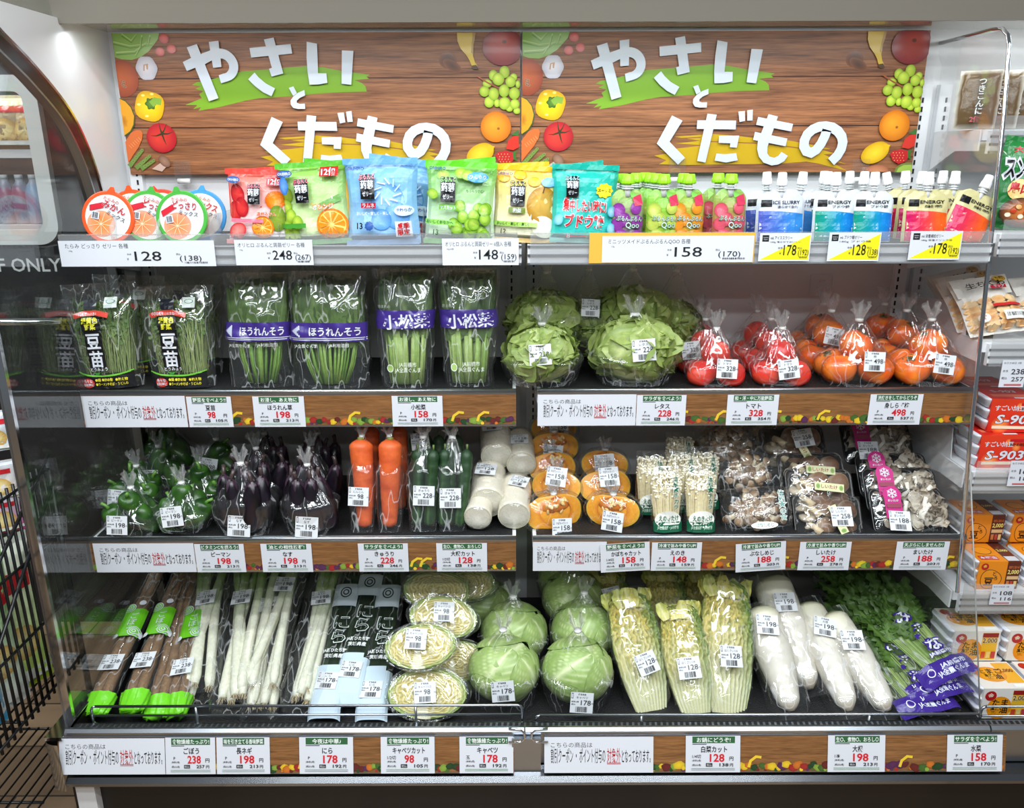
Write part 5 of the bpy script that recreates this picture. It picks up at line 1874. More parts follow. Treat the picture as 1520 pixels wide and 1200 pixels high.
def lettuce_mesh(seed):
 def f():
  m = MB().mat('leafy')
  T, P = ball_pts(24, 14)
  X = np.stack([np.cos(P) * np.cos(T), np.cos(P) * np.sin(T), 0.8 * np.sin(P)], -1)
  m.grid(X * 0.082, C(110, 140, 50), True, cap0=True, cap1=True)
  r = random.Random(seed)
  for k in range(46):
   z = r.uniform(-0.75, 0.9)
   a = r.uniform(0, 2 * PI)
   q = math.sqrt(1 - z * z)
   ax = (q * math.cos(a), q * math.sin(a), z)
   br = r.random()
   c1 = mixc(C(104, 134, 52), C(164, 182, 100), br)
   patch_leaf(m, 0.094 + 0.012 * r.random(), ax, (r.uniform(-.6, .6), r.uniform(-.6, .6), 1), r.uniform(0.45, 0.75), r.uniform(0.5, 0.8), 0.10, 0.22, k * 3.7 + seed * 11, mixc(c1, C(190, 206, 120), .5), c1, C(206, 218, 150), 9, 0.80)
  return m.mesh('lettuce_head')
 return cached(('lettuce', seed), f)

def cabbage_mesh(seed):
 def f():
  m = MB().mat('cabbage_skin')
  T, P = ball_pts(30, 18)
  X = np.stack([np.cos(P) * np.cos(T), np.cos(P) * np.sin(T), 0.9 * np.sin(P)], -1)
  m.grid(X * 0.092, C(150, 184, 96), True, cap0=True, cap1=True)
  r = random.Random(seed)
  dirs = [(0.15, -1, 0.15), (-0.75, -0.75, 0.1), (0.85, -0.6, 0.0), (0.1, -0.5, 0.9), (0, 0.6, 0.8), (-1, 0.3, 0.1), (1, 0.4, 0.1), (0, 1, 0), (-0.35, -0.75, 0.62), (0.5, -0.8, -0.45), (-0.4, -0.8, -0.55)]
  for k, d in enumerate(dirs):
   d = Vector(d) + Vector((r.uniform(-.15, .15), r.uniform(-.1, .1), r.uniform(-.15, .15)))
   br = r.random()
   patch_leaf(m, 0.0945 + 0.0022 * (k * 5 % 11) / 3, d, (r.uniform(-.8, .8), -0.2, 1.0 if k != 3 else -1), 0.78, 0.80, 0.015, 0.02, k * 2.9 + seed * 7, mixc(C(166, 188, 112), C(144, 172, 94), br), C(128, 156, 82), C(206, 216, 168), 21, 0.90)
  return m.mesh('cabbage_head')
 return cached(('cabbage', seed), f)

def cut_cabbage_mesh(seed):
 """half a head: domed back and cut face toward -y"""
 def f():
  m = MB().mat('cut_flesh')
  a, b = 0.102, 0.062
  nr, nt = 40, 110
  V, K = np.zeros((nr + 1, nt, 3)), np.zeros((nr + 1, nt, 3))
  CR, YL, GN, WH = C(222, 214, 162), C(198, 180, 100), C(108, 148, 54), C(232, 228, 204)
  for j in range(nr + 1):
   q = j / nr
   for i in range(nt):
    t = 2 * PI * i / nt
    x, z = q * math.cos(t), q * math.sin(t)
    wv = 0.20 * noise.noise(Vector((x * 2.2 + seed, z * 2.2, seed))) + 0.10 * noise.noise(Vector((x * 6 + seed, z * 6, 4))) + 0.04 * noise.noise(Vector((x * 16, z * 16, seed)))
    lay = math.sin(2 * PI * (q + wv * (1 - 0.5 * q)) * 9.5)
    V[j, i] = (a * x, -0.0045 * max(-0.4, lay) - 0.003 * noise.noise(Vector((x * 9, z * 9, seed))), b * z)
    c = mixc(YL, CR, min(1, max(0, 0.55 + 0.7 * lay)))
    c = mixc(c, C(120, 104, 40), 0.75 * max(0, -lay - 0.45))
    if q > 0.80:
     c = mixc(c, GN, min(1, (q - 0.80) / 0.16) * (0.6 if lay > 0.2 else 0.9))
    core = abs(x + 0.1) < 0.17 * (0.6 - 0.9 * (z + 0.4)) and z < 0.15
    if core:
     c = mixc(c, WH, 0.75)
     V[j, i, 1] *= 0.2
    K[j, i] = c
  m.grid(V, np.clip(K, 0, 1), True, cap0=True)
  rows, cols = [], []
  for j in range(12):
   p = PI / 2 * j / 11
   rows.append([(a * math.cos(p) * math.cos(2 * PI * i / 44) * 1.004, 0.001 + 0.062 * math.sin(p), b * math.cos(p) * math.sin(2 * PI * i / 44) * 1.004) for i in range(44)])
   cols.append([mixc(C(130, 172, 74), C(176, 204, 130), 0.5 + 0.5 * math.sin(i * 1.7 + j)) for i in range(44)])
  m.grid(rows, np.array(cols), True, cap1=True)
  return m.mesh('cabbage_half')
 return cached(('half', seed), f)

def napa_mesh(seed):
 """quarter of a napa cabbage along +z: cut face toward -y, frilly leaf tips at the top"""
 def f():
  L, W, D = 0.315, 0.060, 0.048
  m = MB().mat('cut_flesh')
  nu, nv = 44, 80
  WH, YL, YG, GN = C(212, 210, 174), C(202, 180, 88), C(170, 178, 92), C(92, 132, 46)
  P, K = np.zeros((nv, nu, 3)), np.zeros((nv, nu, 3))
  for j in range(nv):
   t = j / (nv - 1)
   ww = W * (0.50 + 0.62 * math.sin(PI * (0.10 + 0.72 * t))) * (1 if t < 0.93 else 1 - ((t - 0.93) / 0.07) ** 2 * 0.6)
   for i in range(nu):
    q = 2 * i / (nu - 1) - 1
    wv = 0.35 * noise.noise(Vector((q * 1.5 + seed, t * 5, seed))) * t + 0.25 * t * noise.noise(Vector((q * 5 + seed, t * 22, 3)))
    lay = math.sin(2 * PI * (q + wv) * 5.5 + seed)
    crk = noise.noise(Vector((q * 7 + seed, t * 34, seed * 2))) * max(0, t - 0.35)
    P[j, i] = (ww * q * (1 + 0.05 * crk), -0.016 * (1 - q * q) * math.sin(PI * min(1, t + .15)) - 0.006 * lay * (0.3 + t) - 0.020 * crk, L * t)
    c = mixc(WH, YL, min(1, max(0, (t - 0.22) * 1.8 + 0.35 * noise.noise(Vector((q * 3, t * 6, seed))))))
    c = mixc(c, YG, min(1, max(0, 0.5 - lay) * 0.6 * (0.4 + t)))
    gq = max(0, (abs(q + 0.25) - 0.62) / 0.5) * (0.2 + t) + max(0, (t - 0.88) / 0.12) * 0.7
    c = mixc(c, GN, min(0.9, gq))
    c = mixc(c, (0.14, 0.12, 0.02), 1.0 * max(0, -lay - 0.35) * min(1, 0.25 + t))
    K[j, i] = c
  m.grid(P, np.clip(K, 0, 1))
  rows, cols = [], []
  for j in range(0, nv, 4):
   t = j / (nv - 1)
   rows.append([(P[j, 0, 0] * math.cos(PI * i / 14), P[j, 0, 1] + D * math.sin(PI * i / 14) * (0.6 + 0.4 * math.sin(PI * t)), L * t) for i in range(15)])
   cols.append([mixc(C(226, 230, 196), C(120, 160, 60), min(1, max(0, 1.4 * t - 0.25 + 0.15 * math.sin(i * 2.1)))) for i in range(15)])
  m.grid(rows, np.array(cols), cap0=True, cap1=True)
  r = random.Random(seed)
  for k in range(16):
   q = r.uniform(-1, 1)
   sheet_leaf(m, (0.045 * q, r.uniform(-0.014, 0.02), L * 0.86), (0.35 * q, r.uniform(-.2, .35), 1), (0, -1, 0), 0.055, 0.034, r.uniform(-.6, .7), 0.012, k + seed * 5, C(214, 204, 110), mixc(C(150, 176, 70), C(214, 200, 90), r.random()), C(226, 220, 160), 7, 7)
  return m.mesh('napa_quarter')
 return cached(('napa', seed), f)

def radish_mesh(seed, L=0.33, R=0.037):
 def f():
  prof = []
  for i in range(31):
   t = i / 30
   r = R * (0.42 + 0.58 * min(1, (t / 0.55)) ** 0.7) * (1 if t < 0.92 else 1 - 0.42 * ((t - 0.92) / 0.08) ** 2)
   if i < 3:
    r *= (0.35, 0.72, 0.92)[i]
   prof.append((L * t, r * (1 + 0.01 * math.sin(i * 1.9 + seed))))
  def cf(t, a):
   c = mixc(C(226, 220, 206), C(206, 204, 170), max(0, (t - 0.7) / 0.3) ** 1.5)
   if t > 0.985:
    c = C(150, 160, 100)
   if t < 0.05:
    c = C(206, 190, 168)
   return mixc(c, C(196, 184, 162), 0.35 * (1 if math.sin(60 * t + 3 * math.sin(a + seed)) > 0.93 else 0))
  return lathe(prof, 26, cf, lambda z: (0.006 * math.sin(z * 8 + seed), 0), 'pale_root', 0.015, seed).mesh('white_radish')
 return cached(('radish', seed), f)

def cut_radish_mesh(seed, L=0.14, R=0.044):
 def f():
  m = MB().mat('pale_root')
  prof = [(0, R * 0.97), (0.002, R)] + [(L * t, R * (1 + 0.02 * math.sin(5 * t + seed))) for t in (0.1, 0.3, 0.5, 0.7, 0.9)] + [(L, R * 0.97)]
  rows = [[(r * math.cos(2 * PI * i / 36), r * math.sin(2 * PI * i / 36), z) for i in range(36)] for z, r in prof]
  m.grid(rows, C(228, 220, 200), True, cap1=True)
  m.mat('cut_flesh')
  rings = []
  cols = []
  for q, c in ((0.97, C(226, 220, 196)), (0.90, C(206, 204, 176)), (0.86, C(232, 228, 210)), (0.5, C(226, 222, 204)), (0.2, C(236, 232, 218))):
   rings.append([(R * q * math.cos(2 * PI * i / 36), R * q * math.sin(2 * PI * i / 36), -0.0005) for i in range(36)])
   cols.append([c] * 36)
  m.grid(rings[::-1], np.array(cols[::-1]), True, cap0=True)
  return m.mesh('radish_piece')
 return cached(('cutrad', seed), f)

def pumpkin_mesh(seed):
 def f():
  R, H = 0.088, 0.052
  FL, FD, GN = C(236, 160, 40), C(214, 124, 20), C(58, 84, 46)
  m = MB().mat('waxy')
  n, k = 16, 18
  A0, A1 = math.radians(20), math.radians(160)
  rows, cols = [], []
  for j in range(k + 1):
   p = -PI / 2 * 0.97 + PI * 0.97 * j / k
   rr = R * math.cos(p) ** 0.75
   rows.append([(rr * math.cos(A0 + (A1 - A0) * i / n) * (1 + 0.03 * math.cos(9 * i / n * 2)), rr * math.sin(A0 + (A1 - A0) * i / n) * 0.62, H * math.sin(p) * (1 - 0.1 * abs(math.sin(p)))) for i in range(n + 1)])
   cols.append([mixc(GN, C(120, 130, 90), max(0, math.sin(i * 1.3 + j))) for i in range(n + 1)])
  m.grid(rows, np.array(cols))
  m.mat('cut_flesh')
  # the two cut faces with the scooped hollow between them
  for side in (0, n):
   F = []
   cl = []
   for j in range(k + 1):
    o = Vector(rows[j][side])
    p = -PI / 2 * 0.97 + PI * 0.97 * j / k
    hr = 0.55 * max(0, math.cos(p * 1.35 - 0.25)) ** 0.6 if abs(p * 1.35 - 0.25) < PI / 2 else 0
    inn = Vector((o.x * hr, o.y * hr * 0.9 - 0.006 * (1 - hr), o.z * (0.92 if hr else 1.0)))
    row = [o.lerp(inn, t) for t in (0, 0.06, 0.3, 0.65, 1.0)]
    row = [Vector((v.x, v.y - 0.0015 * noise.noise(v * 120), v.z)) for v in row]
    F.append([tuple(v) for v in row])
    cl.append([C(150, 150, 60), mixc(FL, C(220, 190, 70), .4), FL, FL, FD])
   if side:
    F = [r_[::-1] for r_ in F]
    cl = [r_[::-1] for r_ in cl]
   m.grid(F, np.array(cl))
  T, P = ball_pts(24, 14)
  m.grid(np.stack([0.074 * np.cos(P) ** .8 * np.cos(T), 0.028 + 0.024 * np.cos(P) * np.sin(T), 0.046 * np.sin(P)], -1), FL, True, cap0=True, cap1=True)
  X = np.stack([0.050 * np.cos(P) * np.cos(T), 0.018 + 0.022 * np.cos(P) * np.sin(T), 0.020 + 0.026 * np.sin(P)], -1)
  X[..., 1] += 0.006 * nz(X, 90, seed)
  m.grid(X, col_noise(X, C(190, 92, 14), C(228, 140, 30), 60, seed), True, cap0=True, cap1=True)
  r = random.Random(seed)
  for q in range(14):
   x, z = r.uniform(-0.030, 0.030), r.uniform(0.004, 0.036)
   e = MB()
   T2, P2 = ball_pts(10, 7)
   S = np.stack([0.0042 * np.cos(P2) * np.cos(T2), 0.0018 * np.cos(P2) * np.sin(T2), 0.0075 * np.sin(P2)], -1)
   e.grid(S, C(232, 200, 130), True)
   yy = 0.018 - 0.022 * math.sqrt(max(0, 1 - (x / 0.050) ** 2 - ((z - 0.020) / 0.026) ** 2)) - 0.002
   m.merge(e, Matrix.Translation((x, yy, z)) @ Euler((r.uniform(-.5, .5), r.uniform(-1.5, 1.5), 0)).to_matrix().to_4x4())
  return m.mesh('pumpkin_wedge')
 return cached(('pumpkin', seed), f)

def enoki_mesh(seed):
 def f():
  m = MB().mat('mushroom')
  r = random.Random(seed)
  Hh = 0.125
  m.grid([[(0.034 * math.cos(2 * PI * i / 20), 0.020 * math.sin(2 * PI * i / 20), z) for i in range(20)] for z in (0.0, 0.05, 0.095)], C(214, 198, 150), True, cap0=True, cap1=True)
  for k in range(230):
   a = r.uniform(0, 2 * PI)
   q = math.sqrt(r.random())
   if k < 110:
    q, a = 1.0, r.uniform(PI, 2 * PI)
   x, y = 0.036 * q * math.cos(a), 0.022 * q * math.sin(a)
   h = Hh * r.uniform(0.82, 1.06) - 0.02 * (q if k < 110 else 0) * r.random() * 2
   dx = r.uniform(-.005, .005)
   c_ = mixc(C(232, 222, 184), C(206, 186, 132), r.random() * 0.7)
   m.tube([(x * 0.92, y * 0.92, 0.012), (x, y, h * .6), (x + dx, y * 1.05 - 0.001, h)], 0.0014, c_, 5, False)
   T2, P2 = ball_pts(8, 6)
   s = r.uniform(0.0028, 0.0048)
   S = np.stack([s * np.cos(P2) * np.cos(T2), s * np.cos(P2) * np.sin(T2), s * 0.8 * np.sin(P2)], -1) + np.array((x + dx, y * 1.05 - 0.001, h))
   m.grid(S, C(240, 234, 212), True)
  return m.mesh('enoki_bunch')
 return cached(('enoki', seed), f)

def mushroom_one(m, p0, d, L, r0, rc, capc, stemc, seed):
 d = Vector(d).normalized()
 p0 = Vector(p0)
 sd = d.orthogonal()
 mid = p0 + d * L * 0.5 + sd * L * 0.1 * math.sin(seed)
 top = p0 + d * L
 m.tube([p0, mid, top], [r0 * 1.15, r0, r0 * 0.85], stemc, 8)
 e = MB().mat('mushroom')
 rows, cols = [], []
 for z, r, k in ((-0.15, 0.25, 0), (-0.28, 0.85, 0), (-0.12, 1.0, 0.2), (0.15, 0.93, 0.6), (0.42, 0.68, 1), (0.58, 0.32, 1), (0.62, 0.05, 1)):
  rows.append([(rc * r * (1 + 0.08 * math.sin(3 * 2 * PI * i / 14 + seed)) * math.cos(2 * PI * i / 14), rc * r * math.sin(2 * PI * i / 14), rc * z) for i in range(14)])
  cols.append([mixc(mixc(C(214, 200, 176), capc, k), (0.02, 0.015, 0.01), 0.12 * abs(math.sin(i * 2.3 + seed))) for i in range(14)])
 e.grid(rows, np.array(cols), True, cap0=True, cap1=True)
 q = Vector((0, 0, 1)).rotation_difference(d).to_matrix().to_4x4()
 m.merge(e, Matrix.Translation(top) @ q)

def shimeji_mesh(seed):
 def f():
  m = MB().mat('mushroom')
  r = random.Random(seed)
  T, P = ball_pts(20, 10)
  X = np.stack([0.055 * np.cos(P) * np.cos(T), 0.01 + 0.022 * np.cos(P) * np.sin(T), 0.030 * np.sin(P)], -1)
  m.grid(X, C(206, 192, 166), True, cap0=True, cap1=True)
  for k in range(62):
   a = r.uniform(0, 2 * PI)
   q = math.sqrt(r.random())
   bx, bz = 0.050 * q * math.cos(a), 0.030 * q * math.sin(a)
   d = Vector((bx * 9 + r.uniform(-.5, .5), r.uniform(-1.0, -0.35), bz * 9 + r.uniform(-.5, .5)))
   br = r.random()
   mushroom_one(m, (bx * 0.7, 0.0, bz * 0.7), d, r.uniform(0.026, 0.054), r.uniform(0.004, 0.0075), r.uniform(0.0065, 0.0125), mixc(C(104, 80, 60), C(160, 130, 98), br), C(220, 206, 178), k + seed)
  return m.mesh('shimeji_cluster')
 return cached(('shimeji', seed), f)

def shiitake_mesh(seed):
 def f():
  m = MB().mat('mushroom')
  r = random.Random(seed)
  for k, (x, z, up) in enumerate(((-0.060, 0.026, 0), (0.0, 0.030, 1), (0.058, 0.026, 1), (-0.062, -0.026, 0), (-0.008, -0.030, 1), (0.052, -0.028, 1))):
   rc = r.uniform(0.031, 0.036)
   capc = mixc(C(104, 72, 50), C(140, 104, 76), r.random())
   d = Vector((r.uniform(-.3, .3), -1, r.uniform(-.2, .5))) if up else Vector((r.uniform(.3, .7), 0.7, r.uniform(-.9, -.5)))
   q0 = Vector((x, 0.004, z)) - d.normalized() * (0.016 if up else -0.005)
   mushroom_one(m, q0, d, 0.020, 0.0085, rc, capc, C(214, 196, 166), k + seed)
   if not up:
    m.tube([(x, -0.012, z), (x + 0.012, -0.026, z - 0.012), (x + 0.026, -0.028, z - 0.028)], [0.010, 0.009, 0.012], C(206, 186, 152), 10)
  return m.mesh('shiitake_mushrooms')
 return cached(('shiitake', seed), f)

def maitake_mesh(seed):
 def f():
  m = MB().mat('mushroom')
  r = random.Random(seed)
  T, P = ball_pts(20, 10)
  X = np.stack([0.075 * np.cos(P) * np.cos(T), 0.012 + 0.016 * np.cos(P) * np.sin(T), 0.034 * np.sin(P)], -1)
  m.grid(X, C(196, 188, 172), True, cap0=True, cap1=True)
  for k in range(74):
   x, z = r.uniform(-0.074, 0.078), r.uniform(-0.036, 0.036)
   ang = r.uniform(-0.6, 1.1) if x > -0.01 else r.uniform(1.4, 3.2)
   d = (math.cos(ang) * 0.9, r.uniform(-0.8, -0.25), math.sin(ang) * 0.9)
   tip = mixc(C(104, 90, 76), C(160, 144, 122), r.random())
   sheet_leaf(m, (x * 0.8, 0.0, z * 0.8), d, (r.uniform(-.6, .6), -1, r.uniform(-.3, 1)), r.uniform(0.030, 0.050), r.uniform(0.026, 0.044), r.uniform(-1.0, 1.2), 0.020, k * 1.3 + seed, C(216, 208, 190), tip, mixc(tip, C(226, 218, 200), .6), 9, 7)
  for k in range(4):
   x, z = r.uniform(-0.05, 0.05), r.uniform(-0.034, 0.0)
   m.tube([(x, 0.0, z), (x + r.uniform(-.01, .02), -0.022, z + 0.018), (x + r.uniform(-.01, .03), -0.028, z + 0.038)], [0.008, 0.006, 0.007], C(232, 226, 212), 7)
  return m.mesh('maitake_cluster')
 return cached(('maitake', seed), f)

def stems_bunch(kind, seed):
 """upright leafy bunches along +z: 'spinach', 'komatsuna', 'sprouts', 'mizuna', 'chives'"""
 def f():
  m = MB().mat('leafy')
  r = random.Random(seed)
  if kind == 'sprouts':
   for k in range(300):
    x, y = r.uniform(-0.062, 0.066), r.uniform(-0.034, 0.034)
    h = r.uniform(0.14, 0.215)
    bx, by = r.uniform(-.024, .024), r.uniform(-.014, .014)
    c_ = mixc(C(136, 164, 84), C(196, 208, 144), r.random())
    m.tube([(x * .86, y * .8, 0.03), (x + bx * .5, y + by * .5, h * .6), (x + bx, y + by, h)], 0.0010, c_, 4, False)
    if k % 2 == 0:
     for q in range(3):
      hh = h * r.uniform(.75, 1.02)
      sheet_leaf(m, (x + bx, y + by, hh), (r.uniform(-1, 1), r.uniform(-1, .6), r.uniform(-.1, 1)), (r.uniform(-.6, .6), -1, .5), r.uniform(.012, .022), .010, r.uniform(-.8, .8), .002, k + q, C(104, 140, 62), C(76, 116, 46), C(120, 150, 80), 3, 4)
   m.box(-0.062, 0.066, -0.034, 0.034, 0.004, 0.034, C(58, 62, 30))
  elif kind in ('spinach', 'komatsuna'):
   ko = kind == 'komatsuna'
   for k in range(30 if ko else 48):
    a = r.uniform(0, 2 * PI)
    q = math.sqrt(r.random())
    if k < 16:
     a, q = r.uniform(PI, 2 * PI), 1.0
    x, y = 0.052 * q * math.cos(a), 0.026 * q * math.sin(a)
    h = r.uniform(0.115, 0.155) if ko else r.uniform(0.10, 0.15)
    sp = 1.0 if ko else 1.15
    bx = x * 0.55 if not ko else x * 0.72
    rad = r.uniform(0.0045, 0.0065) if ko else r.uniform(0.0018, 0.0030)
    c_ = mixc(C(176, 198, 120), C(140, 176, 84), r.random()) if ko else mixc(C(150, 186, 88), C(110, 156, 62), r.random())
    m.tube([(bx, y * .6, 0.004), (x * .9, y, h * .5), (x * sp, y, h)], [rad * 1.25, rad, rad * .8], c_, 7)
    tip = mixc(C(66, 98, 44), C(42, 70, 34), r.random()) if ko else mixc(C(58, 86, 38), C(98, 128, 58), r.random())
    for q2 in range(1 if ko else 2):
     sheet_leaf(m, (x * sp, y, h - 0.006), (x * 2 + r.uniform(-.35, .35), r.uniform(-.2, .3), 1), (r.uniform(-.7, .7), -1, 0.1), r.uniform(.11, .15) if ko else r.uniform(.075, .13), r.uniform(.055, .075), r.uniform(-.25, .3), .012, k * 1.9 + q2 + seed, mixc(tip, c_, .25), tip, mixc(c_, tip, .35), 7, 9)
  elif kind == 'mizuna':
   for k in range(150):
    x, y = r.uniform(-0.05, 0.05), r.uniform(-0.022, 0.022)
    if k < 80:
     y = -0.024
    h = r.uniform(0.16, 0.33)
    sx = r.uniform(-.02, .02)
    m.tube([(x * .75, y * .8, 0.0), (x, y, h * .5), (x + sx, y, h)], 0.0013, mixc(C(186, 206, 130), C(120, 160, 70), r.random()), 4, False)
    for q in range(3):
     hh = r.uniform(.45, 1.0) * h
     sheet_leaf(m, (x + sx * hh / h, y, hh), (r.uniform(-.8, .8), r.uniform(-.5, .2), 1), (r.uniform(-.7, .7), -1, .1), r.uniform(.05, .085), r.uniform(.018, .03), r.uniform(-.5, .6), .008, k + q * 7, C(82, 116, 46), mixc(C(50, 80, 32), C(84, 118, 48), r.random()), C(112, 144, 72), 5, 9, 0.42)
  elif kind == 'chives':
   for k in range(230):
    x, y = r.uniform(-0.034, 0.034), r.uniform(-0.018, 0.018)
    if k < 110:
     y = -0.019
    L = r.uniform(.42, .52)
    sx = r.uniform(-.012, .012)
    c_ = mixc(C(26, 58, 28), C(54, 96, 40), r.random())
    rows = [[(x * .7 + sx * t + ww, y * .9, L * t) for ww in (-.0022, .0022)] for t in (0.02, .25, .5, .75, 1)]
    m.grid(rows, c_)
  return m.mesh({'sprouts': 'pea_shoots', 'spinach': 'spinach_bunch', 'komatsuna': 'greens_bunch', 'mizuna': 'mizuna_bunch', 'chives': 'chive_bunch'}[kind])
 return cached(('bunch', kind, seed), f)

def flat_bag_fn(w, h, d, seed, taper=0.0, flare=0.0):
 """front or back skin of an upright flat film bag; base at z=0"""
 def f(x, y, z=0.0, back=False):
  v = min(1, max(0, y / h))
  ww = w * (1 - taper * (1 - v) + flare * max(0, v - 0.6))
  u = 2 * x / w
  b = max(0, 1 - abs(u) ** 3) ** 0.5 * (1 - 0.85 * max(0, (v - 0.62) / 0.38) ** 1.3)
  e = 0.005 * noise.noise(Vector((x * 26 + seed, y * 18, seed))) + 0.007 * abs(noise.noise(Vector((x * 14 + y * 30, y * 9 - x * 22, seed * 2)))) * (0.3 + v)
  s = -1 if not back else 1
  ex = 0.006 * noise.noise(Vector((y * 22 + seed, u * 2, 1.0))) * abs(u) ** 3
  return (x * ww / w + ex, s * (d / 2 * b + e * (0.3 + b)) + s * z, y)
 return f

def flat_bag(key, w, h, d, seed, taper=0.0, flare=0.0, mat='film'):
 def mk():
  f = flat_bag_fn(w, h, d, seed, taper, flare)
  m = MB().mat(mat)
  n, k = 18, 24
  m.grid([[f(-w / 2 + w * i / n, h * j / k) for i in range(n + 1)] for j in range(k + 1)])
  m.grid([[f(-w / 2 + w * i / n, h * j / k, 0, True) for i in range(n, -1, -1)] for j in range(k + 1)])
  return m.mesh('film_bag')
 return cached(('flat', key), mk), flat_bag_fn(w, h, d, seed, taper, flare)

def band(A, x0, x1, y0, y1, col, nx=14, ny=4):
 A.rect(x0, y0, x1, y1, col, nx, ny)

def sleeve_mesh(key, L, stops, seed, mat='film', n=36, crumple=0.05):
 """film drawn round something long: stops (t, w, d, y0) along +z"""
 def mk():
  m = MB().mat(mat)
  rows = []
  nv = 26
  for j in range(nv + 1):
   t = j / nv
   k = 0
   while k < len(stops) - 2 and t > stops[k + 1][0]:
    k += 1
   a, b = stops[k], stops[k + 1]
   u = (t - a[0]) / (b[0] - a[0])
   u = u * u * (3 - 2 * u)
   w, d, y0 = [a[i] * (1 - u) + b[i] * u for i in (1, 2, 3)]
   row = []
   for i in range(n):
    th = 2 * PI * i / n
    ce, se = math.cos(th), math.sin(th)
    q = 1 + crumple * (noise.noise(Vector((ce * 3 + seed, se * 3, t * 9))) + 0.6 * math.sin(9 * th + 5 * t + seed) * 0.4)
    row.append((math.copysign(abs(ce) ** 0.8, ce) * w / 2 * q, y0 + math.copysign(abs(se) ** 0.8, se) * d / 2 * q, L * t))
   rows.append(row)
  m.grid(rows, (0.9, 0.9, 0.9), True)
  return m.mesh('film_sleeve')
 return cached(('sleeve', key), mk)

def lying(p0, p1, roll=0.0):
 """place whose +z runs from p0 to p1 and whose -y looks up toward the aisle"""
 z = (p1 - p0).normalized()
 c = Vector((0, -0.75, 0.66))
 my = (c - z * c.dot(z)).normalized()
 y = -my
 x = y.cross(z)
 M = Matrix((x, y, z)).transposed()
 return M @ Matrix.Rotation(roll, 3, 'Z')

def thing_at(name, p0, R, label, cat, group):
 t = empty(name, p0, label, cat, group)
 t.rotation_euler = R.to_euler()
 return t

def local_of(t, p):
 M = t.rotation_euler.to_matrix()
 return M.transposed() @ (p - t.location)

def stick_on(t, name, price, x, y, z, rot=0.0, s=1.0, yaw=0.0, pitch=0.0):
 return part('price_sticker', sticker_mesh(name, price), t, (x, y, z), (math.radians(pitch), math.radians(rot), math.radians(yaw)), s)

# ------------------------------------------------------------------ tied bags
def tied(name, label, cat, group, px, Y, z, w, d, h, seed, contents, st=None, belly=0.32, power=1.25, dx=0.0):
 if Z3 - 0.01 < z < Z3 + 0.2:
  Y -= 0.035
 t = empty(name, (X_at(px, Y, z + h * 0.35) + dx, Y, z), label, cat, group)
 part('film_bag', bag_film(w, d, h, seed % 4, belly, 0.085, power), t)
 part('gathered_top', bag_top(w, h, seed % 4), t)
 for nm, me, loc, rot, sc in contents:
  o = part(nm, me, t, loc, rot, sc)
  if nm == 'persimmon':
   c = part('calyx', calyx_mesh(), o, (0, 0, 0.0305))
 if st:
  nme, price, sx, sz, sy, rot, s = st
  stick_on(t, nme, price, sx, sy, sz, rot, s, pitch=-12)
 return t

rr_ = random.Random(5)

def rrot():
 return (rr_.uniform(-.5, .5), rr_.uniform(-.5, .5), rr_.uniform(0, 6.28))

def tomato_bag(px, Y, label, seed, st, w=0.172, n=4):
 c = [(-0.041, -0.024, 0.031), (0.042, -0.026, 0.031), (0.002, 0.000, 0.086), (0.0, 0.034, 0.031)][:n]
 cont = [('tomato', tomato_mesh((i + seed) % 4), p, rrot(), 1.13) for i, p in enumerate(c)]
 tied('tomato_bag', label, 'bag of tomatoes', 'bags of tomatoes', px, Y, Z2, w, 0.148, 0.158, seed, cont, st, 0.34, 0.90)

for px, Y, seed, st, lab in (
  (1060, -0.335, 1, ('トマト', '328', 0.018, 0.058, -0.074, 3, 0.95), 'bag of tomatoes at the front beside the lettuce, sticker reading 328'),
  (1156, -0.335, 2, ('トマト', '328', 0.004, 0.056, -0.074, -8, 0.95), 'bag of tomatoes at the front beside the persimmons, sticker reading 328'),
  (1044, -0.205, 3, ('トマト', '328', -0.05, 0.075, -0.058, -8, 0.9), 'tied bag of tomatoes in the middle row on the lettuce side'),
  (1140, -0.205, 0, None, 'tied bag of tomatoes in the middle row on the persimmon side'),
  (1036, -0.085, 5, None, 'tied bag of tomatoes in the rearmost row on the lettuce side'),
  (1120, -0.085, 6, None, 'tied bag of tomatoes in the rearmost row on the persimmon side')):
 tomato_bag(px, Y, lab, seed, st)

for px, Y, seed, w, st, lab in (
  (1268, -0.330, 1, 0.200, ('柿', '498', 0.020, 0.078, -0.084, 2, 0.95), 'front bag of persimmons beside the tomatoes, sticker reading 498'),
  (1374, -0.330, 3, 0.190, ('柿', '498', 0.010, 0.070, -0.084, 8, 0.95), 'front bag of persimmons beside the clear divider, sticker reading 498'),
  (1228, -0.195, 2, 0.190, ('柿', '498', -0.012, 0.115, -0.068, 12, 0.9), 'bag of persimmons in the second row beside the tomatoes'),
  (1338, -0.195, 0, 0.190, None, 'bag of persimmons in the second row toward the clear divider'),
  (1216, -0.088, 5, 0.170, None, 'bag of persimmons in the last row against the back panel beside the tomatoes'),
  (1306, -0.088, 6, 0.170, None, 'bag of persimmons in the last row nearer the clear divider')):
 k = w / 0.19
 c = [(-0.049 * k, -0.026, 0.041), (0.049 * k, -0.028, 0.041), (0.0, 0.0, 0.106), (-0.046 * k, 0.036, 0.044), (0.044 * k, 0.036, 0.044)]
 cont = [('persimmon', persimmon_mesh((i + seed) % 4), p, rrot(), 1.16) for i, p in enumerate(c)]
 tied('persimmon_bag', lab, 'bag of persimmons', 'bags of persimmons', px, Y, Z2, w * 1.06, 0.170, 0.180, seed, cont, st, 0.36, 0.90)

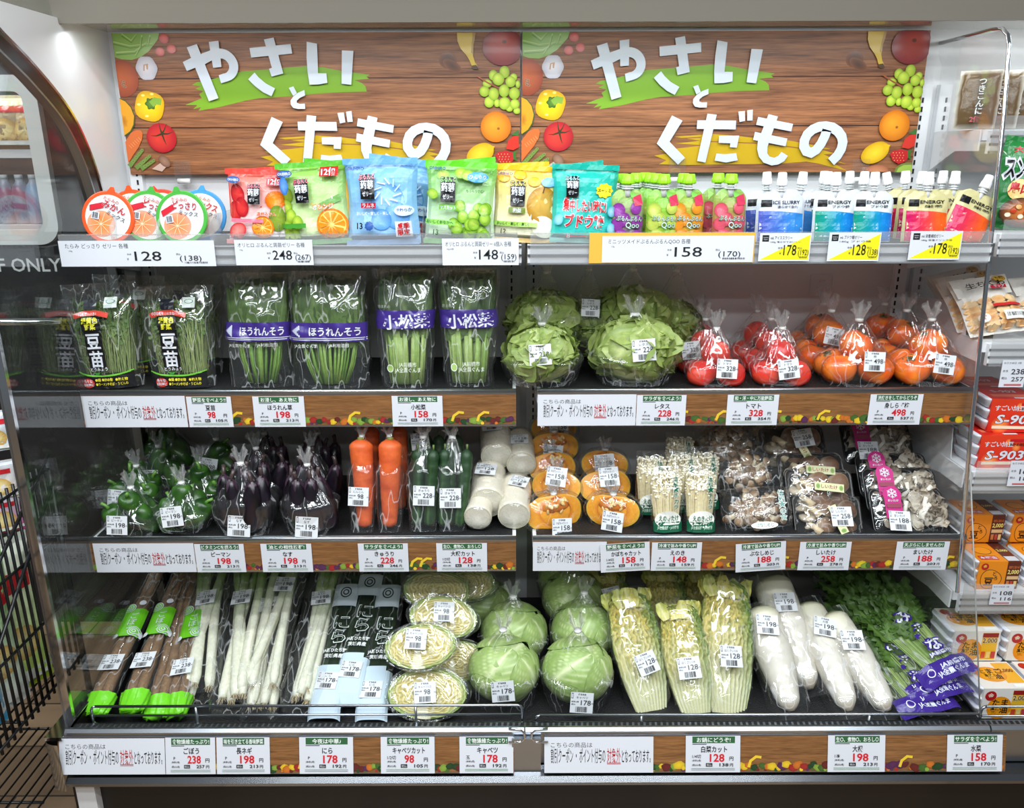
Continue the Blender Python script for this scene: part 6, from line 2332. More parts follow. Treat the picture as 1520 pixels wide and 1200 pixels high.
# lettuces
for px, Y, seed, w, h, sc, z, st, lab in (
  (804, -0.320, 1, 0.235, 0.165, 1.05, Z2 + 0.005, ('レタス', '228', -0.008, 0.100, -0.112, -4, 1.0), 'bagged lettuce at the front by the seam between the shelves, sticker reading 228'),
  (940, -0.315, 2, 0.255, 0.190, 1.15, Z2 + 0.005, ('レタス', '228', 0.010, 0.112, -0.118, -5, 1.05), 'big bagged lettuce at the front beside the tomatoes, sticker reading 228'),
  (811, -0.155, 3, 0.225, 0.230, 1.12, Z2 + 0.06, ('レタス', '228', -0.025, 0.055, -0.108, -5, 0.95), 'darker bagged lettuce stacked behind the one at the seam'),
  (936, -0.145, 4, 0.235, 0.235, 1.18, Z2 + 0.06, ('レタス', '228', 0.028, 0.075, -0.106, 3, 0.95), 'darker bagged lettuce stacked behind the big front one'),
  (872, -0.115, 5, 0.18, 0.230, 0.85, Z2 + 0.06, ('レタス', '228', 0.0, 0.13, -0.09, 3, 0.9), 'bagged lettuce in shade between the two rear lettuces'),
  (1000, -0.110, 6, 0.18, 0.225, 0.85, Z2 + 0.06, None, 'bagged lettuce in shade at the back beside the rear tomatoes')):
 zc = 0.074 * sc
 cont = [('lettuce_head', lettuce_mesh(seed % 4), (0, 0, zc), (0, 0, seed * 1.3), (sc * 1.04, sc * 0.9, sc * 0.92))]
 tied('lettuce_bag', lab, 'bagged lettuce', 'bagged lettuces', px, Y, z, w, 0.205 * min(1.05, sc), h, seed, cont, st, 0.42, 1.1)

# ------------------------------------------------------------------ flat bags with printed film
def print_on(f, A, name, parent, mat='gloss_print', gap=0.0012):
 return part(name, A.mb(lambda x, y, z: f(x, y, gap + z * 2), mat).mesh(name), parent)

def clamped(me, key, w, h, d, taper, sc=(1, 1, 1)):
 """the growing things squeezed to fit inside their flat bag"""
 def f():
  k = me.copy()
  n = len(k.vertices)
  P = np.empty(n * 3, np.float32)
  k.vertices.foreach_get('co', P)
  P = P.reshape(-1, 3) * np.array(sc) + np.array((0, 0, 0.004))
  v = np.clip(P[:, 2] / h, 0, 0.985)
  P[:, 2] = np.minimum(P[:, 2], h * (0.90 + 0.085 * np.tanh((P[:, 2] / h - 0.9) * 6).clip(0, 1)))
  hw = w / 2 * (1 - taper * (1 - v)) * 0.96
  P[:, 0] = hw * np.tanh(P[:, 0] / hw * 1.15)
  u = P[:, 0] / hw * 0.96
  b = np.sqrt(1 - np.abs(u) ** 3) * (1 - 0.85 * (np.maximum(0, v - 0.62) / 0.38) ** 1.3)
  lim = np.maximum(0.001, d / 2 * b - 0.007)
  P[:, 1] = lim * np.tanh(P[:, 1] / lim)
  k.vertices.foreach_set('co', P.astype(np.float32).ravel())
  k.update()
  return k
 return cached(('cl',) + key, f)

def pea_art():
 A = Art(0.0002)
 W = 0.174
 A.rect(-W / 2, 0.0, W / 2, 0.036, BLACK, 50, 12)
 A.line([(-W / 2 + W * i / 10, 0.036 + 0.012 * (2 * i / 10 - 1) ** 2) for i in range(11)], 0.0045, C(110, 190, 60))
 A.poly([(-W / 2, 0.034), (-W / 2, 0.047), (-W * .3, 0.038)], BLACK)
 A.poly([(W / 2, 0.034), (W / 2, 0.047), (W * .3, 0.038)], BLACK)
 A.ell(-0.052, 0.018, 0.020, 0.013, C(190, 50, 36), n=20)
 A.text('色々な', -0.052, 0.020, 0.008, WHITE, 0.03, 'c')
 A.text('お料理に', -0.052, 0.010, 0.007, WHITE, 0.03, 'c')
 for i, wd in enumerate(('●鍋 ●炒め物', '●和え物', '●ラーメンやそば・うどんの')):
  A.text(wd, (-0.028, 0.036, -0.028)[i], (0.022, 0.022, 0.010)[i], 0.0075, C(230, 214, 60), 0.02, width=(0.055, 0.035, 0.098)[i])
 x0 = -0.012
 A.rect(x0 - 0.025, 0.058, x0 + 0.027, 0.165, BLACK, 26, 44)
 A.z += 0.0012
 A.text('苗', x0 + 0.002, 0.066, 0.038, WHITE, 0.05, 'c', 0.042)
 A.text('豆', x0 + 0.001, 0.116, 0.038, WHITE, 0.05, 'c', 0.042)
 A.text('とうみょう', x0 + 0.004, 0.052, 0.009, WHITE, 0.02, 'c', outline=(BLACK, 0.09))
 A.rect(x0 - 0.026, 0.163, x0 + 0.026, 0.200, BLACK, 26, 16)
 A.z += 0.0012
 A.text('緑黄色', x0, 0.184, 0.014, C(226, 220, 60), 0.04, 'c', 0.044)
 A.text('野菜', x0, 0.167, 0.014, C(226, 220, 60), 0.04, 'c', 0.030)
 A.line([(-0.058, 0.203), (-0.03, 0.210), (0.005, 0.211), (0.042, 0.202)], 0.013, C(206, 60, 44))
 A.text('小さな新芽に大きなパワー!!', -0.008, 0.2045, 0.008, WHITE, 0.02, 'c', 0.090)
 A.rect(x0 - 0.016, 0.220, x0 + 0.020, 0.246, C(24, 28, 40), 3, 3)
 A.rect(0.030, 0.222, 0.064, 0.250, C(216, 226, 220), 3, 3)
 A.ell(0.047, 0.239, 0.012, 0.006, C(60, 130, 90), C(60, 130, 90), n=16)
 A.ell(0.047, 0.239, 0.010, 0.0045, C(216, 226, 220), C(216, 226, 220), n=16)
 for k in range(9):
  A.ell(-0.052 + 0.0045 * (k % 2) + 0.002 * k, 0.160 - 0.010 * k, 0.004, 0.004, C(70, 76, 60), C(110, 116, 90), n=10)
 A.poly([(x0 - 0.004, 0.042), (x0 + 0.006, 0.042), (x0 + 0.012, 0.050), (x0 + 0.002, 0.047), (x0 - 0.010, 0.050)], C(60, 150, 60))
 return A

PEA = {}
for px, Y, rot, seed, lab in ((166, -0.352, -3.0, 5, 'bag of pea shoots with black and yellow print next to the glass end'), (272, -0.352, -1.0, 2, 'bag of pea shoots with black and yellow print next to the spinach'),
                              (196, -0.205, 2.0, 3, 'bag of pea shoots standing behind the one by the glass end'), (285, -0.205, 0.0, 4, 'bag of pea shoots standing behind the one by the spinach')):
 t = empty('pea_shoot_bag', (X_at(px, Y, Z2 + 0.05), Y, Z2), lab, 'bag of pea shoots', 'bags of pea shoots')
 t.rotation_euler = (math.radians(-5), math.radians(rot), 0)
 me, f = flat_bag(('pea', seed), 0.205, 0.280 + 0.008 * (seed > 2), 0.090, seed * 1.7, 0.13, 0.10)
 part('film_bag', me, t)
 part('pea_shoots', clamped(stems_bunch('sprouts', seed % 2), ('pea', seed), 0.205, 0.284, 0.090, 0.13, (1.22, 1.1, 1.08)), t)
 pa = cached(('peaprint', seed), lambda: pea_art().mb(lambda x, y, z: f(x, y, 0.002 + z * 1.5), 'gloss_print').mesh('film_print'))
 part('film_print', pa, t)

def purple_band(word, w, y0, y1, style):
 A = Art(0.0002)
 PU = C(62, 44, 128)
 if style == 's':
  A.rect(-w / 2, y0, w / 2, y1, PU, 50, 16)
  for q in range(6):
   A.rect(-w * (.47 - .02 * q), (y0 + y1) / 2 + 0.002 - 0.0030 * q, -w * (.45 - .02 * q), (y0 + y1) / 2 + 0.002 + 0.0030 * q + 0.001, C(200, 206, 226))
  A.text(word, w * .10, y0 + 0.018, 0.021, WHITE, 0.03, 'c', w * .66)
  A.rect(-w / 2, y0 + 0.004, w / 2, y0 + 0.006, WHITE, 14, 1)
  A.rect(-w / 2, y0 + 0.009, w / 2, y0 + 0.011, WHITE, 14, 1)
  A.text('JA全農ぐんま', -w * .44, y0 - 0.016, 0.009, C(220, 224, 220), 0.0)
  A.text('JA利根沼田', w * .02, y0 - 0.014, 0.009, C(220, 224, 220), 0.0)
 else:
  A.rect(-w / 2, y0, w / 2, y1, PU, 50, 16)
  A.text(word, w * .04, y0 + 0.004, 0.033, WHITE, 0.035, 'c', w * .80, rot=0.04)
  A.text('恵まれの', -w * .44, y1 + 0.006, 0.008, C(190, 196, 190), 0.0)
  A.text('JA前橋市', -w * .12, y0 - 0.105, 0.012, C(226, 232, 220), 0.0)
  A.text('JA全農ぐんま', -w * .20, y0 - 0.120, 0.012, C(226, 232, 220), 0.0)
  A.ell(-w * .28, y0 - 0.109, 0.011, 0.011, C(226, 232, 220), n=16)
  A.ell(-w * .28, y0 - 0.109, 0.009, 0.009, C(150, 180, 100), n=16)
 A.text('群馬県産', -w * .36, y1 + 0.105, 0.011, C(120, 130, 120), 0.0)
 return A

for kind, px, Y, w, h, seed, lab in (('spinach', 386, -0.350, 0.182, 0.315, 1, 'bag of spinach with purple band standing beside the pea shoots'), ('spinach', 490, -0.362, 0.214, 0.320, 2, 'bag of spinach with purple band standing beside the komatsuna'),
                                     ('spinach', 400, -0.20, 0.18, 0.315, 3, 'spinach bag in shade behind the one beside the pea shoots'), ('spinach', 500, -0.20, 0.20, 0.315, 4, 'spinach bag in shade behind the one beside the komatsuna'),
                                     ('komatsuna', 603, -0.360, 0.180, 0.325, 3, 'bag of komatsuna greens beside the spinach, thick pale stems'), ('komatsuna', 696, -0.352, 0.176, 0.325, 5, 'bag of komatsuna greens nearer the lettuce, thick pale stems'),
                                     ('komatsuna', 610, -0.20, 0.17, 0.32, 7, 'komatsuna bag in shade behind the one beside the spinach'), ('komatsuna', 702, -0.20, 0.17, 0.32, 8, 'komatsuna bag in shade behind the one near the lettuce')):
 sp = kind == 'spinach'
 t = empty('spinach_bag' if sp else 'komatsuna_bag', (X_at(px, Y, Z2 + 0.1), Y, Z2), lab, 'bag of spinach' if sp else 'bag of komatsuna', 'bags of spinach' if sp else 'bags of komatsuna greens')
 t.rotation_euler = (math.radians(-5), 0, 0)
 tp = 0.0 if sp else 0.22
 me, f = flat_bag((kind, seed), w, h, 0.080, seed * 2.3, tp, 0.0)
 part('film_bag', me, t)
 part('spinach_bunch' if sp else 'greens_bunch', clamped(stems_bunch(kind, seed % 3), (kind, seed), w, h, 0.080, tp, (w / 0.150, 1.25, 1.10)), t)
 if Y < -0.3:
  y0, y1 = (0.130, 0.182) if sp else (0.165, 0.215)
  pa = cached(('band', kind, seed), lambda: purple_band('ほうれんそう' if sp else '小松菜', w * 0.99, y0, y1, 's' if sp else 'k').mb(lambda x, y, z: f(x, y, 0.002 + z * 1.5), 'gloss_print').mesh('film_print'))
  part('film_print', pa, t)

# ------------------------------------------------------------------ third shelf
def pepper_bag(px, Y, label, seed, st, z=Z3, w=0.165, h=0.135):
 c = [(-0.042, -0.018, 0.042), (0.042, -0.018, 0.042), (-0.022, 0.022, 0.044), (0.028, 0.020, 0.05), (0.002, -0.008, 0.080)]
 cont = [('green_pepper', pepper_mesh((i + seed) % 4), p, (rr_.uniform(-.7, .7), rr_.uniform(-.7, .7), rr_.uniform(0, 6)), 1.25) for i, p in enumerate(c)]
 tied('pepper_bag', label, 'bag of green peppers', 'bags of green peppers', px, Y, z, w, 0.145, h, seed, cont, st, 0.36, 0.95)

for px, Y, seed, z, st, lab in (
  (200, -0.405, 1, Z3, ('ピーマン', '198', -0.016, 0.050, -0.074, 2, 0.95), 'bag of green peppers at the front next to the glass end, sticker reading 198'),
  (275, -0.400, 2, Z3 + 0.012, ('ピーマン', '198', -0.006, 0.062, -0.076, -7, 1.0), 'bag of green peppers at the front beside the eggplants, sticker reading 198'),
  (208, -0.270, 3, Z3 + 0.012, ('ピーマン', '198', -0.04, 0.052, -0.06, 6, 0.95), 'bag of green peppers right behind the front one by the glass end'),
  (300, -0.265, 0, Z3 + 0.02, None, 'bag of green peppers right behind the front one by the eggplants'),
  (240, -0.150, 5, Z3 + 0.03, ('ピーマン', '198', -0.01, 0.052, -0.066, 0, 0.9), 'bag of green peppers in the third row back, nearer the glass end'),
  (325, -0.140, 6, Z3 + 0.05, ('ピーマン', '198', -0.01, 0.065, -0.066, 9, 0.95), 'bag of green peppers in the third row back with a tilted sticker'),
  (252, -0.075, 7, Z3 + 0.075, None, 'bag of green peppers topmost in the far back corner')):
 pepper_bag(px, Y, lab, seed, st, z)

for px, Y, seed, w, h, z, st, lab in (
  (364, -0.400, 1, 0.182, 0.205, Z3, ('なす', '198', 0.000, 0.040, -0.066, 4, 1.05), 'large bag of eggplants at the front beside the green peppers'),
  (461, -0.400, 2, 0.165, 0.200, Z3, ('なす', '198', 0.002, 0.036, -0.066, 4, 1.05), 'bag of eggplants at the front beside the carrots, sticker reading 198'),
  (386, -0.265, 3, 0.170, 0.200, Z3, None, 'bag of eggplants in the second row beside the peppers'),
  (466, -0.265, 0, 0.165, 0.200, Z3, None, 'bag of eggplants in the second row beside the carrots'),
  (398, -0.135, 5, 0.165, 0.200, Z3, None, 'bag of eggplants in the rear row beside the peppers'),
  (476, -0.135, 6, 0.165, 0.200, Z3, None, 'bag of eggplants in the rear row beside the carrots')):
 k = w / 0.17
 c = [(-0.046 * k, -0.018, 0.010, 0.12), (-0.020 * k, -0.034, 0.010, 0.05), (0.020 * k, -0.034, 0.010, -0.03), (0.046 * k, -0.018, 0.010, -0.12), (0.0, 0.014, 0.022, 0.0)]
 cont = [('eggplant', eggplant_mesh((i + seed) % 4), p[:3], (rr_.uniform(-.08, .05), p[3] * 1.5, rr_.uniform(0, 6)), 1.22) for i, p in enumerate(c)]
 tied('eggplant_bag', lab, 'bag of eggplants', 'bags of eggplants', px, Y, z, w, 0.132, h, seed, cont, st, 0.45, 1.0)

def tall_bag(name, label, cat, group, px, Y, z, w, d, h, seed, cont, st, lean):
 Y -= 0.042
 t = empty(name, (X_at(px, Y, z + h * 0.1), Y, z), label, cat, group)
 t.rotation_euler = (math.radians(-lean), 0, 0)
 part('film_bag', bag_film(w, d, h, seed % 4, 0.62, 0.16, 0.95), t)
 part('gathered_top', bag_top(w, h, seed % 4, 0.03, 0.16), t)
 for nm, me, loc, rot, sc in cont:
  part(nm, me, t, loc, rot, sc)
 if st:
  nme, price, sx, sz, sy, rot, s = st
  stick_on(t, nme, price, sx, sy, sz, rot, s)

for px, Y, seed, st, lab in ((538, -0.410, 1, ('にんじん', '98', -0.005, 0.105, -0.036, 3, 0.95), 'bagged carrot at the front beside the eggplants, sticker reading 98'), (579, -0.410, 2, None, 'bagged carrot at the front beside the cucumbers, no sticker showing'),
                             (545, -0.290, 3, None, 'bagged carrot standing behind the stickered one'), (590, -0.290, 4, None, 'bagged carrot standing behind the front one by the cucumbers')):
 tall_bag('carrot_bag', lab, 'bagged carrot', 'bagged carrots', px, Y, Z3, 0.082, 0.068, 0.275, seed, [('carrot', carrot_mesh(seed), (0, 0, 0.012), (0, 0, seed), (1.2, 1.2, 1.07))], st, 14)
for px, Y, seed, st, lab in ((629, -0.405, 1, ('きゅうり', '228', 0.004, 0.105, -0.036, 2, 1.0), 'bag of cucumbers at the front beside the carrots, sticker reading 228'), (672, -0.405, 2, ('きゅうり', '228', -0.004, 0.098, -0.036, 0, 1.0), 'bag of cucumbers at the front beside the cut radishes, sticker reading 228'),
                             (626, -0.280, 3, ('きゅうり', '228', 0.0, 0.215, -0.03, -6, 0.9), 'bag of cucumbers behind the one beside the carrots'), (672, -0.280, 4, None, 'bag of cucumbers behind the one beside the cut radishes')):
 cont = [('cucumber', cucumber_mesh((seed + i) % 4), (x, y, 0.010), (0.02, tl, seed + i), (1.1, 1.1, 1.1)) for i, (x, y, tl) in enumerate(((-0.024, -0.012, 0.03), (0.020, -0.014, -0.05), (0.0, 0.016, 0.0)))]
 tall_bag('cucumber_bag', lab, 'bag of cucumbers', 'bags of cucumbers', px, Y, Z3, 0.100, 0.07, 0.270, seed, cont, st, 14)

# cut radishes: cylinders whose cut end faces the aisle
for px, py, Y, pxb, pyb, Yb, seed, sc, st, lab in (
  (723, 747, -0.42, 726, 708, -0.29, 1, 1.16, ('大根カット', '128', -0.006, -0.052, 0.085, 6, 1.0), 'wrapped cut radish on top of the front pile, sticker reading 128'),
  (709, 769, -0.465, 714, 737, -0.36, 2, 0.90, None, 'wrapped cut radish at the lower front beside the cucumbers'),
  (763, 766, -0.455, 765, 724, -0.32, 3, 1.06, ('大根カット', '128', 0.010, -0.048, 0.10, 16, 0.9), 'wrapped cut radish at the lower front beside the pumpkins'),
  (737, 678, -0.29, 735, 645, -0.17, 4, 1.08, ('大根カット', '128', -0.01, -0.05, 0.09, -4, 0.95), 'wrapped cut radish standing upper behind the topmost front one'),
  (774, 690, -0.29, 770, 655, -0.16, 5, 1.02, ('大根カット', '128', 0.00, -0.047, 0.07, 4, 0.9), 'wrapped cut radish at the rear beside the pumpkin pieces')):
 p0, p1 = at(px, py, Y), at(pxb, pyb, Yb)
 R = lying(p0, p1)
 t = thing_at('cut_radish', p0, R, lab, 'cut radish', 'wrapped cut radishes')
 part('radish_piece', cut_radish_mesh(seed), t, (0, 0, 0), (0, 0, seed), sc)
 part('film_sleeve', sleeve_mesh(('cr', seed % 2), 0.155, [(0, 0.02, 0.02, 0), (0.02, 0.088, 0.088, 0), (0.92, 0.094, 0.094, 0), (1, 0.03, 0.03, 0)], seed, 'film_tight'), t, (0, 0, -0.006), (0, 0, 0), sc)
 if st:
  nme, price, sx, sy, sz, rot, s = st
  stick_on(t, nme, price, sx * sc, sy * sc, sz, rot, s)

# pumpkin pieces
for px, py, Y, rx, rz, seed, sc, st, lab in (
  (826, 762, -0.425, -14, 20, 1, 1.12, (0.0, -0.038, 6), 'wrapped pumpkin piece at the front beside the cut radishes, sticker reading 158'),
  (908, 760, -0.425, -10, -16, 2, 1.00, (0.008, -0.020, 3), 'wrapped pumpkin piece at the front beside the enoki, sticker reading 158'),
  (824, 722, -0.345, -24, -14, 3, 0.95, (0.006, 0.028, 3), 'wrapped pumpkin piece second from the front on the radish side'),
  (901, 722, -0.335, -26, 12, 1, 1.02, (0.0, 0.026, 0), 'wrapped pumpkin piece second from the front on the enoki side'),
  (822, 694, -0.27, -26, 14, 2, 0.95, None, 'wrapped pumpkin piece third from the front on the radish side'),
  (897, 690, -0.245, -20, -10, 3, 0.92, (0.002, 0.004, -8), 'wrapped pumpkin piece third from the front on the enoki side'),
  (824, 664, -0.20, -18, 3, 1, 0.96, (-0.01, -0.02, 6), 'wrapped pumpkin piece fourth from the front on the radish side'),
  (823, 636, -0.115, -18, 3, 3, 0.94, (0.012, 0.004, 2), 'wrapped pumpkin piece topmost at the back of the radish side stack')):
 p = at(px, py, Y)
 t = empty('pumpkin_piece', p, lab, 'pumpkin piece', 'wrapped pumpkin pieces')
 t.rotation_euler = (math.radians(rx), 0, math.radians(rz))
 part('pumpkin_wedge', pumpkin_mesh(seed), t, (0, 0, 0), (0, 0, 0), (sc * 0.92, sc, sc))
 fm = cached(('pkfilm', seed), lambda: (lambda T, P: MB().mat('film_tight').grid(np.stack([(0.092 + 0.004 * np.sin(7 * T + 3 * P + seed)) * np.cos(P) ** 0.7 * np.cos(T), 0.022 + 0.046 * np.cos(P) ** 0.7 * np.sin(T) + 0.003 * np.sin(9 * T + 5 * P), 0.056 * np.sin(P) + 0.003 * np.sin(11 * T)], -1), (0.9, 0.9, 0.9), True, cap0=True, cap1=True).mesh('film_wrap'))(*ball_pts(48, 22)))
 part('film_wrap', fm, t, (0, 0, 0), (0, 0, 0), (sc * 0.92, sc, sc))
 part('gathered_top', bag_top(0.18, 0.0, seed, 0.032), t, (0.0, 0.01, 0.052 * sc), (0.25, 0.1 * seed - 0.2, 0), 1.0)
 if st:
  stick_on(t, 'かぼちゃカット', '158', st[0], -0.030 * sc, st[1], st[2], 1.0, pitch=-4)

# enoki
def enoki_art():
 A = Art(0.0002)
 GN = C(16, 92, 62)
 A.rect(-0.040, 0.0, 0.040, 0.030, GN, 10, 2)
 A.ell(0, 0.036, 0.036, 0.026, C(232, 234, 226), C(232, 234, 226), n=24)
 A.rect(-0.040, 0.0, 0.040, 0.022, GN, 10, 2)
 A.text('えのきたけ', 0.002, 0.034, 0.014, GN, 0.03, 'c', 0.056)
 A.text('(長野県産) 200g', 0, 0.027, 0.005, GN, 0.0, 'c', 0.04)
 A.text('JA全農長野・JA中野市', 0, 0.010, 0.0085, C(190, 214, 196), 0.02, 'c', 0.06)
 for i, ch in enumerate('信州★チカラ'):
  A.text(ch, 0.022, 0.145 - 0.0155 * i, 0.013 if ch != '★' else 0.02, GN, 0.03, 'c', outline=(C(236, 236, 226), 0.04))
 return A

for px, Y, z, seed, lab in ((990, -0.425, Z3, 1, 'pack of enoki mushrooms at the front beside the pumpkins'), (1039, -0.425, Z3, 2, 'pack of enoki mushrooms at the front beside the shimeji'),
       (966, -0.330, Z3 + 0.01, 2, 'pack of enoki mushrooms in the second row on the pumpkin side'), (1013, -0.325, Z3 + 0.015, 1, 'pack of enoki mushrooms in the middle of the second row'), (1046, -0.310, Z3 + 0.015, 1, 'pack of enoki mushrooms in the second row on the shimeji side'),
       (1008, -0.22, Z3 + 0.03, 2, 'pack of enoki mushrooms in the rearmost row')):
 Y -= 0.028
 t = empty('enoki_pack', (X_at(px, Y, z + 0.05), Y, z + 0.001), lab, 'enoki pack', 'packs of enoki mushrooms')
 t.rotation_euler = (math.radians(-12), math.radians(1.5 * (seed - 1.5)), 0)
 part('enoki_bunch', enoki_mesh(seed), t, (0, 0, 0.028), (0, 0, 0), (1.05, 1, 1.05))
 me, f = flat_bag(('enoki', seed), 0.090, 0.185, 0.062, seed * 1.3, 0.0, 0.0, 'film_tight')
 part('film_bag', me, t)
 part('film_print', cached(('enp', seed), lambda: enoki_art().mb(lambda x, y, z: f(x, y, 0.001 + z), 'gloss_print').mesh('film_print')), t)

# shimeji
def pillow_film(key, w, h, d, seed, mat='film'):
 def mk():
  m = MB().mat(mat)
  n = 24
  for back in (False, True):
   G = []
   for j in range(n + 1):
    row = []
    for i in range(n + 1):
     q = i / n if not back else 1 - i / n
     u, v = 2 * q - 1, 2 * j / n - 1
     b = (max(0, 1 - abs(u) ** 3.0) * max(0, 1 - abs(v) ** 3.0)) ** 0.5
     e = 0.006 * noise.noise(Vector((u * 4 + seed, v * 4, seed + 5 * back))) + 0.006 * abs(noise.noise(Vector((u * 7 - v * 5, v * 6 + u * 3, seed))))
     row.append((w / 2 * u * (1 - 0.05 * v * v), (-1 if not back else 1) * (d / 2 * b + e * (0.2 + b)), h / 2 * v * (1 - 0.05 * u * u)))
    G.append(row)
   m.grid(G)
  return m.mesh('film_bag')
 return cached(('pil', key), mk)

def shimeji_art():
 A = Art(0.0002)
 GN = C(30, 110, 100)
 for i, ch in enumerate('信州★の合'):
  A.text(ch, 0.062, 0.030 - 0.017 * i, 0.015 if ch != '★' else 0.02, GN, 0.03, 'c', outline=(C(236, 236, 226), 0.04))
 A.ell(0.005, -0.052, 0.038, 0.010, C(236, 236, 228), n=20)
 A.text('ぶなしめじ', 0.006, -0.056, 0.010, GN, 0.03, 'c', 0.05)
 return A

for px, py, Y, seed, rot, lab in ((1122, 757, -0.415, 1, -3, 'pack of shimeji mushrooms at the front beside the shiitake'), (1112, 703, -0.315, 2, 4, 'pack of shimeji mushrooms second back, leaning on the third'), (1088, 664, -0.225, 3, -4, 'pack of shimeji mushrooms third back under the shelf above'), (1075, 648, -0.14, 1, 0, 'pack of shimeji mushrooms in the shade at the very back')):
 t = empty('shimeji_pack', at(px, py, Y), lab, 'shimeji pack', 'packs of shimeji mushrooms')
 t.rotation_euler = (math.radians(-34), math.radians(rot), 0)
 part('shimeji_cluster', shimeji_mesh(seed), t, (-0.006, 0.012, -0.004), (0, 0, 0), (1.15, 1.0, 1.2))
 part('film_bag', pillow_film(('shim', seed % 2), 0.205, 0.135, 0.095, seed, 'film'), t)
 if seed == 1 and Y < -0.3:
  part('film_print', shimeji_art().mb(lambda x, y, z: (x, -0.048 - z, y), 'gloss_print').mesh('film_print'), t)

def tray_mesh(key, w, h, dep, col, mat='plastic'):
 """open tray, floor toward +y, rim toward -y"""
 def mk():
  m = MB().mat(mat)
  o = rrect(-w / 2, -h / 2, w / 2, h / 2, 0.02, 5)
  k = 0.86
  def ring(s, y, off=0.0):
   return [(p[0] * s + math.copysign(off, p[0]), y, p[1] * s + math.copysign(off, p[1])) for p in o]
  rows = [ring(k, dep), ring(0.97, 0.004), ring(1.0, 0.0, .003), ring(1.0, 0.004, .004)]
  m.grid(rows, col, True, cap0=True)
  m.grid([ring(0.995, 0.006), ring(k * 1.015, dep + 0.0015)], col, True, cap1=True)
  return m.mesh('tray')
 return cached(('tray', key), mk)

def top_film(key, w, h, seed, bulge=0.012):
 def mk():
  m = MB().mat('film_tight')
  n = 18
  G = [[(w / 2 * (2 * i / n - 1), -0.001 - bulge * (max(0, 1 - (2 * i / n - 1) ** 4) * max(0, 1 - (2 * j / n - 1) ** 4)) - 0.002 * noise.noise(Vector((i * .5, j * .5, seed))), h / 2 * (2 * j / n - 1)) for i in range(n + 1)] for j in range(n + 1)]
  m.grid(G)
  return m.mesh('film_cover')
 return cached(('tf', key), mk)

TILT = -38
for px, py, Y, z_, seed, rot, st, lab in ((1230, 768, -0.435, 0, 1, 2, (0.022, -0.006, -2), 'tray of shiitake mushrooms lowest at the front of its stack, sticker reading 258'), (1218, 728, -0.375, 0, 2, 1, None, 'tray of shiitake mushrooms second from the front'), (1206, 703, -0.315, 0, 3, -1, None, 'tray of shiitake mushrooms third from the front'), (1178, 662, -0.225, 0, 2, -3, (0.020, 0.012, -6), 'tray of shiitake mushrooms topmost at the back, sticker reading 258'), (1150, 640, -0.12, 0, 1, -3, None, 'tray of shiitake mushrooms at the very back beside the shimeji')):
 t = empty('shiitake_tray', at(px, py, Y), lab, 'shiitake tray', 'trays of shiitake mushrooms')
 t.rotation_euler = (math.radians(TILT), math.radians(rot), 0)
 part('tray', tray_mesh('sh', 0.190, 0.125, 0.030, C(40, 38, 36)), t, (0, 0.004, 0))
 part('shiitake_mushrooms', shiitake_mesh(seed), t, (0, 0.004, 0), (0, 0, 0), (0.98, 0.9, 0.95))
 part('film_cover', top_film('sh', 0.192, 0.127, 1, 0.030), t)
 lb = MB()
 A = Art()
 A.rect(-0.042, -0.012, 0.042, 0.012, C(206, 206, 160))
 A.text('しいたけ', 0.0, -0.004, 0.010, C(150, 50, 40), 0.03, 'c')
 for x in (-0.032, 0.034):
  A.ell(x, 0, 0.006, 0.008, C(110, 140, 60), C(140, 170, 90), n=10)
 part('brand_label', cached('shlabel', lambda: A.mb(None, 'print').mesh('brand_label')), t, (0.012, -0.036, 0.0 if st is None else -0.014), (0, 0.1 if st is None else 1.2, 0))
 if st:
  stick_on(t, 'しいたけ', '258', st[0], -0.038, st[1], st[2], 1.0)

for px, py, Y, seed, rot, st, lab in ((1349, 759, -0.43, 1, 1, True, 'black tray of maitake mushrooms lowest at the front, sticker reading 188'), (1338, 727, -0.37, 2, 0, False, 'black tray of maitake mushrooms second from the front'), (1326, 705, -0.30, 3, -1, False, 'black tray of maitake mushrooms third from the front'), (1302, 656, -0.205, 2, -2, True, 'black tray of maitake mushrooms topmost at the back, sticker reading 188')):
 t = empty('maitake_tray', at(px, py, Y), lab, 'maitake tray', 'trays of maitake mushrooms')
 t.rotation_euler = (math.radians(TILT), math.radians(rot), 0)
 part('tray', tray_mesh('mt', 0.205, 0.128, 0.034, C(16, 16, 17)), t, (0, 0.004, 0))
 part('maitake_cluster', maitake_mesh(seed), t, (0.010, 0.006, 0), (0, 0, 0), (1, 0.85, 1.12))
 part('film_cover', top_film('mt', 0.205, 0.128, 2, 0.022), t)
 A = Art()
 MG = C(190, 30, 120)
 A.rect(-0.024, -0.046, 0.024, 0.010, MG)
 A.ell(0, 0.022, 0.026, 0.026, MG, n=30)
 for k in range(6):
  a = k * PI / 3 + PI / 6
  A.line([(0, 0.026), (0.015 * math.cos(a), 0.026 + 0.015 * math.sin(a))], 0.0026, WHITE)
  for sg in (1, -1):
   A.line([(0.008 * math.cos(a), 0.026 + 0.008 * math.sin(a)), (0.013 * math.cos(a + sg * .4), 0.026 + 0.013 * math.sin(a + sg * .4))], 0.0022, WHITE)
 A.text('まいたけ', 0, 0.002, 0.006, WHITE, 0.02, 'c', 0.030)
 A.rect(-0.020, -0.016, 0.020, -0.004, C(140, 60, 80))
 part('brand_label', cached('mtlabel', lambda: A.mb(None, 'gloss_print').mesh('brand_label')), t, (-0.055, -0.028, 0.018))
 if st:
  stick_on(t, 'まいたけ', '188', -0.045, -0.032, -0.036, 2, 1.0)

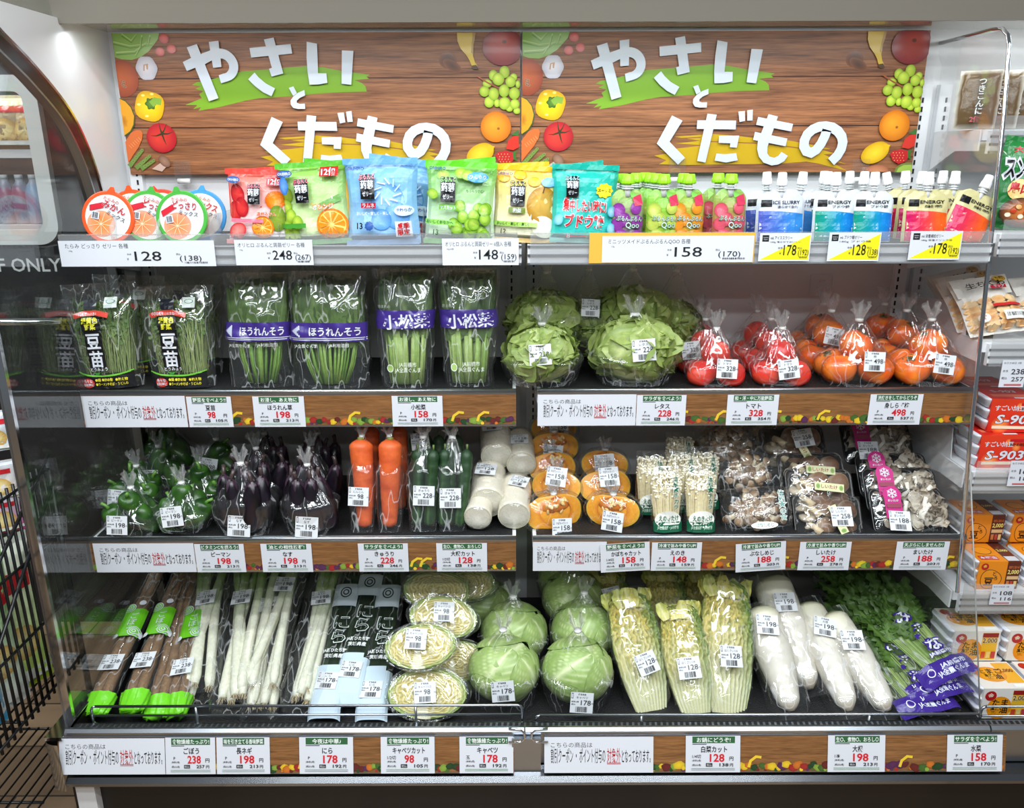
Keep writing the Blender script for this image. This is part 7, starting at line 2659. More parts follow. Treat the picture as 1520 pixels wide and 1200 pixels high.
# ------------------------------------------------------------------ bottom deck: long things lying toward the aisle
def burdock_mesh(seed):
 def f():
  L = 0.62
  m = MB().mat('bark')
  r = random.Random(seed)
  for k, (x, y) in enumerate(((-0.014, -0.008), (0.013, -0.010), (0.0, 0.012))):
   pts, R, cs = [], [], []
   for i in range(26):
    t = i / 25
    pts.append((x * (1 - .3 * t) + 0.006 * noise.noise(Vector((t * 4, k + seed, 0))), y, 0.01 + L * t))
    R.append(0.0155 * (1 - 0.35 * t) * (1 + 0.08 * noise.noise(Vector((t * 30, k, seed)))) * (0.55 if i == 0 else 1))
    cs.append(mixc(C(146, 116, 84), C(96, 70, 48), 0.5 + 0.5 * noise.noise(Vector((t * 26, k * 3.0, seed)))))
   m.tube(pts, R, cs, 12)
  return m.mesh('burdock_roots')
 return cached(('gobo', seed), f)

def frill(m, w, d, z0, z1, col, seed, n=40):
 rows = []
 for j in range(6):
  t = j / 5
  row = []
  for i in range(n):
   a = 2 * PI * i / n
   q = 1 + (0.10 + 0.20 * t) * math.sin(7 * a + seed) * math.sin(4 * a + 2 * t)
   row.append((w / 2 * q * math.cos(a) * (1 - .25 * t), d / 2 * q * math.sin(a) * (1 - .45 * t), z0 + (z1 - z0) * t + 0.004 * math.sin(5 * a + seed) * t))
  rows.append(row)
 m.grid(rows, col, True, cap1=True)

for p0, p1, Y0, Y1_, seed, stp, lab in (
  ((148, 1044), (250, 820), -0.655, -0.05, 1, (0.0, 0.115, 1), 'bag of burdock lying next to the glass end, sticker reading 238'),
  ((200, 1040), (282, 820), -0.650, -0.05, 2, (0.0, 0.115, 1), 'bag of burdock second from the glass end, sticker reading 238'),
  ((235, 1048), (296, 820), -0.640, -0.05, 3, None, 'bag of burdock third from the glass end, turned on its side'),
  ((264, 1046), (314, 822), -0.640, -0.05, 4, (0.004, 0.105, 1), 'bag of burdock lying beside the long onions')):
 a = at(p0[0], p0[1], Y0)
 b = at(p1[0], p1[1], Y1_)
 R = lying(a, b)
 t = thing_at('burdock_bag', a, R, lab, 'bag of burdock', 'bags of burdock')
 part('burdock_roots', burdock_mesh(seed), t)
 part('film_sleeve', sleeve_mesh(('gobo', seed % 2), 0.64, [(0, 0.070, 0.035, 0), (0.06, 0.072, 0.052, 0), (0.7, 0.066, 0.050, 0), (1, 0.06, 0.045, 0)], seed), t)
 m = MB().mat('pack_print')
 frill(m, 0.080, 0.056, 0.020, -0.040, C(110, 200, 40), seed)
 part('green_end', m.mesh('green_end'), t)
 A = Art(0.0003)
 GN = C(104, 190, 30)
 A.rect(-0.035, 0.215, 0.035, 0.325, GN, 14, 3)
 for i, ch in enumerate('ごぼう'):
  A.text(ch, 0.006, 0.285 - 0.026 * i, 0.021, WHITE, 0.0, 'c')
 for x, y in ((-0.018, 0.328), (0.024, 0.232)):
  for q in (0.018, 0.012, 0.006):
   A.ell(x, y, q, q, WHITE, WHITE, n=20)
   A.ell(x, y, q - 0.0025, q - 0.0025, GN, GN, n=20)
 A.ell(-0.024, 0.212, 0.009, 0.009, WHITE, n=16)
 A.ell(0.016, 0.345, 0.010, 0.010, WHITE, n=16)
 def gf(x, y, z):
  return (x, -0.031 * (max(0, 1 - (x / 0.0375) ** 4)) ** 0.5 - 0.002 - z, y)
 if stp:
  part('film_print', A.mb(gf, 'gloss_print').mesh('film_print'), t)
  stick_on(t, 'ごぼう', '238', stp[0], -0.034, stp[1], 2, 1.0)

def negi_mesh(seed, n=5):
 def f():
  m = MB().mat('root')
  r = random.Random(seed)
  for k in range(n):
   x0, x1 = r.uniform(-0.044, 0.044), (-1 + 2 * (k + .5) / n) * 0.052 + r.uniform(-.01, .01)
   y = (-0.008, 0.010)[k % 2]
   rad = r.uniform(0.0125, 0.0165)
   zs = r.uniform(0, 0.03)
   pts, R, cs = [], [], []
   for i in range(22):
    t = i / 21
    pts.append((x0 * (1 - t) + x1 * t + 0.016 * math.sin(t * 3 + k + seed) * t, y + 0.004 * math.sin(5 * t + k), zs + 0.62 * t))
    R.append(rad * (0.75 if i == 0 else 1.05 if i == 1 else 1 - 0.12 * t))
    w_ = min(1, max(0, (t - 0.42) / 0.3))
    cs.append(mixc(C(226, 226, 204), C(150, 184, 100), w_) if t < 0.72 else mixc(C(150, 184, 100), C(64, 104, 52), (t - 0.72) / 0.28))
   m.tube(pts, R, cs, 12)
   for q in range(14):
    a = q * 2.4
    m.tube([(x0 + 0.006 * math.cos(a), y + 0.006 * math.sin(a), zs + 0.002), (x0 + 0.009 * math.cos(a) + r.uniform(-.006, .006), y + 0.008 * math.sin(a), zs - r.uniform(0.006, 0.020))], 0.0008, C(196, 178, 140), 4)
  return m.mesh('long_onions')
 return cached(('negi', seed, n), f)

for p0, p1, Y0, Y1_, seed, st, lab in (
  ((294, 1026), (322, 815), -0.60, -0.05, 1, (0.0, 0.33, 4), 'bag of long onions lying beside the burdock'),
  ((340, 1040), (372, 815), -0.635, -0.05, 2, (0.006, 0.36, 4), 'bag of long onions second from the burdock'),
  ((384, 1056), (420, 815), -0.650, -0.05, 3, (-0.004, 0.36, 2), 'bag of long onions under the bag with the roots in front'),
  ((386, 1022), (440, 812), -0.595, -0.10, 4, (0.004, 0.345, 2), 'bag of long onions lying on top with brown roots in front'),
  ((446, 1038), (496, 815), -0.635, -0.05, 5, (0.004, 0.35, -6), 'bag of long onions lying beside the garlic chives')):
 a, b = at(p0[0], p0[1], Y0), at(p1[0], p1[1], Y1_)
 if seed == 4:
  a.z += 0.0
 t = thing_at('long_onion_bag', a, lying(a, b), lab, 'bag of long onions', 'bags of long onions')
 part('long_onions', negi_mesh(seed), t)
 part('film_sleeve', sleeve_mesh(('negi', seed % 3), 0.66, [(0, 0.10, 0.050, 0), (0.1, 0.118, 0.066, 0), (0.6, 0.122, 0.060, 0), (1, 0.13, 0.055, 0)], seed, crumple=0.08), t, (0, 0, -0.03))
 stick_on(t, '長ネギ', '198', st[0], -0.034, st[1], st[2], 1.0)

# garlic chives in sleeves with a pale blue foot
def nira_art(w):
 A = Art(0.0002)
 PB = C(196, 214, 226)
 A.rect(-w * .5, -0.022, w * .5, 0.125, PB, 14, 6)
 A.rect(-w * .5, 0.12, w * .3, 0.140, PB, 12, 1)
 for i, ch in enumerate('にら'):
  A.text(ch, 0.004, 0.275 - 0.055 * i, 0.048, C(220, 226, 224), 0.035, 'c')
  A.text(ch, 0.004, 0.2765 - 0.055 * i, 0.045, C(30, 56, 30), 0.0, 'c')
 A.text('JA新ひたち野', 0.0, 0.185, 0.012, C(226, 230, 228), 0.04, 'c', w * .78)
 A.text('茨城県産', 0.0, 0.165, 0.012, C(226, 230, 228), 0.04, 'c', w * .6)
 A.rect(-w * .42, 0.36, w * .42, 0.45, C(190, 202, 208), 10, 3)
 for q in range(4):
  A.ell(0, 0.415, 0.018 - 0.004 * q, 0.022 - 0.005 * q, C(50, 60, 60) if q % 2 == 0 else C(190, 202, 208), n=18)
 return A

for p0, p1, Y0, Y1_, seed, st, lab in (((482, 1060), (530, 820), -0.655, -0.06, 1, (-0.004, 0.085, 4), 'sleeve of garlic chives lowest, beside the long onions'), ((516, 1040), (562, 820), -0.615, -0.06, 2, (-0.002, 0.080, 4), 'sleeve of garlic chives on top with its sticker reading 178'), ((552, 1062), (588, 822), -0.650, -0.06, 3, (-0.006, 0.060, 2), 'sleeve of garlic chives beside the cut cabbages')):
 a, b = at(p0[0], p0[1], Y0), at(p1[0], p1[1], Y1_)
 t = thing_at('garlic_chive_bag', a, lying(a, b), lab, 'bag of garlic chives', 'bags of garlic chives')
 part('chive_bunch', stems_bunch('chives', seed), t)
 w = 0.092
 part('film_sleeve', sleeve_mesh(('nira', seed % 2), 0.56, [(0, w, 0.034, 0), (0.3, w, 0.050, 0), (1, w * 1.1, 0.045, 0)], seed, crumple=0.03), t)
 def nf(x, y, z):
  return (x, -0.028 * (max(0, 1 - (2 * x / (w * 1.02)) ** 4)) ** 0.5 - 0.0035 - z + (0.02 if y < -0.02 else 0), y)
 part('film_print', cached(('nira', seed), lambda: nira_art(w * .98).mb(nf, 'gloss_print').mesh('film_print')), t)
 stick_on(t, 'にら', '178', st[0], -0.0335, st[1], st[2], 1.0)

# cut cabbages, wrapped, cut face toward the aisle
def half_film(seed):
 def f():
  T, P = ball_pts(50, 24)
  X = np.stack([(0.112 + 0.004 * np.sin(9 * T + 4 * P + seed)) * np.cos(P) * np.cos(T), 0.0 * P, (0.068 + 0.003 * np.sin(11 * T + 5 * P)) * np.sin(P)], -1)
  yy = np.cos(P) * np.sin(T)
  X[..., 1] = np.where(yy < 0, 0.016 * yy - 0.002, 0.070 * yy) + 0.003 * np.sin(13 * T + 3 * P + seed)
  m = MB().mat('film').grid(X, (0.9, 0.9, 0.9), True, cap0=True, cap1=True)
  return m.mesh('film_wrap')
 return cached(('hf', seed), f)

for px, py, Y, rx, ry, seed, sc, st, lab in (
  (634, 1030, -0.640, -40, 0, 1, 1.08, (-0.004, 0.002, -3, True), 'wrapped cabbage half lowest at the front behind the wire guard'),
  (624, 960, -0.590, -42, -6, 2, 0.98, (-0.008, 0.018, 8, True), 'wrapped cabbage half second up, tilted, sticker reading 98'),
  (658, 917, -0.455, -40, 8, 3, 0.98, (0.0, 0.014, -5, True), 'wrapped cabbage half third up, sticker near its top edge'),
  (648, 876, -0.335, -44, 4, 1, 1.00, None, 'wrapped cabbage half at the top of the stack in shade'),
  (688, 862, -0.240, -44, 10, 2, 1.00, None, 'wrapped cabbage half behind the topmost one in shade'),
  (676, 982, -0.500, -36, 0, 3, 0.95, None, 'wrapped cabbage half mostly hidden between the stack and the whole cabbage')):
 t = empty('cabbage_half', at(px, py, Y), lab, 'cabbage half', 'wrapped cabbage halves')
 t.rotation_euler = (math.radians(rx), math.radians(ry), 0)
 part('cut_cabbage', cut_cabbage_mesh(seed), t, (0, 0, 0), (0, 0, 0), sc)
 part('film_wrap', half_film(seed), t, (0, 0, 0), (0, 0, 0), sc)
 if st:
  stick_on(t, 'キャベツ1/2', '98', st[0], -0.024, st[1], st[2], 1.0)

# whole cabbages in tied bags
for px, py, Y, seed, sc, st, lab in (
  (747, 1000, -0.555, 1, 1.00, (0.0, 0.094, -5), 'bagged whole cabbage at the front beside the cut cabbages, sticker reading 178'),
  (856, 1004, -0.560, 2, 0.99, (0.006, 0.060, 4), 'bagged whole cabbage at the front beside the napa cabbages, sticker reading 178'),
  (762, 942, -0.365, 3, 1.02, None, 'bagged whole cabbage behind the front one beside the cut cabbages'),
  (866, 938, -0.380, 4, 0.98, None, 'darker bagged whole cabbage behind the front one beside the napa cabbages'),
  (850, 890, -0.235, 1, 0.98, None, 'bagged whole cabbage third back near the seam'),
  (842, 862, -0.125, 3, 0.98, None, 'bagged whole cabbage at the very back near the seam'),
  (720, 900, -0.170, 2, 0.9, None, 'bagged whole cabbage at the very back behind the cut cabbages')):
 p = at(px, py, Y)
 z0 = p.z - 0.085 * sc
 if py > 985:
  z0 = ZD + 0.002
 tied('cabbage_bag', lab, 'bagged cabbage', 'bagged whole cabbages', px, Y, z0, 0.214 * sc, 0.205 * sc, 0.222, seed,
         [('cabbage_head', cabbage_mesh(seed), (0, 0, 0.092 * sc), (0, 0, 0), (sc * 1.02, sc * 1.0, sc * 1.02))], ('キャベツ', '178', st[0], st[1], -0.108, st[2], 1.05) if st else None, 0.44, 1.05)

# napa cabbage quarters
for p0, p1, Y0, Y1_, seed, roll, w, st, lab in (
  ((968, 1056), (930, 880), -0.620, -0.40, 1, 0.2, 1.12, (-0.006, 0.125, -12), 'wrapped napa cabbage quarter at the front beside the whole cabbages'),
  ((1034, 1060), (1006, 898), -0.635, -0.435, 2, -0.1, 0.98, (-0.004, 0.120, 0), 'wrapped napa cabbage quarter at the front between two taller ones'),
  ((1082, 1060), (1078, 862), -0.630, -0.385, 3, 0.1, 1.15, (-0.010, 0.150, -3), 'wrapped napa cabbage quarter at the front beside the white radishes'),
  ((930, 985), (900, 850), -0.38, -0.16, 2, 0.3, 1.05, (-0.02, 0.20, -10), 'wrapped napa cabbage quarter behind the first one, beside the cabbage bags'),
  ((1000, 975), (984, 848), -0.40, -0.18, 3, 0.0, 1.0, None, 'wrapped napa cabbage quarter behind the middle one'),
  ((1056, 975), (1042, 850), -0.38, -0.16, 1, 0.0, 1.05, None, 'wrapped napa cabbage quarter behind the one beside the radishes')):
 a, b = at(p0[0], p0[1], Y0), at(p1[0], p1[1], Y1_)
 t = thing_at('napa_cabbage', a, lying(a, b, roll), lab, 'napa cabbage quarter', 'wrapped napa cabbage quarters')
 Ln = (b - a).length / 0.315
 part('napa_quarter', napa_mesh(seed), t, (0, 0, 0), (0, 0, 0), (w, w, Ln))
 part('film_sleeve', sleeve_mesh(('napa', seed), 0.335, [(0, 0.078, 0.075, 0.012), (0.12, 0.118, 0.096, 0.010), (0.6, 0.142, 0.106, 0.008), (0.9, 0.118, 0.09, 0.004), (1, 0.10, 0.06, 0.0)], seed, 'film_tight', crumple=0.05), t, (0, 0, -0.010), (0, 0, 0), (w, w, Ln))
 if st:
  stick_on(t, 'はくさい1/4', '128', st[0], -0.050 * w, st[1], st[2], 1.05)

# white radishes in film
for p0, p1, Y0, Y1_, seed, Rk, st, lab in (
  ((1174, 1056), (1128, 905), -0.635, -0.40, 1, 1.45, (-0.012, 0.255, 12), 'bagged white radish lowest, beside the napa cabbages'),
  ((1206, 1022), (1140, 862), -0.560, -0.30, 2, 1.55, (0.0, 0.235, 10), 'bagged white radish lying on top of the others, sticker reading 198'),
  ((1262, 1056), (1192, 900), -0.630, -0.36, 3, 1.40, (0.012, 0.230, 24), 'bagged white radish in the middle, half under the topmost one'),
  ((1318, 1056), (1228, 915), -0.635, -0.40, 4, 1.45, (0.0, 0.215, 22), 'bagged white radish beside the mizuna, sticker reading 198')):
 a, b = at(p0[0], p0[1], Y0), at(p1[0], p1[1], Y1_)
 t = thing_at('radish_bag', a, lying(a, b), lab, 'bagged white radish', 'bagged white radishes')
 k = (b - a).length / 0.33
 part('white_radish', radish_mesh(seed), t, (0, 0, 0), (0, 0, seed), (Rk, Rk, k))
 part('film_sleeve', sleeve_mesh(('rad', seed % 2), 0.37, [(0, 0.05, 0.03, 0), (0.12, 0.082, 0.070, 0), (0.6, 0.088, 0.082, 0), (1, 0.085, 0.06, 0)], seed, 'film', crumple=0.06), t, (0, 0, -0.028), (0, 0, 0), (Rk, Rk, k))
 if st:
  stick_on(t, '大根', '198', st[0], -0.043 * Rk, st[1] * k, st[2], 1.05)

# mizuna sleeves
for p0, p1, Y0, Y1_, seed, lab in (((1374, 1052), (1262, 905), -0.650, -0.26, 1, 'sleeve of mizuna lowest of its pile beside the radishes'), ((1394, 1030), (1272, 885), -0.620, -0.22, 2, 'sleeve of mizuna in the middle of its pile'), ((1404, 1002), (1262, 862), -0.590, -0.20, 3, 'sleeve of mizuna on top of its pile with purple foot in full view')):
 a, b = at(p0[0], p0[1], Y0), at(p1[0], p1[1], Y1_)
 t = thing_at('mizuna_bag', a, lying(a, b), lab, 'bag of mizuna', 'bags of mizuna')
 k = (b - a).length / 0.36
 part('mizuna_bunch', stems_bunch('mizuna', seed), t, (0, 0, 0.02), (0, 0, 0), (1.25, 1.0, 1.12 * k))
 part('film_sleeve', sleeve_mesh(('miz', seed % 2), 0.44, [(0, 0.165, 0.030, 0), (0.15, 0.150, 0.056, 0), (0.6, 0.160, 0.066, 0), (1, 0.20, 0.05, 0)], seed, 'film', crumple=0.06), t, (0, 0, -0.03), (0, 0, 0), (1, 1, k))
 A = Art(0.0004)
 PU = C(60, 40, 130)
 A.rect(-0.084, -0.034, 0.084, 0.030, PU, 30, 10)
 A.text('JA前橋市', -0.012, 0.004, 0.013, C(220, 224, 240), 0.02, 'l', 0.075)
 A.text('JA全農ぐんま', -0.030, -0.016, 0.014, C(220, 224, 240), 0.02, 'l', 0.092)
 A.ell(-0.044, 0.004, 0.012, 0.012, C(220, 224, 240), n=16)
 A.ell(-0.044, 0.004, 0.0095, 0.0095, PU, n=16)
 for i, ch in enumerate('みずな'):
  A.text(ch, 0.012 + 0.004 * i, 0.175 - 0.058 * i, 0.036, WHITE, 0.05, 'c', outline=(PU, 0.10))
 A.text('JA前橋市', 0.02, 0.042, 0.010, WHITE, 0.05, 'c', 0.07, outline=(PU, 0.08))
 def mf(x, y, z):
  yy = -0.018 - 0.016 * min(1, max(0, y + .03) / 0.12)
  return (x + 0.008 * noise.noise(Vector((y * 25, x * 9, seed))), yy * (max(0, 1 - (x / 0.088) ** 2)) ** 0.5 - 0.007 - 0.007 * noise.noise(Vector((x * 34, y * 34, seed))) - z, y + 0.012 * noise.noise(Vector((x * 24, seed, 2.0))))
 part('film_print', cached(('mizp', seed), lambda: A.mb(mf, 'pack_print').mesh('film_print')), t)

# ------------------------------------------------------------------ the next bay beyond the clear divider
XC = XR + 0.02
def far_shelf(z, yf, label, rail_h=0.05):
 t = empty('shelf', ((XC + XE) / 2, yf / 2, z), label, 'shelf', 'shelves beyond the divider')
 m = MB().mat('white_steel').box(XC, XE, yf, -0.03, z - 0.028, z)
 o = m.build('shelf_board', None, t)
 L = lambda o: setattr(o, 'location', (-(XC + XE) / 2, -yf / 2, -z))
 L(o)
 r = MB().mat('white_steel').box(XC + 0.012, XE, yf - 0.014, yf, z - 0.062, z - 0.004)
 r.mat('satin_metal')
 for i in range(3):
  r.box(XC + 0.012, XE, yf - 0.017, yf - 0.014, z - 0.060 + 0.020 * i, z - 0.055 + 0.020 * i)
 L(r.build('price_rail', None, t))
 c = MB().mat('rail_clear').box(XC + 0.014, XE, yf - 0.020, yf - 0.0185, z - 0.062, z + 0.034)
 L(c.build('rail_cover', None, t))
 b_ = MB().mat('white_steel').prism([(-0.03, z - 0.11), (-0.03, z - 0.002), (yf + 0.005, z - 0.002), (yf + 0.005, z - 0.055), (yf + 0.12, z - 0.055)], XC - 0.006, XC - 0.001, axis='x')
 o = b_.build('bracket', None, t)
 recalc(o.data)
 L(o)
 f_ = MB().mat('white_steel').prism([(-0.05, z), (-0.05, z + 0.055), (yf + 0.10, z + 0.09), (yf + 0.085, z)], XC - 0.001, XC + 0.001, axis='x')
 if rail_h > 0.05:
  o = f_.build('side_fence', None, t)
  recalc(o.data)
  L(o)
 return t

FS = {}
for key, px, py, yf, lab, rh in (('k', 1496, 192, -0.28, 'small upper shelf of konjac noodle bags beyond the divider', 0.05), ('r', 1492, 345, -0.40, 'shelf of green ramen packs beyond the divider', 0.05), ('c', 1470, 508, -0.44, 'shelf of chikuwa packs beyond the divider', 0.06), ('n', 1448, 698, -0.47, 'shelf of red soybean packs beyond the divider', 0.06), ('o', 1425, 878, -0.51, 'shelf of orange soybean packs beyond the divider', 0.05)):
 z = at(px, py, yf).z
 FS[key] = (z, yf)
 far_shelf(z, yf, lab, rh)

def tag2(px, py, Y, price, tax, label, w=0.066, h=0.075):
 A = Art()
 A.rect(-w / 2, 0, w / 2, h, WHITE)
 A.text('糸引き納豆 3個', -w * .44, h * .86, h * .07, BLACK, 0, width=w * .7)
 A.text('本体', -w * .44, h * .56, h * .08, BLACK, 0)
 A.text(price, w * .46, h * .48, h * .22, C(60, 62, 66), 0.02, 'r', w * .55)
 A.text('税込', -w * .44, h * .30, h * .08, BLACK, 0)
 A.text(tax, w * .46, h * .22, h * .18, C(60, 62, 66), 0.01, 'r', w * .5)
 A.rect(-w * .3, h * .06, w * .4, h * .12, C(190, 90, 90))
 m = MB().mat('card_back').box(-w / 2, w / 2, 0, 0.0006, 0, h)
 A.mb(None, 'print', m)
 o = m.build('shelf_tag', None, None, at(px, py, Y))
 tag(o, label, 'price tag', 'price tags beyond the divider')

tag2(1500, 575, -0.464, '238', '257', 'white price tag reading 238 under the chikuwa packs')
tag2(1512, 722, -0.494, '168', '181', 'white price tag reading 168 under the red soybean packs')
tag2(1484, 898, -0.534, '108', '116', 'white price tag reading 108 under the orange soybean packs', 0.062, 0.064)

# konjac noodle bags
def konjac_mesh(seed):
 def f():
  m = MB().mat('pack_print')
  n = 12
  for back in (False, True):
   G, K = [], []
   for j in range(n + 1):
    row, kr = [], []
    for i in range(n + 1):
     q = i / n if not back else 1 - i / n
     u, v = 2 * q - 1, 2 * j / n - 1
     b = (max(0, 1 - abs(u) ** 4) * max(0, 1 - abs(v) ** 4)) ** .5
     e = 0.004 * noise.noise(Vector((u * 4 + seed, v * 4, seed)))
     row.append((0.05 * u + e, (-1 if not back else 1) * (0.016 * b) + e, 0.075 + 0.075 * v))
     kr.append(mixc(C(196, 190, 176), C(98, 78, 52), min(1, b * 2.2)))
    G.append(row)
    K.append(kr)
   m.grid(G, np.array(K))
  A = Art(0.0005)
  for i, ch in enumerate('つきこんにゃく'[:5]):
   A.text(ch, 0.006, 0.112 - 0.019 * i, 0.016, C(226, 226, 220), 0.02, 'c', outline=(BLACK, .05))
  A.text('2個', 0.0, 0.016, 0.014, C(170, 40, 60), 0.03, 'c')
  A.mb(lambda x, y, z: (x, -0.0185 - z, y), 'gloss_print', m)
  return m.mesh('konjac_bag')
 return cached(('konj', seed), f)

z, yf = FS['k']
for i, (px, Y, lab) in enumerate(((1450, -0.235, 'konjac noodle bag nearest the divider on the small upper shelf'), (1482, -0.225, 'konjac noodle bag second from the divider on the small upper shelf'), (1506, -0.225, 'konjac noodle bag third from the divider, cut by the picture edge'), (1528, -0.225, 'konjac noodle bag furthest along the small upper shelf'))):
 o = mesh_obj('konjac_bag', konjac_mesh(i))
 o.location = (X_at(px, Y, z + 0.06), Y, z + 0.002)
 o.rotation_euler = (math.radians(-6), 0, math.radians(-38 if i % 2 else -30))
 tag(o, lab, 'konjac bag', 'konjac noodle bags')

# green ramen packs
def art_ramen(w, h):
 A = Art()
 grid_bg(A, w, h, C(30, 110, 50), C(36, 120, 56))
 A.poly([(-w * .5, h * .82), (-w * .36, h * .93), (w * .5, h * .93), (w * .5, h * .86), (-w * .4, h * .76)], C(190, 210, 190))
 A.text('大食品', -w * .1, h * .84, h * .06, C(200, 40, 50), .03, 'c', w * .5, rot=.06)
 A.text('スンドゥブ', 0.02 * w, h * .58, h * .20, BLACK, .05, 'c', w * .9, rot=.08, outline=(WHITE, .10))
 A.ell(-w * .12, h * .44, w * .20, w * .18, C(240, 214, 150), C(230, 190, 110), n=20)
 A.text('鳥肉', -w * .12, h * .41, h * .10, C(190, 30, 50), .04, 'c')
 A.ell(w * .05, h * .20, w * .40, w * .26, C(206, 120, 60), C(60, 40, 30), n=24)
 for k in range(8):
  A.ell(w * (-.2 + .07 * k), h * (.16 + .05 * (k % 3)), w * .05, w * .04, (C(236, 226, 200), C(190, 60, 30), C(220, 160, 90))[k % 3], n=10)
 return A

z, yf = FS['r']
for px, Y, rot, lab in ((1511, -0.345, 8, 'green tofu stew pack leaning at the front beyond the divider'), (1524, -0.28, 4, 'green tofu stew pack behind the leaning one')):
 t = empty('stew_pack', (X_at(px, Y, z + 0.1), Y, z + 0.001), lab, 'stew pack', 'green stew packs')
 part('pack_body', pillow_mesh(('ramen', px), 0.15, 0.235, 0.05, art_ramen, px * .1, 0.1, sidecol=C(30, 110, 50)), t, (0, 0, 0), (0, math.radians(rot), math.radians(-12)))

# chikuwa packs
def art_chikuwa(w, h):
 A = Art()
 grid_bg(A, w, h, C(220, 214, 204), C(222, 218, 210))
 for i in range(4):
  for j in range(5):
   A.ell((-.36 + .24 * i) * w, (.10 + .095 * j) * h, .135 * w, .062 * h, (C(206, 150, 90), C(226, 196, 150), C(190, 124, 66))[(i + j) % 3], C(222, 184, 134), n=14)
 A.poly([(-w * .5, h * .62), (w * .5, h * .62), (w * .5, h * .95), (-w * .5, h * .95)], C(224, 220, 212))
 A.ell(w * .30, h * .84, w * .12, h * .07, C(206, 160, 50), C(196, 150, 40), n=18)
 A.text('くだ', w * .30, h * .825, h * .05, BLACK, .02, 'c')
 A.text('生ちくわ', 0, h * .70, h * .09, BLACK, .03, 'c', w * .7)
 A.rect(w * .05, h * .64, w * .34, h * .70, C(180, 30, 50), 3, 1)
 A.text('サップ', w * .2, h * .65, h * .04, WHITE, .02, 'c')
 A.rect(-w * .08, h * .32, w * .45, h * .37, C(190, 40, 40), 5, 1)
 A.rect(w * .06, h * .10, w * .46, h * .24, C(226, 226, 220), 4, 2)
 A.bars(w * .10, h * .14, w * .42, h * .20, BLACK, 4, 12)
 A.ell(-w * .30, h * .16, w * .10, h * .07, C(226, 216, 206), n=16)
 A.text('鮮', -w * .30, h * .14, h * .05, C(190, 40, 60), .02, 'c')
 return A

z, yf = FS['c']
for px, Y, rot, lab in ((1482, -0.385, -8, 'chikuwa fish cake pack at the front beyond the divider'), (1462, -0.31, -10, 'chikuwa pack tucked behind the front one'), (1450, -0.22, -14, 'chikuwa pack at the back in shade'), (1566, -0.37, -4, 'chikuwa pack cut by the picture edge')):
 t = empty('chikuwa_pack', (X_at(px, Y, z + 0.1), Y, z + 0.004), lab, 'chikuwa pack', 'chikuwa packs')
 part('pack_body', pillow_mesh(('chik', px), 0.155, 0.205, 0.060, art_chikuwa, px * .13, 0.0, sidecol=C(210, 190, 160)), t, (0, -0.03, 0.012), (math.radians(-46), math.radians(rot), 0), (1, 1, 0.92))

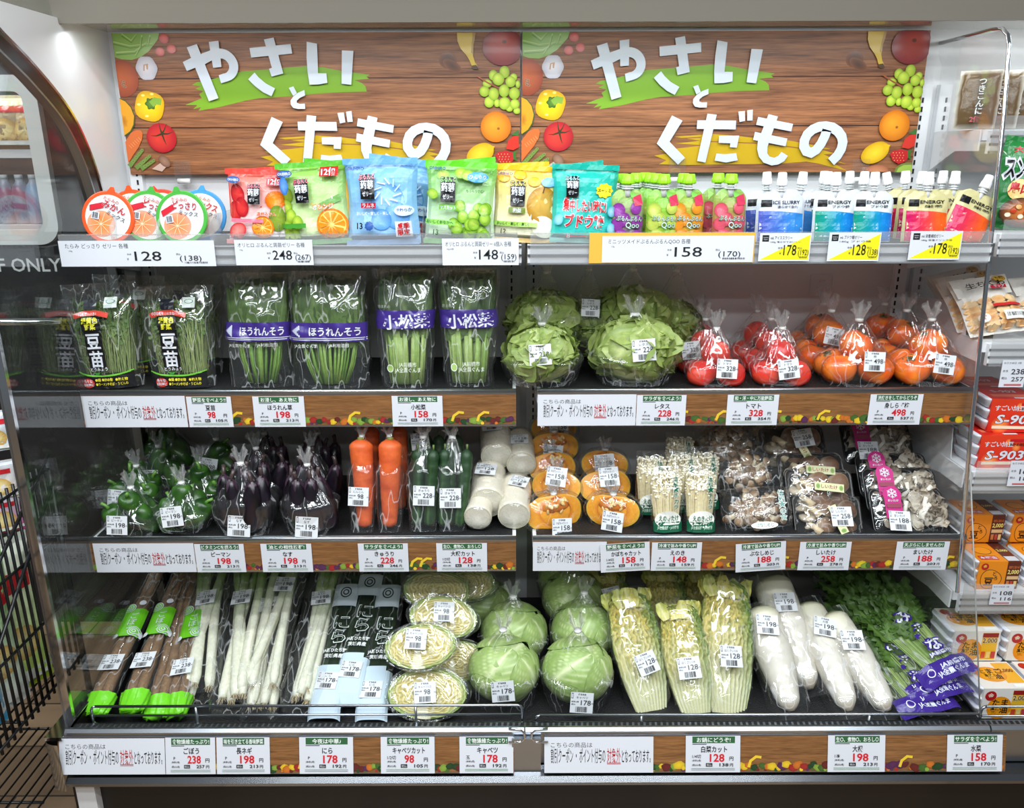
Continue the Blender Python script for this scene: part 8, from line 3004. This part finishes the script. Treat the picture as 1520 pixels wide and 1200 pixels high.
# stacks of soybean packs wrapped in printed paper: three foam trays with a printed sleeve
def natto_mesh(kind):
 W, D, H = 0.105, 0.098, 0.078
 def sleeve():
  base, front, top = {'red': (C(206, 36, 24),) * 3, 'orange': (C(232, 140, 30),) * 3, 'white': (C(226, 220, 210),) * 3}[kind]
  m = MB().mat('gloss_print')
  m.box(-W / 2, W / 2, -D / 2, D / 2, 0.0, H, base)
  A = Art()
  if kind == 'red':
   A.rect(-W / 2, 0, W / 2, H, C(206, 36, 24), 1, 1, C(222, 60, 30))
   for x, y, r in ((-.25, .2, .20), (.28, .62, .10), (.1, .8, .08)):
    A.ell(x * W, y * H, r * W, r * W, C(250, 150, 70), C(212, 46, 26), n=18)
   A.text('すごい納豆', -.10 * W, .66 * H, .14 * H, WHITE, .02, 'c', W * .62)
   A.text('S-903', .04 * W, .26 * H, .30 * H, WHITE, .05, 'c', W * .82, shear=.2, outline=(C(150, 20, 20), .03))
   A.rect(.12 * W, .80 * H, .48 * W, .88 * H, C(190, 20, 40))
   A.text('おかめ納豆', .30 * W, .68 * H, .08 * H, BLACK, .02, 'c', W * .34)
   A.rect(-.42 * W, .10 * H, .48 * W, .19 * H, C(240, 220, 190))
  elif kind == 'orange':
   A.rect(-W / 2, 0, W * .18, H, C(228, 136, 26))
   A.rect(W * .18, 0, W * .5, H, C(92, 40, 30))
   A.ell(-.18 * W, .36 * H, .26 * W, .26 * W, C(60, 30, 16), C(60, 30, 16), n=24, wob=.06, k=3)
   A.ell(-.18 * W, .36 * H, .245 * W, .245 * W, C(232, 144, 34), C(232, 144, 34), n=24, wob=.06, k=3)
   for i, ch in enumerate('とろ豆'):
    A.text(ch, (-.10, -.06, -.22)[i] * W, (.50, .34, .16)[i] * H, (.13, .13, .26)[i] * H, C(60, 30, 16), .03, 'c')
   A.ell(-.36 * W, .82 * H, .09 * W, .09 * W, C(180, 30, 30), n=18)
   A.text('金', -.36 * W, .78 * H, .10 * H, C(240, 200, 90), .03, 'c')
   A.text('2,000', .34 * W, .56 * H, .16 * H, C(240, 220, 120), .04, 'c', W * .27)
   A.text('名様に当たる', .34 * W, .76 * H, .08 * H, C(230, 120, 60), .02, 'c', W * .25)
   for k in range(3):
    A.rect((.21 + .09 * k) * W, .10 * H, (.28 + .09 * k) * W, .30 * H, (C(206, 120, 60), C(190, 60, 40), C(226, 190, 120))[k])
   A.rect(.20 * W, .36 * H, .48 * W, .48 * H, C(220, 180, 130))
  else:
   A.rect(-W / 2, 0, W / 2, H, C(226, 222, 214))
   A.rect(.12 * W, 0.04 * H, .46 * W, H * .94, C(230, 180, 40))
   A.ell(-.12 * W, .36 * H, .26 * W, .28 * W, C(236, 160, 30), C(230, 140, 16), n=24)
   A.text('たま', -.12 * W, .44 * H, .20 * H, BLACK, .04, 'c')
   A.text('醤油', -.12 * W, .20 * H, .20 * H, BLACK, .04, 'c')
   A.ell(-.34 * W, .76 * H, .12 * W, .12 * W, C(176, 30, 34), n=18)
   A.text('金', -.34 * W, .71 * H, .13 * H, C(240, 220, 190), .03, 'c')
   A.text('2,000', .29 * W, .62 * H, .17 * H, C(90, 40, 20), .04, 'c', W * .32, outline=(C(246, 240, 190), .04))
   A.rect(.12 * W, .80 * H, .46 * W, .94 * H, C(150, 30, 30))
   for k in range(3):
    A.rect((.14 + .11 * k) * W, .10 * H, (.23 + .11 * k) * W, .32 * H, (C(206, 70, 40), C(230, 200, 120), C(190, 60, 70))[k])
  A.mb(lambda x, y, z: (x, -D / 2 - z, y), 'gloss_print', m)
  B = Art()
  if kind == 'red':
   B.rect(-.4 * W, -.3 * D, .4 * W, -.1 * D, C(236, 120, 90))
   B.text('S-903', 0, 0.05 * D, .2 * D, WHITE, .03, 'c')
   B.rect(.0, -.45 * D, .3 * W, -.36 * D, WHITE)
  elif kind == 'orange':
   B.rect(W * .18, -D / 2, W * .5, D / 2, C(92, 40, 30))
   B.rect(.20 * W, -.46 * D, .48 * W, -.22 * D, WHITE)
   B.text('2,000', .34 * W, .05 * D, .12 * D, C(240, 220, 120), .04, 'c', W * .26)
   B.ell(-.16 * W, .1 * D, .22 * W, .20 * W, C(60, 30, 16), n=20)
   B.ell(-.16 * W, .1 * D, .205 * W, .185 * W, C(236, 150, 40), n=20)
   B.rect(-.42 * W, -.40 * D, .02 * W, -.2 * D, C(190, 30, 40))
   B.text('本醸造', -.2 * W, -.36 * D, .12 * D, WHITE, .03, 'c')
  else:
   B.rect(.10 * W, -.30 * D, .48 * W, D * .45, C(232, 170, 50))
   B.ell(-.10 * W, .02 * D, .32 * W, .26 * W, C(236, 170, 40), C(226, 140, 20), n=24)
   B.text('たまご', -.08 * W, .06 * D, .16 * D, BLACK, .05, 'c')
   B.text('醤油', -.08 * W, -.14 * D, .16 * D, BLACK, .05, 'c')
   B.ell(-.34 * W, .32 * D, .11 * W, .11 * W, C(176, 30, 34), n=18)
   B.rect(.18 * W, -.46 * D, .46 * W, -.34 * D, C(236, 236, 230))
   B.text('2,000', .29 * W, .1 * D, .13 * D, C(120, 50, 20), .04, 'c', W * .3)
  B.mb(lambda x, y, z: (x, y, H + z), 'gloss_print', m)
  return m.mesh('paper_sleeve')
 def trays():
  m = MB().mat('card_back')
  for i in range(3):
   z0, z1 = H * i / 3 + 0.002, H * (i + 1) / 3 - 0.001
   k = 0.90
   rows = []
   for s, zz in ((k, z0), (0.99, z1 - 0.005), (1.0, z1 - 0.004), (1.0, z1)):
    rows.append([(p[0] * s, p[1] * s, zz) for p in rrect(-W / 2 - 0.010, -D / 2 + 0.002, W / 2 + 0.010, D / 2 - 0.002, 0.012, 4)])
   m.grid(rows, (0.8, 0.8, 0.8), True, cap0=True, cap1=True)
  return m.mesh('foam_trays')
 return cached(('natto', kind), sleeve), cached(('nattot', kind), trays)

def natto(kind, p, rz, label, sc=1.0, grp=None, pitch=0):
 t = empty('soybean_pack', p, label, 'soybean pack', grp)
 t.rotation_euler = (math.radians(pitch), 0, math.radians(rz))
 s_, r_ = natto_mesh(kind)
 part('paper_sleeve', s_, t, (0, 0, 0), (0, 0, 0), sc)
 part('foam_trays', r_, t, (0, 0, 0), (0, 0, 0), sc)

def put(kind, row, px, Y, dz, lab, rz=0, sc=1.0):
 z, yf = row
 natto(kind, (X_at(px, Y - 0.05, z + dz + 0.04), Y, z + dz + 0.001), rz, lab, sc, {'red': 'red soybean packs', 'orange': 'orange soybean packs', 'white': 'white and yellow soybean packs'}[kind])

HN = 0.0800
put('red', FS['n'], 1484, -0.395, 0, 'red soybean pack at the bottom of the front stack beyond the divider', 0, 1.22)
put('red', FS['n'], 1503, -0.375, HN * 1.22, 'red soybean pack on top of the front red stack', -4, 1.22)
put('red', FS['n'], 1462, -0.265, 0, 'red soybean pack at the bottom of the rear red stack', 0, 1.22)
put('red', FS['n'], 1466, -0.260, HN * 1.22, 'red soybean pack on top of the rear red stack', 0, 1.22)
put('red', FS['n'], 1568, -0.395, 0, 'red soybean pack next along the shelf, cut by the picture edge', 0, 1.22)
zo = FS['o']
put('orange', zo, 1480, -0.445, 0, 'orange soybean pack in the front row at the divider', 0, 1.12)
put('orange', zo, 1556, -0.445, 0, 'orange soybean pack in the front row cut by the picture edge', 0, 1.12)
put('orange', zo, 1458, -0.330, HN * 1.12, 'orange soybean pack of the upper layer seen through the divider edge', 0, 1.12)
put('orange', zo, 1530, -0.330, HN * 1.12, 'orange soybean pack of the upper layer at the picture edge', 0, 1.12)
put('orange', zo, 1448, -0.315, 0, 'orange soybean pack under the upper layer at the divider', 0, 1.12)
put('orange', zo, 1520, -0.315, 0, 'orange soybean pack under the upper layer at the picture edge', 0, 1.12)
put('orange', zo, 1420, -0.190, 0, 'orange soybean pack in shade behind the maitake trays', 0, 1.12)
zw = (ZD, -0.7)
put('white', zw, 1488, -0.600, 0, 'white and yellow soybean pack lowest at the wire guard', 0, 1.25)
put('white', zw, 1566, -0.600, 0, 'white and yellow soybean pack at the wire guard cut by the picture edge', 0, 1.25)
put('white', zw, 1444, -0.470, 0, 'white and yellow soybean pack at the base of the rear stack beside the mizuna', 0, 1.25)
put('white', zw, 1526, -0.470, 0, 'white and yellow soybean pack at the base of the rear stack at the picture edge', 0, 1.25)
put('white', zw, 1444, -0.475, HN * 1.25, 'white and yellow soybean pack on top of the rear stack beside the mizuna', 0, 1.25)
put('white', zw, 1526, -0.475, HN * 1.25, 'white and yellow soybean pack on top of the rear stack at the picture edge', 0, 1.25)

# back panel fittings seen in the persimmon bay
q = at(1219, 424, -0.004)
m = MB().mat('liner_white')
ring_prism(m, rrect(-0.036, -0.036, 0.036, 0.036, 0.008), rrect(-0.034, -0.034, 0.034, 0.034, 0.007), -0.003, 0.0)
ring_prism(m, [(0.013 * math.cos(a * .3), -0.008 + 0.013 * math.sin(a * .3)) for a in range(21)], [(0.0115 * math.cos(a * .3), -0.008 + 0.0115 * math.sin(a * .3)) for a in range(21)], -0.003, 0.0)
m.tube([(-0.008, -0.002, 0.012), (0.0, -0.003, 0.02), (0.01, -0.002, 0.016)], 0.0015)
o = m.build('panel_hatch', None, None, q)
tag(o, 'small square hatch on the grey back panel above the persimmons', 'hatch')

# ------------------------------------------------------------------ black wire rack with bagged snacks at the glass end
RX = -1.30
t = empty('wire_rack', (RX - 0.1, -0.75, 0), 'black wire display rack standing beside the glass end of the case', 'wire rack')
ox, oy = RX - 0.1, -0.75
P = lambda px, py, Y: at(px, py, Y)
m = MB().mat('black_wire')
ys = np.linspace(-1.04, -0.44, 23)
zb, zt = 0.34, 0.98
side = MB().mat('black_wire')
for i, yy in enumerate(ys):
 side.tube([(RX, yy, zb), (RX, yy, zt)], 0.0042 if i not in (0, 22) else 0.007, n=7)
for zz in (0.36, 0.56, 0.76, 0.96):
 side.tube([(RX + 0.003, ys[0], zz), (RX + 0.003, ys[-1], zz)], 0.004, n=7)
side.tube([(RX + 0.008, ys[0], 0.40), (RX + 0.008, ys[-1], 0.92)], 0.005, n=7)
side.tube([(RX + 0.008, ys[0], 0.62), (RX + 0.008, ys[-1], 1.0)], 0.005, n=7)
fr = MB().mat('black_wire')
for i in range(11):
 xx = RX - 0.42 + 0.42 * i / 10
 fr.tube([(xx, -1.05, 0.06), (xx, -1.05, 0.60)], 0.0035, n=7)
for zz in (0.08, 0.18, 0.28, 0.38, 0.50, 0.60):
 fr.tube([(RX - 0.42, -1.055, zz), (RX, -1.055, zz)], 0.004 if zz != .38 else 0.012, n=7)
bs, sh = MB().mat('black_wire'), MB().mat('black_wire')
for mm, zz in ((bs, 0.355), (sh, 0.09)):
 for i in range(15):
  mm.tube([(RX - 0.42 + 0.03 * i, -1.04, zz), (RX - 0.42 + 0.03 * i, -0.44, zz)], 0.003, n=6)
 for yy in (-1.04, -0.74, -0.44):
  mm.tube([(RX - 0.42, yy, zz - 0.005), (RX, yy, zz - 0.005)], 0.004, n=6)
lg = []
for xx in (RX - 0.42, RX):
 for yy in (-1.04, -0.44):
  lg.append(MB().mat('black_wire').tube([(xx, yy, 0.0), (xx, yy, zt)], 0.009, n=10))
for nm, mm in (('side_grid', side), ('front_grid', fr), ('basket_floor', bs), ('lower_shelf', sh)):
 mm.build(nm, None, t).location = (-ox, -oy, 0)
for mm in lg:
 mm.build('post', None, t).location = (-ox, -oy, 0)

def art_snack(c0, c1, word):
 def f(w, h):
  A = Art()
  grid_bg(A, w, h, c0, c1)
  A.ell(0, h * .35, w * .35, w * .28, C(236, 220, 160), C(206, 160, 80), n=20)
  A.rect(-w * .36, h * .68, w * .36, h * .80, C(200, 40, 50), 8, 3)
  A.rect(-w * .5, h * .08, w * .5, h * .16, C(236, 236, 230), 8, 1)
  return A
 return f

for x, y, z, rz, c0, c1, wd, lab in (
  (RX - 0.075, -0.62, 0.361, 62, C(190, 220, 60), C(236, 236, 226), 'サラダ', 'lime green and white snack bag in the wire rack, furthest from the aisle'),
  (RX - 0.080, -0.72, 0.361, 66, C(236, 236, 230), C(120, 190, 60), 'うす塩', 'white and green snack bag in the middle of the wire rack'),
  (RX - 0.085, -0.82, 0.361, 64, C(60, 150, 190), C(226, 232, 236), 'しお味', 'teal and white snack bag in the wire rack'),
  (RX - 0.09, -0.93, 0.361, 66, C(60, 90, 180), C(226, 120, 60), 'コーン', 'blue snack bag in the wire rack nearest the aisle')):
 t2 = empty('snack_bag', (x, y, z), lab, 'snack bag', 'snack bags in the wire rack')
 part('pack_body', pillow_mesh(('snk', wd), 0.18, 0.46, 0.075, art_snack(c0, c1, wd), x * 9 + y * 7, 0.0, sidecol=c0), t2, (0, 0, 0), (0, 0, math.radians(rz)))
# small hanging packs behind the rack by the chrome glass edge
for px, py, Y, c0, lab in ((12, 640, -0.55, C(206, 216, 220), 'white and green pouch hanging behind the rack, uppermost'), (20, 712, -0.55, C(226, 206, 190), 'pale printed pouch hanging behind the rack'), (26, 760, -0.55, C(206, 70, 150), 'pink pouch hanging lowest behind the rack')):
 p = at(px, py + 30, Y)
 t2 = empty('hanging_pouch', p, lab, 'hanging pouch', 'pouches hanging behind the rack')
 part('pack_body', pillow_mesh(('hp', px), 0.09, 0.11, 0.02, art_snack(c0, WHITE, 'グミ'), px * .3, 0.0, sidecol=c0), t2, (-0.03, 0, 0), (0, 0, math.radians(30)))

# shelf and goods added behind the staff door's window, standing in for a reflection
q0 = at(20, 222, 0.62)
t = empty('reflection_shelf', (-2.0, 0.66, 0), 'pale shelf added behind the staff door window to stand in for a reflection', 'reflection shelf')
for zz in (q0.z, q0.z - 0.27):
 MB().mat('white_steel').box(-0.6, 0.5, -0.12, 0.14, zz - 0.03, zz).build('board', None, t)
for xx in (-0.58, 0.48):
 MB().mat('white_steel').box(xx - 0.02, xx + 0.02, 0.10, 0.14, 0, 2.2).build('post', None, t)
area('shelf_fill_light', (-2.0, 0.50, 2.3), (0, 0, 0), 0.9, 0.1, 9)  # lamp added only to light the goods behind the door window
for i, px in enumerate((-24, 8, 40)):
 t2 = empty('bread_bag', (X_at(px, 0.60, q0.z + 0.08), 0.62, q0.z + 0.001), ('brown bread bag furthest in behind the staff door window', 'brown bread bag in the middle behind the staff door window', 'brown bread bag by the frame behind the staff door window')[i], 'bread bag', 'bread bags standing in for a reflection')
 part('pack_body', pillow_mesh(('bread', i), 0.15, 0.19, 0.09, art_snack(C(140, 110, 66), C(206, 190, 160), 'パン'), i * 2.2, 0.1, sidecol=C(140, 110, 66)), t2)
for i, px in enumerate((-30, -8, 14, 36, 56)):
 z2 = q0.z - 0.27
 t2 = empty('drink_bottle', (X_at(px, 0.60, z2 + 0.05), 0.60, z2), ('purple labelled bottle behind the door window, first from the far side', 'purple labelled bottle behind the door window, second from the far side', 'purple labelled bottle behind the door window, in the middle', 'purple labelled bottle behind the door window, second from the frame', 'blue bottle behind the door window, right by the frame')[i], 'bottle', 'bottles standing in for a reflection')
 bt_ = lathe([(0, .03), (.01, .033), (.05, .033), (.11, .033), (.14, .024), (.155, .013), (.165, .013)], 20, lambda t, a: (C(96, 90, 130) if i < 4 else C(110, 150, 190)) if 0.2 < t < 0.75 else C(170, 174, 186), mat='plastic')
 part('bottle_body', bt_.mesh('bottle_body'), t2)
 part('cap', lathe([(.165, .014), (.18, .014)], 16, lambda t, a: C(220, 222, 224), mat='cap_plastic').mesh('cap'), t2)
